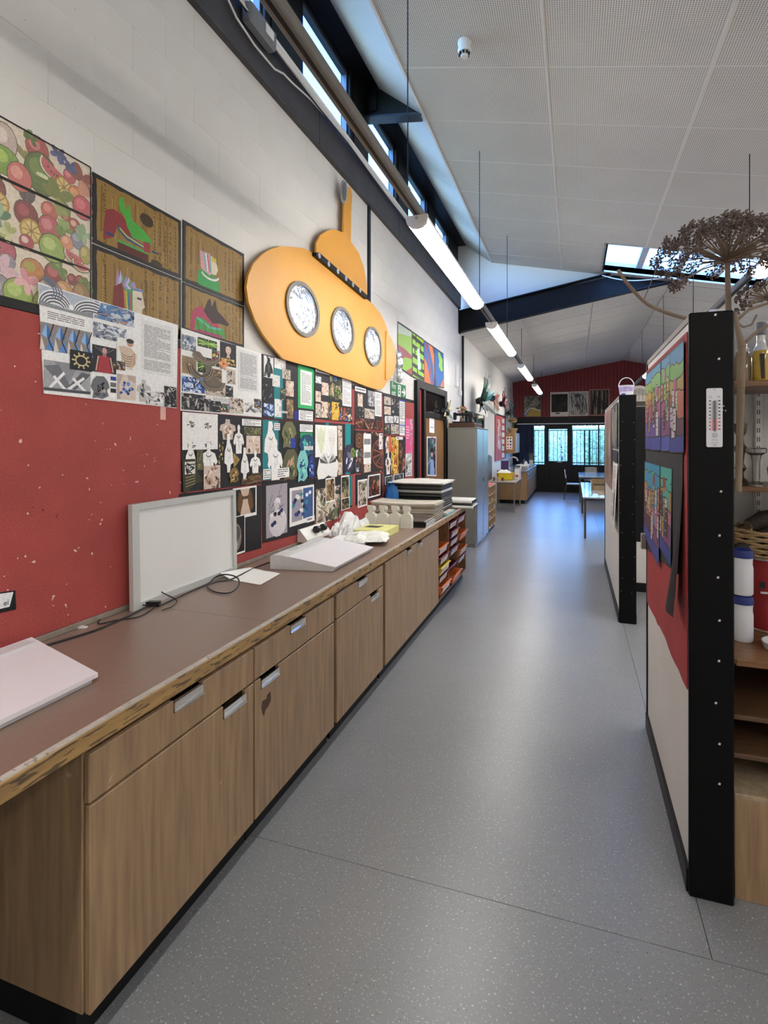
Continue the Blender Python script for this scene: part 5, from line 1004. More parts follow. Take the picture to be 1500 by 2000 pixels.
# loose white paper sheet with one lifted corner
m = MB(); n = 8; C0 = [onZ(*p, ZT+.001) for p in ((407, 1127), (440, 1108), (548, 1121), (508, 1143))]
C0[0].x = max(C0[0].x, -1.93); C0[1].x = -1.90; C0[1].y = 2.95
for i in range(n+1):
    for j in range(n+1):
        u, v = i/n, j/n; p = (C0[1]*(1-u)+C0[2]*u)*(1-v)+(C0[0]*(1-u)+C0[3]*u)*v; p.z += .03*max(0, .35-u)**1.5*6*.6*(.3+v)+.003*abs(math.sin(u*6))*(1-v)+.0015; m.v.append(p)
m.f = [[i*(n+1)+j, (i+1)*(n+1)+j, (i+1)*(n+1)+j+1, i*(n+1)+j+1] for i in range(n) for j in range(n)]
o = tag(m.build('paper_sheet', paper_w, smooth=True), 'loose white paper sheet with a faint pencil sketch beside the leaning panel', 'paper')
# cables
def cab(pts, r=.004): return MB().tube([onZ(x, y, ZT+.004+dz)+Vector((0, 0, 0)) for x, y, dz in pts], r, 6)
def smooth_path(p, k=5):
    out = []
    for i in range(len(p)-1):
        a, b, c, d = p[max(i-1, 0)], p[i], p[i+1], p[min(i+2, len(p)-1)]
        for s in range(k):
            q = s/k; out.append(tuple(.5*((2*b[j])+(-a[j]+c[j])*q+(2*a[j]-5*b[j]+4*c[j]-d[j])*q*q+(-a[j]+3*b[j]-3*c[j]+d[j])*q**3) for j in range(3)))
    return out+[p[-1]]
t = thing('power_cable', 'tangled black power cable with inline switch on the bench before the white panel', 'cable', onZ(300, 1180, ZT))
cab(smooth_path([(60, 1270, 0), (120, 1252, 0), (190, 1230, 0), (245, 1206, 0), (285, 1186, .004)]), .0045).build('lead', black_rub, t, smooth=True)
cab(smooth_path([(305, 1182, .003), (275, 1203, 0), (225, 1212, 0), (192, 1218, 0), (205, 1200, 0), (238, 1186, .002), (262, 1182, .008), (290, 1182, .012)]), .003).build('lead', black_rub, t, smooth=True)
cab(smooth_path([(290, 1178, .01), (289, 1158, .03), (300, 1148, .045), (322, 1160, .03), (345, 1172, .01), (338, 1183, .003), (316, 1192, 0)]), .003).build('lead', black_rub, t, smooth=True)
cab(smooth_path([(310, 1184, .004), (345, 1168, .003), (375, 1154, .002), (405, 1141, .002), (420, 1128, .012), (440, 1122, .028), (463, 1128, .03), (466, 1144, .018), (448, 1158, .004), (420, 1156, .002), (405, 1145, .005), (425, 1136, .012), (450, 1132, .01), (500, 1108, .002), (530, 1097, .002)]), .0042).build('lead', black_rub, t, smooth=True)
a, b = onZ(284, 1184, ZT), onZ(312, 1184, ZT); m = MB(); d = (b-a).normalized(); e = Vector((-d.y, d.x, 0))*.013
m.prism([a-e+Vector((0, 0, .002)), b-e+Vector((0, 0, .002)), b+e+Vector((0, 0, .002)), a+e+Vector((0, 0, .002))], (0, 0, .022)); m.build('inline_switch', black_pl, t)
m = MB(); p = onZ(140, 1228, ZT); m.prism([p, p+Vector((.05, .02, 0)), p+Vector((.05, .035, 0)), p+Vector((.0, .03, 0))], (0, 0, .006)); m.prism([p+Vector((.01, .0, .006)), p+Vector((.02, .025, .006)), p+Vector((.012, .03, .022))], (.004, -.004, 0))
tag(m.build('cable_clip', white_pl), 'tiny white plastic clip on the bench left of the leaning panel', 'clip')
# sloping light box
t = thing('light_box', 'sloping white light box in the middle of the bench', 'light box', (-1.6, 3.3, ZT))
def w2(x, y, z): return Vector((x, y+.16*(x+1.775), z))
prof = [(-1.78, 0), (-1.385, 0), (-1.37, .022), (-1.68, .078), (-1.70, .085), (-1.765, .088), (-1.78, .08)]
MB().prism([w2(x, 2.99, ZT+z) for x, z in prof], (0, .66, 0)).build('case', M('light_box_case', '#cbcac8', r=.45), t)
m = MB(); m.prism([w2(-1.367, 2.985, ZT+.0235), w2(-1.665, 2.985, ZT+.0775), w2(-1.665, 2.985, ZT+.083), w2(-1.367, 2.985, ZT+.029)], (0, .672, 0)); m.build('screen', MATS['opal_acrylic'], t)
MB().tube([w2(-1.735+.02*math.cos(a*.6283), 3.2+.05*math.sin(a*.6283), ZT+.0885) for a in range(11)], .0015, 5).build('switch_outline', M('light_box_grey', '#b9b9bb'), t)
# socket trunking with two plugs
t = thing('socket_trunking', 'white double socket box with black plugs at the back of the bench', 'socket', (-1.98, 3.9, .93))
MB().prism([(XB+.001, 3.72, .927), (XB+.085, 3.72, .927), (XB+.085, 3.72, .945), (XB+.02, 3.72, 1.02), (XB+.001, 3.72, 1.02)], (0, .43, 0)).build('box', M('cream_plastic', '#dcd9d0', r=.4), t)
for y in (3.88, 4.0):
    MB().box(XB+.045, y, .975, XB+.10, y+.055, 1.025, .012).build('plug', black_pl, t, fix=False)
# paper stack with crumpled white cloth
t = thing('paper_stack', 'low stack of white paper under the crumpled cloth', 'paper stack', (-1.6, 3.95, ZT))
for k in range(5):
    o_ = RNG.uniform(-.015, .015); MB().prism([(-1.80+o_, 3.78, ZT+.006*k), (-1.50+o_, 3.84, ZT+.006*k), (-1.55+o_, 4.16, ZT+.006*k), (-1.82+o_, 4.10, ZT+.006*k)], (0, 0, .005)).build('sheet_bundle', paper_w, t)
def crumple(name, lab, cat, cx, cy, z0, rx, ry, h, mat, seed, rot=0., n=18):
    r = random.Random(seed); m = MB(); g = [[0]*(n+1) for _ in range(n+1)]
    hs = {(i, j): r.random() for i in range(-1, 8) for j in range(-1, 8)}
    for i in range(n+1):
        for j in range(n+1):
            u, v = 2*i/n-1, 2*j/n-1; a, b = (u+1)*3, (v+1)*3; ia, ib = int(a), int(b); fa, fb = a-ia, b-ib
            hh = (hs[(ia, ib)]*(1-fa)+hs[(ia+1, ib)]*fa)*(1-fb)+(hs[(ia, ib+1)]*(1-fa)+hs[(ia+1, ib+1)]*fa)*fb
            d = max(0, 1-max(abs(u), abs(v))**3); x, y = u*rx*(1+.12*(hh-.5)), v*ry*(1+.12*(r.random()-.5))
            m.v.append(Vector((cx+x*math.cos(rot)-y*math.sin(rot), cy+x*math.sin(rot)+y*math.cos(rot), z0+h*d*(.25+.75*hh)+r.uniform(0, .004))))
    m.f = [[i*(n+1)+j, (i+1)*(n+1)+j, (i+1)*(n+1)+j+1, i*(n+1)+j+1] for i in range(n) for j in range(n)]
    b0 = len(m.v)                                   # closed underside
    for i in range(n+1):
        for j in range(n+1): q = m.v[i*(n+1)+j]; m.v.append(Vector((q.x, q.y, z0)))
    m.f += [[b0+i*(n+1)+j+1, b0+(i+1)*(n+1)+j+1, b0+(i+1)*(n+1)+j, b0+i*(n+1)+j] for i in range(n) for j in range(n)]
    ed = [i*(n+1) for i in range(n+1)]+[n*(n+1)+j for j in range(1, n+1)]+[i*(n+1)+n for i in range(n-1, -1, -1)]+[j for j in range(n-1, 0, -1)]
    m.f += [[a, b, b0+b, b0+a] for a, b in zip(ed, ed[1:]+ed[:1])]
    return tag(m.build(name, mat), lab, cat)
crumple('crumpled_cloth', 'crumpled white cloth hanging over the paper stack on the bench', 'cloth', -1.55, 4.06, ZT+.031, .17, .2, .05, M('white_cloth', '#e4e3dd', r=.8), 3, .3)
film = M('clear_wrap', '#dcdcdc', r=.25, var=.06, scale=20, bump=.6, bscale=25)
crumple('wrapped_bundle', 'lumpy bundle of white shapes wrapped in clear plastic at the back of the bench', 'bundle', -1.845, 4.45, ZT, .10, .26, .19, film, 5, 0, 20)
# yellow box with hole
t = thing('card_box', 'flat pale yellow card box with an opening in its lid', 'box', (-1.6, 4.45, ZT))
yb = M('pale_yellow_card', '#d8d68c', r=.6)
m = MB(); m.prism([(-1.735, 4.24, ZT), (-1.46, 4.25, ZT), (-1.455, 4.60, ZT), (-1.735, 4.58, ZT)], (0, 0, .055)); m.build('body', yb, t)
MB().prism([(-1.70, 4.40, ZT+.0552), (-1.58, 4.40, ZT+.0552), (-1.56, 4.5, ZT+.0552), (-1.69, 4.5, ZT+.0552)], (0, 0, .001)).build('opening', black_pl, t)
bust_m = M('cream_card', '#e2e0d4', r=.6)
BO = [(-.062, 0), (.062, 0), (.062, .095), (.05, .125), (.022, .135), (.024, .16), (.034, .165), (.034, .2), (-.034, .2), (-.034, .165), (-.024, .16), (-.022, .135), (-.05, .125), (-.062, .095)]
b0 = None
for k, (x, lab) in enumerate(((-1.775, 'cream bust-shaped card form beside the wrapped bundle'), (-1.665, 'second cream bust-shaped card form from the left'), (-1.555, 'third cream bust-shaped card form from the left'), (-1.445, 'cream bust-shaped card form nearest the bench front'))):
    if b0 is None:
        t = thing('bust_form', lab, 'card form', (x, 4.72, ZT), 'card bust forms behind the yellow box')
        for j in range(3): MB().prism([(x+p[0]*.86*(1-.05*j), 4.74+.03*j, ZT+p[1]*(1-.04*j)) for p in BO], (0, .022, 0)).build('card_layer', bust_m, t)
        b0 = t
    else: c = dup(b0, (x+1.775, .02*k-.02*(k == 3), 0)); c['label'] = lab
# black folders
for k in range(5):
    z = ZT+.0125*k; j = RNG.uniform(-.012, .012); t = thing('black_folder', ['bottom black folder of the small stack before the kraft card', 'second black folder up in the small stack', 'third black folder up in the small stack', 'fourth black folder up in the small stack', 'topmost brownish folder of the small stack before the kraft card'][k], 'folder', (-1.5, 5., z), 'black folders before the kraft card stack')
    bx('cover', M('folder_top', '#4a4038', r=.5) if k == 4 else black_pl, t, -1.76+j, 4.86+j, z+.0005, -1.285+j*.5, 5.20+j, z+.011, .002)
    bx('pages', paper_w, t, -1.75+j, 4.865+j, z+.003, -1.282+j*.5, 5.19+j, z+.0085, 0)
# kraft card stack
t = thing('card_stack', 'tall stack of pale kraft card sheets on the bench', 'card stack', (-1.6, 5.4, ZT))
kr = [M('kraft_a', '#b9ae9c', r=.7), M('kraft_b', '#a2978a', r=.7), M('kraft_c', '#cfc8ba', r=.7)]
z = ZT
for k in range(16):
    th = RNG.uniform(.007, .015); j, q = RNG.uniform(-.014, .014), RNG.uniform(-.012, .012)
    m = MB(); NX = 8; x0, x1 = -1.95+j, -1.295+j+(.02 if k > 12 else 0); y0, y1 = 5.25+q, 5.63+q
    for i in range(NX+1):
        u = i/NX; x = x0+(x1-x0)*u; dz = .012*(k/15)*((2*u-1)**2); m.v += [Vector((x, y0, z+dz)), Vector((x, y1, z+dz)), Vector((x, y1, z+dz+th*.9)), Vector((x, y0, z+dz+th*.9))]
    for i in range(NX):
        a = i*4
        for s_ in range(4): m.f.append([a+s_, a+(s_+1) % 4, a+4+(s_+1) % 4, a+4+s_])
    m.f += [[0, 1, 2, 3], [NX*4+3, NX*4+2, NX*4+1, NX*4]]
    m.build('card_sheet', kr[2] if k == 15 else kr[k % 2], t); z += th
# portfolios
pl_w = M('portfolio_white', '#dedcd6', r=.5, bump=.4, bscale=18)
z = ZT; specs = [(.06, 0), (.012, 1), (.06, 0), (.05, 0), (.045, 0), (.028, 1), (.06, 0), (.022, 1)]
names = ['black portfolio at the bottom of the tall stack', 'thin white-edged portfolio second from the bottom', 'black portfolio third from the bottom of the tall stack', 'black portfolio in the lower middle of the tall stack', 'black portfolio under the crumpled white one', 'crumpled white portfolio in the middle of the tall stack', 'thick black portfolio just below the top one', 'white plastic-wrapped portfolio on top of the tall stack']
for k, (th, wh) in enumerate(specs):
    j = RNG.uniform(-.008, .008); t = thing('art_portfolio', names[k], 'portfolio', (-1.6, 6., z), 'portfolios in the tall stack'); ext = 0
    bx('cover', pl_w if wh else black_pl, t, -1.955+j, 5.74-ext+j*.4, z+.0005, -1.335+j*.6-(0 if k != 7 else -.02), 6.27+j*.4, z+th, .008)
    bx('zip_edge', grey_metal if not wh else black_pl, t, -1.94+j, 5.737-ext+j*.4, z+th*.47, -1.333+j*.6, 6.26+j*.4, z+th*.53, 0)
    z += th+.001
crumple('plastic_sheet', 'rumpled clear white plastic sheet on the tall portfolio stack', 'plastic sheet', -1.62, 5.95, z, .30, .33, .025, pl_w, 9)
z = ZT
for k, (th, m_, lab) in enumerate(((.035, pl_w, 'white portfolio at the bottom of the pile jutting over the bench end'), (.022, black_pl, 'thin black portfolio in the pile jutting over the bench end'), (.04, pl_w, 'white wrapped portfolio on top of the pile jutting over the bench end'))):
    t = thing('art_portfolio', lab, 'portfolio', (-1.3, 6.6, z), 'portfolios jutting over the bench end'); bx('cover', m_, t, -1.72, 6.36+.01*k, z+.0035, -1.11-.01*k, 6.72, z+.003+th, .01); bx('spine', black_pl if k != 1 else pl_w, t, -1.112-.01*k, 6.40, z+.008, -1.106-.01*k, 6.70, z+th-.006, .001); z += th+.001
t = thing('card_pad', 'pad of turquoise and pink card at the bench front', 'card pad', (-1.32, 5.8, ZT))
bx('turquoise_card', M('turquoise', '#79b8b4', r=.6), t, -1.322, 5.68, ZT+.003, -1.262, 6.06, ZT+.024, .002); bx('pink_card', M('dusty_pink', '#c6b3a6', r=.6), t, -1.322, 5.68, ZT+.0245, -1.268, 6.05, ZT+.036, .002)
bb = MB(); bb.blob((-1.88, 5.69, 1.07), (.075, .05, .18), 12, 8, .16); bb.v = [Vector((p.x, max(5.652, min(p.y, 5.728)), max(p.z, ZT))) for p in bb.v]
tag(bb.build('plastic_bag', M('blue_bag', '#1f6fb8', r=.3, var=.25, scale=14, bump=.5, bscale=20)), 'crumpled bright blue plastic bag behind the kraft card stack', 'bag')
# ================================================================ PARTITIONS AND SHELVES ON THE RIGHT
def partition(lab, x0, x1, y0, y1, H, red=None):
    t = thing('display_partition', lab, 'partition', ((x0+x1)/2, y0, 0))
    bx('panel', wall_plain, t, x0+.006, y0+.022, .09, x1-.006, y1-.02, H-.03, .001)
    bx('end_post', black_post, t, x0, y0, 0, x1, y0+.022, H, .005)
    bx('far_post', black, t, x0-.002, y1-.02, 0, x1, y1, H-.01, .003)
    bx('top_rail', M('rail_grey_wood', '#8f8a80', r=.6), t, x0+.002, y0+.022, H-.03, x1-.002, y1-.02, H-.004, .002)
    bx('skirting', black, t, x0-.006, y0+.022, 0, x1+.004, y1, .09, .003)
    return t
p1 = partition('near display partition with a black end post and red covering', .402, .548, 2.30, 3.58, 2.167)
# red covering with a torn lower edge
r = random.Random(4); pts = [(.4055, 3.575, 2.105), (.4055, 2.345, 2.105)]+[(.4055, 2.345+(3.575-2.345)*i/14, .757+r.uniform(-.012, .012)) for i in range(15)]
MB().prism(pts, (-.003, 0, 0)).build('red_covering', M('red_fabric', '#a53a3c', r=.8, var=.1, scale=6, bump=.3, bscale=150), p1)
for i, (px, py) in enumerate([(1397, 615), (1404, 701), (1408, 960), (1405, 1046), (1402, 1128), (1405, 1212), (1404, 1291), (1398, 1373), (1405, 1453), (1405, 1531), (1413, 793), (1411, 801), (1417, 802)]):
    c = onY(px, py, 2.30); m = MB(); rr = .0045 if i < 10 else .0022; m.prism([(c.x-rr, 2.2995, c.z-rr*.6), (c.x+rr*.7, 2.2995, c.z-rr*.9), (c.x+rr, 2.2995, c.z+rr*.9), (c.x-rr*.4, 2.2995, c.z+rr)], (0, -.0012, 0)); m.build('putty_speck', M('white_putty', '#d8dad6', r=.8), p1)
# thermometer
t = thing('wall_thermometer', 'white wall thermometer screwed to the black end post', 'thermometer', (.482, 2.3, 1.67))
tx0, tx1, tz0, tz1 = .457, .5085, 1.669, 1.884
MB().prism([(tx0+.004, 2.2995, tz0), (tx1-.004, 2.2995, tz0), (tx1, 2.2995, tz0+.004), (tx1, 2.2995, tz1-.004), (tx1-.004, 2.2995, tz1), (tx0+.004, 2.2995, tz1), (tx0, 2.2995, tz1-.004), (tx0, 2.2995, tz0+.004)], (0, -.008, 0)).build('plate', M('thermo_white', '#e4e6ea', r=.4, var=.01), t)
yq = 2.2913
c = Cv((tx0, yq, tz1), (tx1, yq, tz1), (tx1, yq, tz0), (tx0, yq, tz0))
c.rect(.36, .22, .64, .52, '#a6a9ad'); c.rect(.36, .52, .64, .72, '#e08a92')
for k in range(18):
    v = .215+k*.029; col = '#3a3a3e' if v < .52 else '#b8404a'; c.rect(.27, v, .35, v+.005, col); c.rect(.65, v, .73, v+.005, col)
for k in range(9): v = .205+k*.06; col = '#3a3a3e' if v < .5 else '#b8404a'; c.rect(.16, v, .26, v+.02, col); c.rect(.74, v, .86, v+.02, col)
for k in range(6): c.arc(.52, .80, .04+.03*k, .008+.007*k, 0, 360, .0006, '#9aa09c', 12)
c.rect(.25, .925, .75, .929, '#2a2a2e'); c.rect(.33, .952, .67, .956, '#6a6a6e'); c.ell(.5, .03, .03, .008, '#2a2a2c'); c.ell(.5, .975, .03, .008, '#2a2a2c'); c.build('scale_print', t)['kind'] = 'stuff'
MB().tube([(.4835, yq-.002, tz1-.158), (.4835, yq-.002, tz1-.045)], .0024, 8).build('glass_tube', M('spirit_tube', '#6c7076', r=.15), t)
tk = M('thermo_ink', '#303034')
letters('°C', .0105, (.4635, yq, 1.848), (1, 0, 0), (0, 0, 1), tk, t); letters('°F', .0105, (.4905, yq, 1.848), (1, 0, 0), (0, 0, 1), tk, t); letters('ETI Ltd', .0065, (.4735, yq, 1.693), (1, 0, 0), (0, 0, 1), tk, t)
# black sugar paper and drawings on the near partition (far edge is at the left of the picture)
XP = .3992
t = thing('sugar_paper', 'black paper backing with a curled loose corner on the near partition', 'paper', (XP, 3., 1.1))
MB().prism([(XP, 3.575, 2.085), (XP, 2.40, 2.085), (XP, 2.41, 1.35), (XP, 2.50, 1.15), (XP, 3.575, 1.06)], (-.0015, 0, 0)).build('sheet', M('black_sugar_paper', '#2b2b2c', r=.8, var=.1), t)
m = MB(); nn = 8
for i in range(nn+1):
    u = i/nn; z = 1.56-.52*u
    for j in range(5):
        v = j/4; m.v.append(Vector((XP-.003-.055*u**1.3*math.sin(v*2.4), 2.40+.16*u*(1-v)-.03*u*v, z-.03*v)))
m.f = [[i*5+j, (i+1)*5+j, (i+1)*5+j+1, i*5+j+1] for i in range(nn) for j in range(4)]; m.build('curled_flap', MATS['black_sugar_paper'], t, smooth=True)
bx('torn_corner', M('paper_corner', '#9a928a', r=.8), t, XP-.03, 3.53, 1.06, XP-.004, 3.57, 1.15, .003)
SKY, HILL, OCH, PNK, PUR, SEA = ['#3f93b4', '#4fb0a0', '#2f86b0'], ['#8fbc4c', '#6fb84c', '#7cc05c'], ['#b8a03c', '#c08c4c', '#c8a848'], ['#b85a8c', '#a83c50', '#c87c94', '#c8704c'], ['#8c4a84', '#6a4a9c', '#5c2c44'], ['#3c48a8', '#2f3f9c', '#4a5cc0']
def town(c, seed, sea=True):
    r = random.Random(seed); bands = [(0, r.choice(SKY)), (.12+r.uniform(-.03, .05), r.choice(HILL)), (.27+r.uniform(-.03, .04), r.choice(OCH)), (.46+r.uniform(-.04, .03), r.choice(PNK)), (.64+r.uniform(-.04, .03), r.choice(PUR)), (.84, r.choice(SEA))]
    c.base(bands[0][1], .0012); c.mix = (.2, lin('#6a5c4c'))
    def wav(v, a): return [(k/6, v+r.uniform(-a, a)) for k in range(7)]
    for v, col in bands[1:]:
        e = wav(v, .03 if v < .8 else .008); c.poly(e+[(1, 1), (0, 1)], col); c.line(e, .006, '#20201e')
    x = r.choice([.05, .45, .5])
    for k in range(9):
        u0 = (x if k < 5 else 0)+r.uniform(0, .6); w_ = r.uniform(.12, .25); v0 = r.uniform(.22, .66); v1 = v0+r.uniform(.15, .3); c.rect(u0, v0, min(u0+w_, .98), v1, r.choice(['#e4e0d4', '#d8c04c', '#4a3a30', '#e0dcd4', '#c8704c', '#3a3a38', '#8fbc4c'])); c.line([(u0, v0), (min(u0+w_, .98), v0), (min(u0+w_, .98), v1), (u0, v1), (u0, v0)], .006, '#1c1c1c')
        for q in range(5): c.rect(u0+.03, v0+.02+q*(v1-v0)/5.5, u0+w_*.6, v0+.035+q*(v1-v0)/5.5, '#1c1c1e' if q % 2 else '#c8b8d8')
    c.ell(r.uniform(.3, .7), r.uniform(.15, .4), .13, .06, r.choice(PNK)); c.line([(0, 0), (1, 0), (1, 1), (0, 1), (0, 0)], .004, '#2a2a2a')
ups = [(1262, 1274), (1274.5, 1292.5), (1293, 1310), (1311, 1338)]
for k, (a, b) in enumerate(ups):
    ya, yb = onX(a, 760, XP).y, onX(b, 760, XP).y; x = XP-.0025-(.0015*(k % 2)); zt_ = 2.075
    c = Cv((x, ya, zt_), (x, yb, zt_), (x, yb, 1.648), (x, ya, 1.642)); town(c, k+3)
    tag(c.build('townscape_drawing'), ['upper row townscape drawing farthest along the near partition', 'second upper townscape drawing, with a dark red house', 'third upper townscape drawing, with a tall crimson hill', 'nearest upper townscape drawing, with a slim tower'][k], 'drawing', 'upper townscape drawings')
for k, (a, b, zb0) in enumerate([(1261, 1274.5, 1.13), (1275, 1291, 1.10), (1292, 1314, 1.17)]):
    ya, yb = onX(a, 1000, XP).y, onX(b, 1000, XP).y; x = XP-.0025-(.0015*(k % 2)); zt_ = 1.572
    c = Cv((x, ya, zt_), (x, yb, zt_), (x-.006, yb, zb0-.02), (x-.006, ya, zb0+.01)); town(c, k+21)
    tag(c.build('townscape_drawing'), ['lower townscape drawing farthest along the near partition, with a cream cloud', 'middle lower townscape drawing with a white zigzag house', 'nearest lower townscape drawing with an orange house'][k], 'drawing', 'lower townscape drawings')

# far partition
p2 = partition('far display partition with a black end post carrying a plastic tub', .392, .540, 5.555, 8.15, 2.122)
for ps, z0, z1, ya, yb, lab, pal in ((0, 2.07, 1.15, 8.05, 6.55, 'brown and pink abstract painting on the far partition', ['#9c7c74', '#b85a6c', '#6a4a3c', '#c8b49c', '#8a8a54', '#d8a8b0', '#4a3834']), (0, 2.07, 1.62, 6.45, 5.70, 'dark landscape print on the far partition', ['#3a3c3a', '#8c9a6c', '#c8b8a0', '#5a6a7c', '#d8d4cc', '#2a2a28']), (0, 1.60, 1.48, 6.45, 5.70, 'plain black strip of card on the far partition', ['#2c2c2d']), (0, 1.47, .86, 6.3, 5.68, 'long white printed sheet hanging loose on the far partition', ['#e8e6e2'])):
    x = .3905-.002; c = Cv((x, ya, z0), (x, yb, z0), (x-(.03 if z1 < .9 else 0), yb, z1), (x-(.03 if z1 < .9 else 0), ya, z1)).base(pal[0], .0012)
    if len(pal) > 2:
        r = random.Random(int(z0*100+ya*10))
        for k in range(26): u = r.random()*.92; c.rect(u, r.random()*.5, u+r.uniform(.03, .12), r.uniform(.5, 1), pal[r.randrange(len(pal))])
    elif pal[0] == '#e8e6e2': c.text(.1, .04, .8, .45, 22); c.poly([(.55, .5), (.75, .4), (.8, .8), (.6, .95)], '#2a2a2c'); c.text(.1, .5, .5, .9, 16)
    tag(c.build('display_print'), lab, 'print')
for k in range(20):
    z = .3+1.7*(k % 10)/10+.05*math.sin(k*5); x = .41+.012*math.sin(k*7.1) if k < 10 else .515+.012*math.sin(k*4.3); m = MB().disc((x+.004*math.sin(k*3), 5.5545, z), .0022, -.0012, 'y', 6); m.build('pin_mark', MATS['white_putty'], p2)
c0 = Vector((.468, 5.72, 2.1225)); t = thing('plastic_tub', 'white plastic tub with purple label and a white handle on the far partition', 'tub', c0)
MB().lathe([(.058, 0), (.066, .085), (.07, .088), (.07, .098), (.062, .1)], c0, 20).build('bucket', M('milky_plastic', '#d5d4dc', r=.35), t, smooth=True)
MB().lathe([(.0665, .082), (.0655, .06), (.0645, .045), (.0625, .04)], c0, 20).build('label_band', M('lilac_label', '#a79bc8', r=.5, var=.3, scale=30), t)
MB().tube([c0+Vector((-.068*math.cos(a*math.pi/12), 0, .09+.085*math.sin(a*math.pi/12))) for a in range(13)], .004, 6).build('handle', white_pl, t, smooth=True)
MB().blob(c0+Vector((-.03, -.062, .012)), (.02, .012, .011), 8, 5, .2).build('blue_blot', M('blue_paint', '#2c3f9c'), t)
# black display board behind the far partition with a drawing on top
t = thing('display_board', 'black display board on a pale base behind the far partition', 'display board', (.9, 6.8, 0))
bx('board', black, t, .56, 6.78, .56, 1.7, 6.83, 2.08, .004); bx('base_panel', wall_plain, t, .56, 6.785, .10, 1.7, 6.825, .56, .002); bx('plinth', black, t, .56, 6.775, 0, 1.7, 6.835, .10, .003)
c = Cv((.58, 6.80, 2.32), (.80, 6.80, 2.32), (.80, 6.80, 2.081), (.58, 6.80, 2.081)); arch = [(0, 1), (0, .45)]+[(.5-.5*math.cos(a*math.pi/10), .45-.45*math.sin(a*math.pi/10)) for a in range(11)]+[(1, 1)]
c.base('#b9b2a6', .004, arch); c.rect(0, .75, 1, .97, '#4a4438')
for k in range(6): c.arc(.5, .5, .4-.06*k, .34-.05*k, 180, 360, .006, '#6a655c')
for k in range(5): c.line([(.15+.17*k, .2), (.15+.17*k, .7)], .006, '#77706a')
tag(c.build('arched_drawing'), 'arched pencil drawing standing on the black display board', 'drawing')

# shelf unit right of the near partition
t = thing('shelf_unit', 'brown wooden shelf unit behind the black end post', 'shelf unit', (1.1, 2.6, 0))
SX0, SX1 = .56, 1.6
bx('worktop', shelf_wood, t, SX0, 2.33, .865, SX1, 2.93, .892, .004); bx('base_panel', veneer, t, SX0, 2.345, 0, SX1, 2.365, .372, .002); bx('base_top', M('chip_edge', '#9c8a70', r=.7, var=.2, scale=40), t, SX0, 2.345, .372, SX1, 2.92, .39, .002)
for z in (.525, .668): bx('shelf', dark_wood, t, SX0, 2.36, z-.012, SX1, 2.92, z+.006, .003)
bx('back', wood('shelf_back', '#3a291c', '#50392a', 'z'), t, SX0, 2.92, 0, SX1, 2.935, .865, 0)
bx('side', dark_wood, t, SX1, 2.34, 0, SX1+.02, 2.935, .865, .002)
bx('back_panel', M('white_backing', '#d3d2d0', r=.5), t, SX0, 2.935, .865, SX1+.02, 2.955, 2.05, 0)
up = MB(); up.box(.775, 2.905, .9, .80, 2.934, 2.04, .002); up.build('upright', white_pl, t, fix=False)
for k in range(26):
    z = .95+k*.041
    for x in (.782, .79): bx('slot', black_pl, t, x-.0015, 2.9042, z, x+.0015, 2.9052, z+.022, 0)
bx('shelf', shelf_wood, t, SX0, 2.52, 1.905, SX1, 2.92, 1.93, .003); bx('shelf', shelf_wood, t, SX0, 2.54, 1.49, SX1, 2.92, 1.508, .003)
# bottles with navy lids
bt = None
for k, (z, lab) in enumerate(((.8925, 'lower white plastic bottle with navy lid on the brown worktop'), (1.0775, 'upper white plastic bottle with navy lid, stacked on another'))):
    c = Vector((.637, 2.56, z))
    if bt is None:
        bt = thing('paint_bottle', lab, 'bottle', c, 'stacked white bottles with navy lids')
        MB().lathe([(.034, 0), (.038, .006), (.038, .105), (.035, .122), (.0355, .132), (.037, .15)], c, 24).build('body', M('bottle_white', '#dfe0e6', r=.35, var=.01), bt, smooth=True)
        MB().lathe([(.0395, .148), (.0395, .166), (.036, .178), (.02, .185)], c, 24).build('lid', M('navy_lid', '#22307c', r=.35), bt, smooth=True)
    else: q = dup(bt, (0, 0, z-.8925)); q['label'] = lab
# red tin with wicker basket, dish
c = Vector((.80, 2.76, .8925)); t = thing('red_tin', 'round red tin with a silver rim behind the white bottles', 'tin', c)
MB().lathe([(.10, .012), (.10, .30), (.098, .302)], c, 28).build('wall', M('red_tin_paint', '#a02c30', r=.35), t, smooth=True)
for z in (.0, .30): MB().lathe([(.102, z), (.104, z+.005), (.102, z+.012)], c, 28).build('rim', chrome, t, smooth=True)
MB().disc(c+Vector((-.06, -.083, .2)), .014, -.002, 'y', 14).build('badge', black_pl, t); bx('badge_bar', chrome, t, c.x-.07, c.y-.092, c.z+.165, c.x-.03, c.y-.088, c.z+.175, .001)
c = Vector((.80, 2.75, 1.2075)); t = thing('wicker_basket', 'pale wicker basket holding logs on the red tin', 'basket', c)
wk = M('wicker', '#a58a62', r=.7, var=.25, scale=30)
for k in range(9):
    rr = .12+.03*k/8; MB().tube([c+Vector((rr*1.15*math.cos(a*math.pi/14), rr*.8*math.sin(a*math.pi/14), .006+.0125*k+.005*math.sin(a*1.57+k*3.14))) for a in range(29)], .007, 6).build('weave', wk, t, smooth=True)
for k in range(14):
    a = k*math.pi/7; MB().tube([c+Vector((.118*1.15*math.cos(a), .118*.8*math.sin(a), 0)), c+Vector((.152*1.15*math.cos(a), .152*.8*math.sin(a), .12))], .005, 5).build('stake', wk, t)
MB().lathe([(.115, .0), (.118, .006)], c, 20).build('bottom', wk, t)
bark = M('dark_bark', '#3f3832', r=.9, var=.4, scale=18, bump=.8, bscale=40); endg = M('log_end', '#9a8a74', r=.8, var=.15)
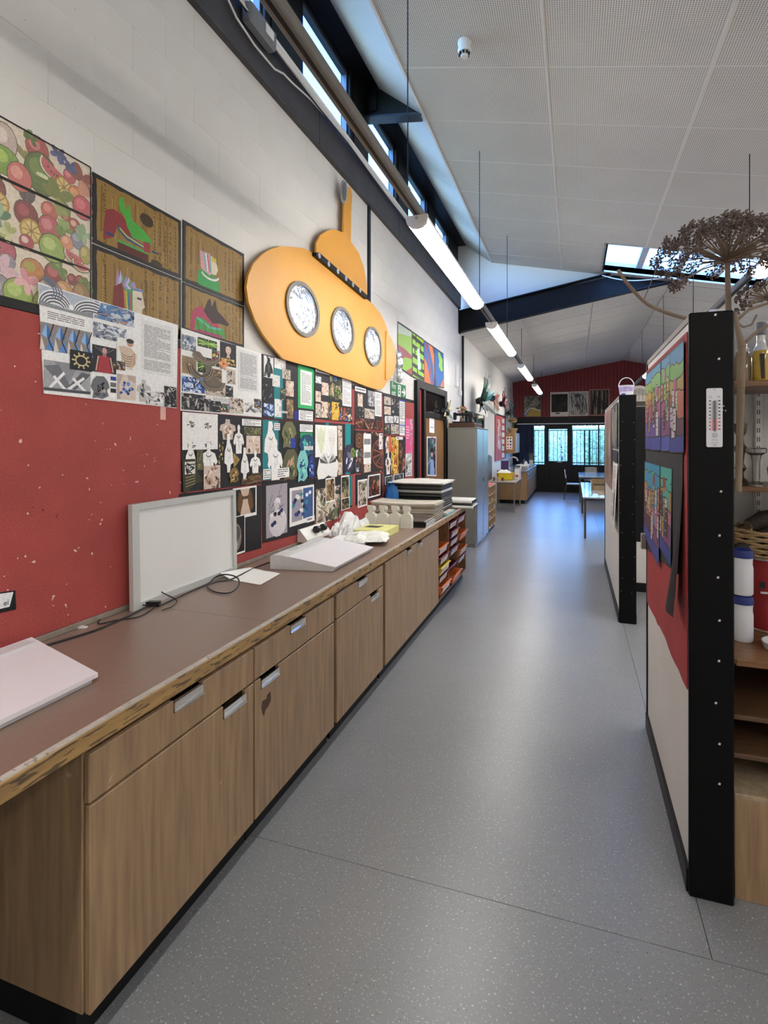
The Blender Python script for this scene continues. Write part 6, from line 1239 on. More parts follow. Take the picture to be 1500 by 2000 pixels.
for k, (dx, dy, dz, L_, rr, an, lab) in enumerate(((-.06, -.03, .06, .2, .035, .5, 'dark twisted branch log leaning in the wicker basket'), (.05, .0, .07, .22, .045, -.7, 'dark log with a pale ringed end in the wicker basket'), (.0, .03, .15, .2, .035, .2, 'dark driftwood log lying on top of the basket'))):
    b = c+Vector((dx, dy, dz)); d = Vector((math.cos(an), -.5 if k == 1 else .3, math.sin(an)*.6+.2)).normalized(); t = thing('wood_log', lab, 'log', b, 'logs in the wicker basket')
    MB().tube([b-d*L_*.5, b-d*L_*.2+Vector((0, 0, .01)), b+d*L_*.2, b+d*L_*.5], [rr*.8, rr, rr*.95, rr*.85], 10).build('bark', bark, t, smooth=True)
    e = b+(-d if d.y > 0 else d)*L_*.5; m = MB(); m.tube([e, e+(-d if d.y > 0 else d)*.004], rr*.72, 10); m.build('cut_end', endg, t)
c = Vector((.76, 2.48, .8925)); t = thing('glass_dish', 'low clear glass dish on the brown worktop', 'dish', c)
MB().lathe([(.055, 0), (.07, .004), (.078, .03), (.075, .03), (.066, .008)], c, 24).build('bowl', M('dish_glass', '#b8bcba', r=.08, spec=.8), t, smooth=True)
# candlesticks and vessels on the middle shelf
pew = M('old_pewter', '#6a6358', r=.35, metal=.8, var=.3, scale=14)
def turned(lab, x, y, z, prof, nm, cat, mat): c = Vector((x, y, z)); return tag(MB().lathe(prof, c, 20).build(nm, mat, smooth=True), lab, cat)
turned('dark turned candlestick on the middle shelf beside the end post', .655, 2.66, 1.509, [(.035, 0), (.036, .01), (.014, .03), (.012, .05), (.022, .07), (.012, .09), (.016, .13), (.026, .155), (.014, .17), (.011, .2), (.02, .215), (.024, .23), (.026, .255)], 'candlestick', 'candlestick', pew)
turned('silver goblet with a flared beaded rim on the middle shelf', .695, 2.60, 1.509, [(.03, 0), (.03, .006), (.012, .02), (.014, .1), (.02, .125), (.036, .135), (.038, .15), (.034, .155)], 'goblet', 'goblet', M('silver', '#a7a5a0', r=.25, metal=.9, var=.15))
turned('dark round-bellied jug at the right edge of the middle shelf', .80, 2.64, 1.509, [(.03, 0), (.05, .03), (.055, .07), (.04, .11), (.025, .13), (.03, .15)], 'jug', 'jug', M('dark_jug', '#2c2622', r=.3, var=.2))
# jars on the top shelf
gj = M('jar_glass', '#8a7a64', r=.08, var=.15, scale=8, spec=.8)
def jar(lab, x, y, rad, h, mat, lidm, lh, nm='glass_jar'):
    c = Vector((x, y, 1.9305)); t = thing(nm, lab, 'jar' if nm == 'glass_jar' else 'bottle', c)
    MB().lathe([(rad*.95, 0), (rad, .005), (rad, h*.8), (rad*.8, h*.92), (rad*.75, h)], c, 20).build('body', mat, t, smooth=True)
    MB().lathe([(rad*.8, h), (rad*.82, h+lh*.4), (rad*.5, h+lh*.5), (rad*.5, h+lh)], c, 20).build('stopper', lidm, t, smooth=True); return t
lidg = M('lid_glass', '#c3c6c4', r=.1, spec=.8)
jar('squat glass jar of brown contents with glass stopper on the top shelf', .652, 2.62, .032, .125, gj, lidg, .035)
c = Vector((.712, 2.60, 1.9305)); t = thing('oil_bottle', 'tall glass bottle of yellow oil with a grey stopper on the top shelf', 'bottle', c)
MB().lathe([(.028, 0), (.03, .004), (.03, .11), (.027, .125)], c, 20).build('oil', M('yellow_oil', '#b99a34', r=.1, var=.2, scale=8, spec=.8), t, smooth=True)
MB().lathe([(.027, .125), (.018, .15), (.015, .165), (.015, .19)], c, 20).build('neck', lidg, t, smooth=True); MB().lathe([(.017, .188), (.019, .19), (.019, .235), (.015, .24)], c, 16).build('stopper', M('grey_stopper', '#6b6c70', r=.5), t, smooth=True)
for k in range(3): MB().tube([c+Vector((.004*k-.004, -.028, .01)), c+Vector((.006*k-.01, -.0305, .11))], .003, 5).build('herb_stalk', M('herb', '#3d3220'), t)
jar('pale glass jar at the right edge of the top shelf', .785, 2.62, .03, .12, M('pale_jar', '#a8b09c', r=.08, spec=.8), lidg, .03)

# dried hogweed
dry = M('dried_stalk', '#8b7966', r=.8, var=.2, scale=20, stretch=(1, 1, .2)); seed = M('dried_seed', '#6f6055', r=.9, var=.25, scale=30)
def umbellet_mesh(seedv, n, rr):
    r = random.Random(seedv); m = MB()
    for k in range(n):
        a = r.uniform(0, 6.28); e = r.uniform(-.1, 1.35); d = Vector((math.cos(a)*math.cos(e), math.sin(a)*math.cos(e), math.sin(e))); L_ = rr*r.uniform(.75, 1.1)
        m.tube([(0, 0, 0), d*L_], .0008, 3, False); m.blob(d*L_, (.0052, .0052, .0042), 4, 2)
    return m
def hogweed(lab, base, top, stem_r, nr, R, droop, seedv, urad=.029, un=34):
    r = random.Random(seedv); top = Vector(top); base = Vector(base); t = thing('dried_hogweed', lab, 'dried plant', base)
    MB().tube([base, base.lerp(top, .5)+Vector((.004, 0, 0)), top], [stem_r*1.15, stem_r, stem_r*.85], 10).build('stem', dry, t, smooth=True)
    MB().blob(top, (stem_r*1.7, stem_r*1.7, stem_r*1.1), 10, 5, .15).build('crown', seed, t)
    um = None
    for k in range(nr):
        f = (k+.5)/nr; e = math.pi/2*(1-f**.62*1.04) if k < nr-droop else -r.uniform(.15, .7); a = k*2.39996+r.uniform(-.15, .15)
        if k >= nr-droop: a = math.radians(r.uniform(150, 330))
        L_ = R*(1 if e > 0 else .95)*r.uniform(.9, 1.05)*(.78+.22*math.cos(e)); d = Vector((math.cos(a)*math.cos(e), math.sin(a)*math.cos(e), math.sin(e)*.62))
        end = top+d*L_; mid = top+Vector((d.x*.5, d.y*.5, d.z*.5+(.06 if e < .6 else .0)))*L_
        MB().tube([top, mid, end], [.0028, .0022, .0016], 5, False).build('ray', dry, t)
        if um is None: um = umbellet_mesh(seedv, un, urad); ob = MB(); ob.v = [v+OFF[t.name] for v in um.v]; ob.f = um.f; o = ob.build('umbellet', seed, t, fix=False); um = o.data
        else: o = reg(bpy.data.objects.new('umbellet', um), t, OFF[t.name])
        o.location = end-OFF[t.name]; o.rotation_euler = (0, math.acos(max(-1, min(1, d.normalized().z))), math.atan2(d.y, d.x))
    return t
hogweed('large dried hogweed seed head rising behind the black end post', (.600, 2.62, 1.94), (.594, 2.6, 2.432), .0115, 92, .262, 12, 3)
hogweed('smaller dried hogweed seed head at the right edge', (.78, 2.68, 1.94), (.742, 2.6, 2.262), .008, 34, .12, 6, 8, .014, 14)
t = thing('dried_stalk', 'curved bare dried stalk arching left from the end post', 'dried plant', (.46, 2.62, 2.1))
def bp(x, y, Y): return onY(x, y, Y)
MB().tube(smooth_path([tuple(bp(x, y, 2.62)) for x, y in ((1207, 527), (1228, 557), (1262, 592), (1300, 610), (1340, 622), (1375, 628))]+[(.52, 2.62, 2.10)]), .0075, 8).build('stalk', dry, t, smooth=True)
MB().tube([bp(1258, 585, 2.62), bp(1274, 545, 2.62), bp(1288, 507, 2.62)], [.0022, .0018, .0014], 5).build('twig', dry, t); MB().blob(bp(1285, 515, 2.62), (.003, .003, .018), 6, 4, .2).build('seed_tip', seed, t)
t = thing('dried_stalk', 'thick upright dried stalk with nodes standing right of the end post', 'dried plant', bp(1441, 950, 2.45))
st = [bp(1442, 960, 2.45), bp(1444, 880, 2.45), bp(1447, 757, 2.45), bp(1449, 676, 2.45), bp(1440, 640, 2.45), bp(1436, 610, 2.45)]
MB().tube(st, [.012, .0125, .0135, .0135, .009, .007], 10).build('stalk', dry, t, smooth=True)
for p in (st[2], st[3]): MB().lathe([(.012, -.006), (.0155, 0), (.012, .006)], p, 12).build('node', dry, t, smooth=True)
MB().tube([bp(1440, 625, 2.46), bp(1462, 605, 2.45), bp(1500, 592, 2.44), bp(1540, 580, 2.42)], [.006, .006, .005, .005], 8).build('side_stalk', dry, t, smooth=True)
MB().tube([bp(1453, 672, 2.45), bp(1475, 650, 2.44), bp(1505, 632, 2.43), bp(1560, 600, 2.4)], [.0065, .006, .006, .005], 8).build('side_stalk', dry, t, smooth=True)
MB().tube([bp(1440, 630, 2.5), bp(1452, 639, 2.5), bp(1468, 634, 2.5), bp(1478, 615, 2.5)], .004, 8).build('side_stalk', dry, t, smooth=True)
# white cable drooping across the gable
tag(MB().tube(smooth_path([tuple(onY(x, y, YG-.16)) for x, y in ((1176, 538), (1205, 545), (1235, 548), (1270, 546), (1312, 541))]), .008, 6).build('drooping_cable', white_pl, smooth=True), 'thin white cable drooping over the rafter below the rooflight', 'cable')
# ================================================================ FAR LEFT: STEEL CUPBOARD, SINK BENCH, WALL PIECES
t = thing('steel_cupboard', 'tall grey steel cupboard with two doors beyond the bench', 'cupboard', (-1.7, 9.3, 0))
bx('body', grey_metal, t, -1.935, 8.72, .05, -1.478, 9.92, 1.90, .006); bx('plinth', grey_metal, t, -1.93, 8.73, 0, -1.49, 9.91, .05, .002)
for y0, y1 in ((8.73, 9.317), (9.323, 9.91)):
    d = bx('door', M('steel_door', '#8f959c', r=.25, metal=.3, var=.03), t, -1.478, y0, .06, -1.458, y1, 1.89, .004)
    bx('door_fold', MATS['steel_door'], d, -1.458, y0+.03, .09, -1.455, y1-.03, 1.86, .001)
MB().disc((-1.457, 9.36, 1.05), .03, .012, 'x', 14).build('lock', black_pl, t); bx('top_rim', grey_metal, t, -1.94, 8.715, 1.895, -1.455, 9.925, 1.91, .003)
tag(bx('brown_case', M('brown_case', '#4c3328', r=.5, var=.15), None, -1.93, 8.74, 1.9105, -1.50, 9.5, 1.985, .006), 'flat dark brown case lying on top of the steel cupboard', 'case')
# old sewing machine on the case
c = Vector((-1.72, 8.95, 1.9855)); t = thing('sewing_machine', 'old black sewing machine on the steel cupboard', 'sewing machine', c)
bx('bed', black_pl, t, c.x-.17, c.y-.08, c.z, c.x+.17, c.y+.08, c.z+.03, .006); bx('column', black_pl, t, c.x+.09, c.y-.035, c.z+.03, c.x+.15, c.y+.035, c.z+.15, .012); bx('arm', black_pl, t, c.x-.15, c.y-.03, c.z+.125, c.x+.16, c.y+.03, c.z+.17, .012); bx('needle_head', black_pl, t, c.x-.165, c.y-.03, c.z+.06, c.x-.115, c.y+.03, c.z+.18, .01)
MB().disc((c.x+.16, c.y, c.z+.145), .05, .016, 'x', 18).build('hand_wheel', chrome, t); MB().tube([(c.x-.14, c.y, c.z+.0), (c.x-.14, c.y, c.z+.07)], .004, 6).build('needle_bar', chrome, t); MB().lathe([(.012, 0), (.012, .04)], (c.x+.0, c.y, c.z+.17), 10).build('spool', M('spool', '#a88a60'), t)
# dark camera-like box and dried flowers, glass of white flowers
def bouquet(lab, c, cols, h, n, spread, seedv, pot=None, potm=None, big=.03):
    c = Vector(c); r = random.Random(seedv); t = thing('flower_bunch', lab, 'flowers', c)
    if pot: MB().lathe(pot, c, 16).build('vessel', potm, t, smooth=True)
    for k in range(n):
        a, e = r.uniform(0, 6.28), r.uniform(0, spread); d = Vector((math.cos(a)*e, math.sin(a)*e, 1)); p = c+Vector((0, 0, .02)); q = p+d*h*r.uniform(.7, 1.05)
        MB().tube([p, p.lerp(q, .5)+Vector((0, 0, .01)), q], .003, 5).build('stem', M('flower_stem', '#4e5a34'), t)
        m = MB()
        for j in range(6): aa = j*1.047; m.blob(q+Vector((math.cos(aa)*big*.6, math.sin(aa)*big*.6, 0)), (big*.55, big*.55, big*.35), 6, 3, .2)
        m.blob(q, big*.5, 6, 3, .2); m.build('blossom', cols[k % len(cols)], t)
    return t
M('f_red', '#b8443a'); M('f_rust', '#a87850'); M('f_white', '#ece8d4'); M('f_green', '#5f7a3a')
bouquet('dried grasses with a red flower on the steel cupboard', (-1.80, 9.2, 1.9855), [MATS['f_rust'], MATS['f_red'], MATS['f_green'], MATS['f_rust']], .26, 9, .35, 3, [(.03, 0), (.035, .06), (.025, .1)], M('clay_pot', '#6f5340'))
bouquet('white flowers in a glass on the right of the steel cupboard top', (-1.56, 9.68, 1.9105), [MATS['f_white']], .2, 5, .35, 6, [(.03, 0), (.035, .08), (.036, .11)], glass('vase_glass', '#dfe6e2'), .045)
t = thing('bellows_camera', 'dark old camera box on the steel cupboard', 'camera', (-1.63, 9.35, 1.9855)); bx('body', black_pl, t, -1.70, 9.28, 1.986, -1.56, 9.42, 2.10, .008); bx('lid', M('camera_brown', '#5a4432'), t, -1.71, 9.27, 2.10, -1.55, 9.43, 2.12, .004); MB().lathe([(.04, 0), (.034, -.03), (.03, -.05)], (-1.63, 9.28, 2.04), 14, 'y').build('lens', chrome, t)
# leaf sculptures on the wall
def leafshape(c, d, L_, wd, nrm, mat, t, name='leaf'):
    d = Vector(d).normalized(); n = Vector(nrm).normalized(); s = d.cross(n).normalized(); c = Vector(c); m = MB(); N = 8; vs = []
    for i in range(N+1):
        u = i/N; w_ = wd*math.sin(math.pi*u**.8)+.002; b = c+d*L_*u+n*.05*L_*math.sin(u*3.1); vs += [b-s*w_+n*.01, b+n*(.012+w_*.25), b+s*w_+n*.01, b-n*.004]
    f = []
    for i in range(N):
        a = i*4
        for j in range(4): f.append([a+j, a+(j+1) % 4, a+4+(j+1) % 4, a+4+j])
    f += [[3, 2, 1, 0], [N*4, N*4+1, N*4+2, N*4+3]]
    m.add(vs, f); return m.build(name, mat, t)
lm = [M('leaf_grey', '#55585a', r=.5, var=.2), M('leaf_dgreen', '#2f5a44', r=.5, var=.2), M('leaf_teal2', '#1f6468', r=.5, var=.2), M('leaf_sage', '#5e7a62', r=.5, var=.2), M('leaf_black', '#22262a', r=.5), M('leaf_pinkish', '#b86a68', r=.5), M('leaf_red', '#6e242a', r=.5, var=.25), M('leaf_straw', '#a8966c', r=.6, var=.2)]
def sculpture(lab, px, py, X, Ls, seedv, mats, dirs=None, L_=.35):
    r = random.Random(seedv); c = onX(px, py, X); t = thing('leaf_sculpture', lab, 'sculpture', c)
    MB().blob(c, (.08, .1, .07), 10, 6, .2).build('core', lm[4], t)
    if L_ > .5:
        for k in range(5): a = math.radians(200+35*k); leafshape(c+Vector((0, .1*k-.2, 0)), Vector((.4, math.cos(a), math.sin(a)*.8)), .3, .05, (1, 0, .1), lm[4], t)
    for k in range(Ls):
        a = math.radians(-20+220*k/(Ls-1)) if dirs is None else math.radians(dirs[k]); d = Vector((r.uniform(.1, .5), math.cos(a), math.sin(a)))
        leafshape(c, d, L_*r.uniform(.8, 1.2), L_*.16, (1, 0, .1), mats[k % len(mats)], t)
    return t
sculpture('big dark sculpture of grey, green and teal leaves above the steel cupboard', 936, 783, XW+.12, 11, 2, [lm[0], lm[1], lm[2], lm[3], lm[4]], [-30, 0, 25, 50, 75, 95, 115, 140, 165, 190, 215], .56)
sculpture('small pink and straw leaf sculpture hanging below the big leaf sculpture', 962, 778, XW+.1, 5, 5, [lm[5], lm[7]], [-100, -60, -30, -80, 20], .3)
sculpture('spiky dark red leaf sculpture over the far notice board', 979, 789, XW+.1, 11, 7, [lm[6]], None, .42)
sculpture('teal and brown leaf sculpture right of the red one', 993, 807, XW+.1, 8, 9, [lm[2], lm[0], M('leaf_brown', '#5c4c3c', r=.6)], None, .45)
sculpture('pale cream and green flower sculpture beside the fire door frame', 869, 805, XW+.06, 6, 12, [lm[7], lm[3], M('leaf_cream', '#c8bc94')], [60, 120, 200, 270, 330, 20], .22)
# grey board with black frame between cupboard and far notice board
t = thing('doorway_frame', 'dark doorway frame in the left wall behind the steel cupboard', 'door frame', (XW, 12., 0))
for a in ((10.55, 0, 10.65, 2.28), (12.55, 0, 12.7, 2.28), (10.65, 2.16, 12.55, 2.28)): bx('jamb', black, t, XW+.001, a[0], a[1], XW+.05, a[2], a[3], .003)
bx('opening_panel', M('dark_opening', '#2a2826', r=.4), t, XW+.001, 10.65, 0, XW+.012, 12.55, 2.16, 0)
# far notice board with framed sheets
t = thing('notice_board', 'far red notice board hung with white-edged sheets', 'notice board', (XW, 15.5, 1.2)); bx('panel', M('far_red', '#a83f3e', r=.7), t, XW+.001, 14.75, 1.16, XW+.02, 17., 2.40, .002)
for a in ((14.75, 2.40, 17., 2.44), (16.96, 1.16, 17., 2.40)): bx('frame', black, t, XW+.001, a[0], a[1], XW+.028, a[2], a[3], .002)
for k in range(6):
    z = 2.36-.2*k; c = Cv((XW+.021, 16.1, z), (XW+.021, 16.75, z), (XW+.021, 16.75, z-.15), (XW+.021, 16.1, z-.15)).base('#2a2a2a', .001); c.rect(.06, .08, .94, .92, '#dedad4'); c.text(.15, .2, .85, .8, 3, '#9a9690'); c.build('framed_sheet', t)
c = Cv((XW+.021, 15.1, 2.3), (XW+.021, 15.9, 2.3), (XW+.021, 15.9, 1.45), (XW+.021, 15.1, 1.45)).base('#8c3a3a', .001); c.photo(['#a8504c', '#d8d0c8', '#6a5a58', '#c8a8a0'], 20, 6); c.build('poster_sheet', t)
# wall cupboard with colour chart and basket on top
t = thing('wall_cupboard', 'light wooden wall cupboard with a colour dot chart', 'cupboard', (-1.85, 17.4, 1.33)); bx('body', veneer_far, t, XW+.001, 16.95, 1.33, -1.70, 18.3, 1.95, .004)
d = bx('door', veneer_far, t, -1.70, 16.96, 1.34, -1.682, 17.6, 1.94, .003); d = bx('door', veneer_far, t, -1.70, 17.63, 1.34, -1.682, 18.29, 1.94, .003)
c = Cv((-1.95, 16.949, 1.83), (-1.77, 16.949, 1.83), (-1.77, 16.949, 1.45), (-1.95, 16.949, 1.45)).base('#ece8e2', .001)
for k, col in enumerate(('#8c2c34', '#4f7a3a', '#c8b83c', '#2c3f8c', '#c87c3c', '#3f4a8c', '#d89ca0', '#c88a90')): c.ell(.28+.44*(k % 2), .14+.24*(k//2), .16, .085, col)
tag(c.build('colour_chart'), 'sheet of painted colour dots on the wall cupboard end', 'chart')
bouquet('basket of dried plants on the wall cupboard', (-1.80, 17.3, 1.951), [lm[7], MATS['f_rust'], M('f_straw', '#b8a888'), lm[3]], .42, 14, .38, 8, [(.10, 0), (.15, .1), (.16, .14)], wk, .06)
# pigeonhole unit
t = thing('pigeonhole_unit', 'low wooden pigeonhole unit beyond the steel cupboard', 'pigeonholes', (-1.7, 10.7, 0)); pw = M('pale_ply', '#a98d68', r=.6, var=.1)
for k in range(4): y = 10.1+.31*k; bx('upright', pw, t, -1.9, y, .08, -1.475, y+.015, .84, .001)
for k in range(6): z = .08+.15*k; bx('shelf', pw, t, -1.9, 10.1, z, -1.476, 11.045, z+.012, .001)
bx('back', dark_wood, t, -1.92, 10.1, .08, -1.9, 11.045, .84, 0); bx('top', pw, t, -1.92, 10.08, .842, -1.46, 11.06, .865, .002); bx('plinth', black, t, -1.9, 10.11, 0, -1.5, 11.04, .08, 0)
for a, b in ((0, 1), (1, 3), (2, 2)): bx('scoop_tray', M('pale_tray', '#8c7a5c', r=.5), t, -1.75, 10.13+.31*a, .093+.15*b, -1.48, 10.39+.31*a, .15+.15*b, .004)
tag(crumple('folded_cloth', '', '', -1.6, 10.55, .866, .12, .25, .08, M('pink_cloth', '#b5626a', r=.8, var=.3, scale=12), 14), 'folded pink and white cloth on the pigeonhole unit', 'cloth')
# leaning abstract panel behind the small table
m = MB().prism([(XW+.02, 12.75, .75), (XW+.02, 13.9, .75), (XW+.02, 13.9, 1.3), (XW+.02, 13.5, 1.36), (XW+.02, 13.0, 1.05)], (.03, 0, 0)); tag(m.build('slate_panel', M('slate', '#57564e', r=.6, var=.4, scale=5)), 'grey mottled panel leaning behind the small table', 'panel')
# small table
def table(lab, x0, x1, y0, y1, h, topm, legm, lw=.014):
    t = thing('work_table', lab, 'table', ((x0+x1)/2, (y0+y1)/2, 0)); bx('top', topm, t, x0, y0, h-.025, x1, y1, h, .003)
    for x in (x0+.04, x1-.04):
        for y in (y0+.05, y1-.05): bx('leg', legm, t, x-lw, y-lw, 0, x+lw, y+lw, h-.026, .002)
    m = MB(); m.box(x0+.04, y0+.04, h-.065, x1-.04, y0+.06, h-.026); m.box(x0+.04, y1-.06, h-.065, x1-.04, y1-.04, h-.026); m.box(x0+.03, y0+.06, h-.065, x0+.05, y1-.06, h-.026); m.box(x1-.05, y0+.06, h-.065, x1-.03, y1-.06, h-.026); m.build('apron', legm, t, fix=False)
    return t
leg_m = M('table_leg_metal', '#8a877f', r=.35, metal=.6)
table('small pale table with metal legs in front of the sink bench', -1.93, -1.30, 13.2, 14.75, .74, M('pale_top', '#a89c8c', r=.4), leg_m)
# sink bench
t = thing('sink_bench', 'long wooden sink bench along the far left wall', 'bench', (-1.6, 17., 0)); bx('body', veneer_far, t, XW+.002, 15.25, .1, -1.22, 19.2, .86, .003); bx('plinth', black, t, XW+.05, 15.3, 0, -1.27, 19.18, .1, .002); bx('worktop', M('blue_grey_top', '#7f858c', r=.2, spec=.6), t, XW+.002, 15.22, .862, -1.19, 19.2, .90, .003)
for k in range(4):
    y = 15.28+.98*k; d = bx('door', veneer_far, t, -1.22, y, .12, -1.204, y+.95, .66, .003); d = bx('drawer', veneer_far, t, -1.22, y, .67, -1.204, y+.95, .84, .003); bx('handle', chrome, d, -1.206, y+.4, .75, -1.192, y+.56, .775, .002)
# things on small table and bench
zt_ = .7405
t = thing('yellow_crate', 'bright yellow crate on the small pale table', 'crate', (-1.6, 13.9, zt_)); m = MB(); x0, x1, y0, y1, h = -1.78, -1.43, 13.75, 14.2, .17
m.box(x0, y0, zt_, x1, y1, zt_+.006); m.box(x0, y0, zt_, x1, y0+.01, zt_+h); m.box(x0, y1-.01, zt_, x1, y1, zt_+h); m.box(x0, y0, zt_, x0+.01, y1, zt_+h); m.box(x1-.01, y0, zt_, x1, y1, zt_+h); m.build('walls', M('crate_yellow', '#cdb41c', r=.4), t); MB().box(x0-.01, y0-.01, zt_+h-.015, x1+.01, y0+.002, zt_+h, .003).build('rim', MATS['crate_yellow'], t, fix=False)
t = thing('carton', 'white carton with a red label on the small pale table', 'carton', (-1.38, 14.3, zt_)); bx('box', M('carton_white', '#d9d4cc', r=.6), t, -1.42, 14.15, zt_, -1.15-.16, 14.6, zt_+.26, .004)
bx('label', M('carton_red', '#a83a48'), t, -1.40, 14.147, zt_+.05, -1.33, 14.151, zt_+.11, 0); MB().prism([(-1.42, 14.15, zt_+.26), (-1.31, 14.15, zt_+.26), (-1.33, 14.10, zt_+.3), (-1.40, 14.10, zt_+.3)], (0, .004, .0)).build('flap', MATS['carton_white'], t)
t = thing('purple_folder', 'upright dark purple folder on the small table', 'folder', (-1.75, 14.5, zt_)); bx('cover', M('purple', '#3f2a58', r=.6), t, -1.80, 14.45, zt_, -1.60, 14.52, zt_+.45, .006); bx('pages', paper_w, t, -1.79, 14.46, zt_+.01, -1.598, 14.51, zt_+.44, 0)
tag(crumple('paper_heap', '', '', -1.66, 13.97, zt_+.172, .16, .2, .08, paper_w, 31), 'heap of crumpled white paper piled in the yellow crate', 'paper')
for k, (x, y, r_, h, m_, lab) in enumerate(((-1.83, 13.4, .03, .09, M('mug_a', '#8c7466', r=.4), 'small brown pot at the left of the small table'), (-1.72, 13.35, .03, .07, M('mug_b', '#c8a89c', r=.4), 'small pink pot at the front of the small table'), (-1.63, 13.42, .028, .08, M('mug_c', '#6a4a44', r=.4), 'small dark red pot at the front of the small table'))):
    turned(lab, x, y, zt_, [(r_*.8, 0), (r_, .01), (r_*1.05, h), (r_*.9, h), (r_*.8, .02)], 'clay_pot', 'pot', m_)
zs = .9005
for k, (x, y, r_, h, m_, lab, nm) in enumerate(((-1.32, 15.6, .06, .1, M('pot_grey', '#9a9690', r=.4), 'grey bowl at the front of the sink bench', 'bowl'), (-1.5, 15.7, .07, .12, M('pot_teal', '#4f6a68', r=.4), 'teal bowl on the sink bench', 'bowl'), (-1.38, 17.0, .05, .2, M('pot_white', '#dedcd6', r=.3), 'white bottle on the sink bench near the tap', 'bottle'), (-1.5, 17.6, .05, .24, M('pot_dark', '#3f3b3a', r=.3), 'dark bottle on the sink bench', 'bottle'), (-1.3, 18.0, .06, .2, M('pot_cream', '#cfc6b0', r=.4), 'cream jar of brushes at the end of the sink bench', 'jar'))):
    turned(lab, x, y, zs, [(r_*.85, 0), (r_, .01), (r_, h*.7), (r_*.6, h*.85), (r_*.55, h)] if nm == 'bottle' else [(r_*.7, 0), (r_, h*.5), (r_*1.05, h), (r_*.95, h), (r_*.8, h*.4)], nm, nm, m_)
t = thing('sink_tap', 'curved grey tap over the sink bench', 'tap', (-1.75, 16.4, zs)); MB().tube(smooth_path([(-1.8, 16.4, zs), (-1.8, 16.4, zs+.22), (-1.72, 16.4, zs+.32), (-1.6, 16.4, zs+.30), (-1.56, 16.4, zs+.22)]), .025, 10).build('spout', M('tap_grey', '#a9a79f', r=.3, metal=.5), t, smooth=True); MB().lathe([(.05, 0), (.04, .03)], (-1.8, 16.4, zs), 14).build('base', chrome, t)
t = thing('white_basin', 'white plastic washing-up basin on the sink bench', 'basin', (-1.45, 16.4, zs)); m = MB(); m.box(-1.62, 16.2, zs, -1.28, 16.9, zs+.01); m.box(-1.62, 16.2, zs, -1.28, 16.215, zs+.1); m.box(-1.62, 16.885, zs, -1.28, 16.9, zs+.1); m.box(-1.62, 16.2, zs, -1.605, 16.9, zs+.1); m.box(-1.295, 16.2, zs, -1.28, 16.9, zs+.1); m.build('walls', white_pl, t); bx('rim', white_pl, t, -1.27, 16.19, zs+.09, -1.255, 16.91, zs+.1, .002)
t = thing('brush_bundle', 'paint brushes standing by the far curtain', 'brushes', (-1.3, 18., zs+.05))
for k in range(5): MB().tube([(-1.3+.012*(k-2), 18., zs+.05), (-1.3+.03*(k-2), 18.+.01*k, zs+.42)], .006, 5).build('brush', M('brush_wood', '#8a8478'), t)

# ================================================================ FAR WALL ART AND FURNITURE
def art(lab, x0, x1, z0, z1, fnk, bord='#d8cfc2'):
    c = Cv((x0, YF-.004, z1), (x1, YF-.004, z1), (x1, YF-.004, z0), (x0, YF-.004, z0)).base(bord, .012); fnk(c); return tag(c.build('artwork'), lab, 'artwork', 'artworks on the red cladding')
def f1(c): c.photo(['#7c766a', '#5c564c', '#9a917e', '#4a463e'], 22, 1, .03, .02, .97, .98); c.poly([(.05, .97), (.35, .62), (.6, .55), (.97, .75), (.97, .97)], '#b89a4a'); c.poly([(.03, .95), (.03, .8), (.32, .6), (.4, .62), (.12, .95)], '#5a62a0'); c.line([(.03, .9), (.35, .58), (.97, .72)], .03, '#d8d4cc'); c.line([(.2, .5), (.6, .05)], .03, '#3a3630'); c.ell(.75, .3, .12, .2, '#8a806c')
def f2(c): c.rect(.06, .08, .94, .82, '#1b1a18'); c.photo(['#1b1a18', '#2c2a27', '#24221f', '#3a3733'], 12, 2, .06, .08, .94, .82); c.rect(.3, .84, .5, .9, '#5a564e')
def f3(c):
    c.photo(['#aaa69e', '#c4c0b8', '#908c84'], 10, 3, .04, .03, .96, .97); r = random.Random(3)
    for k in range(10): x = .1+.08*k; c.line([(x, r.uniform(.05, .5)), (x+r.uniform(-.1, .2), r.uniform(.5, .95))], .022, '#33302c')
    c.ell(.45, .17, .17, .08, '#4a443c'); c.ell(.42, .58, .14, .08, '#54503f'); c.arc(.15, .87, .08, .06, 0, 360, .02, '#33302c')
def f4(c):
    c.photo(['#2c2622', '#3a332d', '#4a4038'], 8, 4, .04, .03, .96, .97); r = random.Random(8)
    for k in range(10): x = .1+.08*k; c.line([(x, .05), (x+r.uniform(-.1, .1), .95)], .04, ['#5c5046', '#8a7a6a', '#241e1a'][k % 3])
    for k in range(5): c.line([(.2, .2+.1*k), (.9, .6+.05*k)], .03, '#1c1815')
art('far artwork with a yellow triangle and grey buildings', -1.62, -1.06, 2.50+.02, 3.235, f1, '#6c6658'); art('far black square print on white paper', -.765, -.175, 2.52, 3.33, f2); art('far grey print with black branching lines', -.158, .430, 2.53, 3.335, f3); art('far dark brown print of tree trunks', .458, 1.07, 2.535, 3.385, f4, '#b08a7c')
tag(MB().tube([(-1.42, YF-.02, 3.24), (-1.41, YF-.02, 3.6)], .006, 5).build('picture_wire', black_rub), 'thin wire above the far yellow triangle artwork', 'wire')
blue_top = M('glossy_table_top', '#9aa3ad', r=.12, var=.03, spec=.7)
dk_leg = M('dark_leg', '#4b4741', r=.4, metal=.4)
table('grey-topped table nearest the far partition, reflecting the windows', .135, 1.35, 10.15, 13.8, .725, blue_top, dk_leg, .018)
table('grey-topped table at the back by the far windows', .11, 1.3, 16.05, 18.4, .72, blue_top, dk_leg, .018)
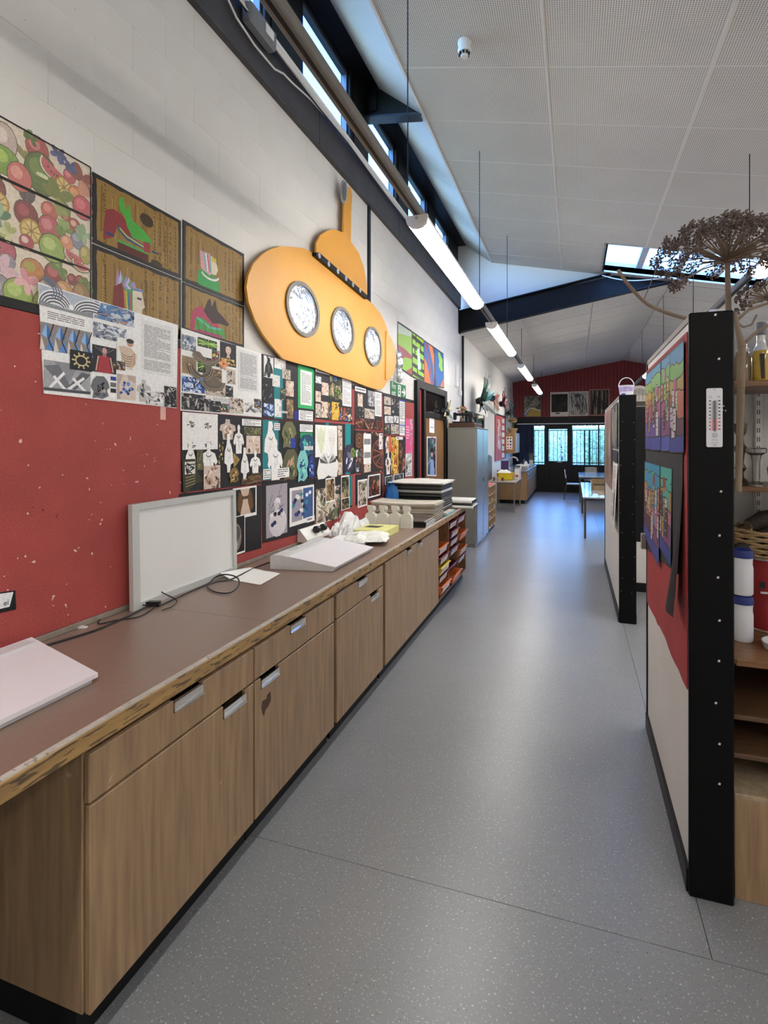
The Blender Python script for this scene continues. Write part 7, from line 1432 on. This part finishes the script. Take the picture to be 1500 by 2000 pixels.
def chair(lab, x, y, rz_, seatm):
    t = thing('school_chair', lab, 'chair', (x, y, 0), 'grey plastic chairs at the far tables'); ca, sa = math.cos(rz_), math.sin(rz_)
    def T_(p): return (x+p[0]*ca-p[1]*sa, y+p[0]*sa+p[1]*ca, p[2])
    def pr(pts, d, nm, m_, sm=False): mb = MB().prism([T_(p) for p in pts], Vector((d[0]*ca-d[1]*sa, d[0]*sa+d[1]*ca, d[2]))); return mb.build(nm, m_, t)
    pr([(-.2, -.2, .44), (.2, -.2, .44), (.2, .2, .44), (-.2, .2, .44)], (0, 0, .02), 'seat', seatm)
    pr([(-.19, .2, .62), (.19, .2, .62), (.20, .22, .66), (.18, .24, .84), (.12, .245, .86), (-.12, .245, .86), (-.18, .24, .84), (-.20, .22, .66)], (0, .018, 0), 'backrest', seatm)
    for sx in (-1, 1):
        MB().tube([T_((sx*.19, -.18, .44)), T_((sx*.22, -.24, 0))], .012, 8).build('leg', dk_leg, t); MB().tube([T_((sx*.17, .235, .80)), T_((sx*.19, .2, .44)), T_((sx*.22, .27, 0))], .012, 8).build('leg', dk_leg, t)
chs = M('chair_grey', '#a8a69c', r=.5)
chair('grey plastic chair behind the back table facing the camera side', .5, 18.75, 0, chs)
chair('grey plastic chair turned sideways at the left end of the back table', -.02, 17.0, math.pi/2, M('chair_pale', '#bfc0c4', r=.4))
t = thing('cardboard_tray', 'open brown cardboard tray on the near grey-topped table', 'box', (.7, 11.9, .726)); m = MB(); kb = M('brown_card', '#8f7550', r=.7)
m.box(.33, 11.6, .7255, 1.1, 12.4, .735); m.box(.33, 11.6, .735, 1.1, 11.61, .82); m.box(.33, 12.39, .735, 1.1, 12.4, .9); m.box(.33, 11.6, .735, .34, 12.4, .86); m.box(1.09, 11.6, .735, 1.1, 12.4, .86); m.build('walls', kb, t); MB().prism([(.33, 11.6, .86), (.33, 12.0, .86), (.28, 11.9, .92), (.28, 11.65, .92)], (.004, 0, 0)).build('flap', kb, t); bx('contents', black_pl, t, .38, 11.65, .736, 1.05, 12.35, .8, .01)
tag(MB().prism([(.42, 10.6, .7255), (.9, 10.6, .7255), (1.0, 11.3, .7255), (.38, 11.3, .7255)], (0, 0, .004)).build('cardboard_sheet', kb), 'flat brown cardboard sheet on the near grey-topped table', 'cardboard')
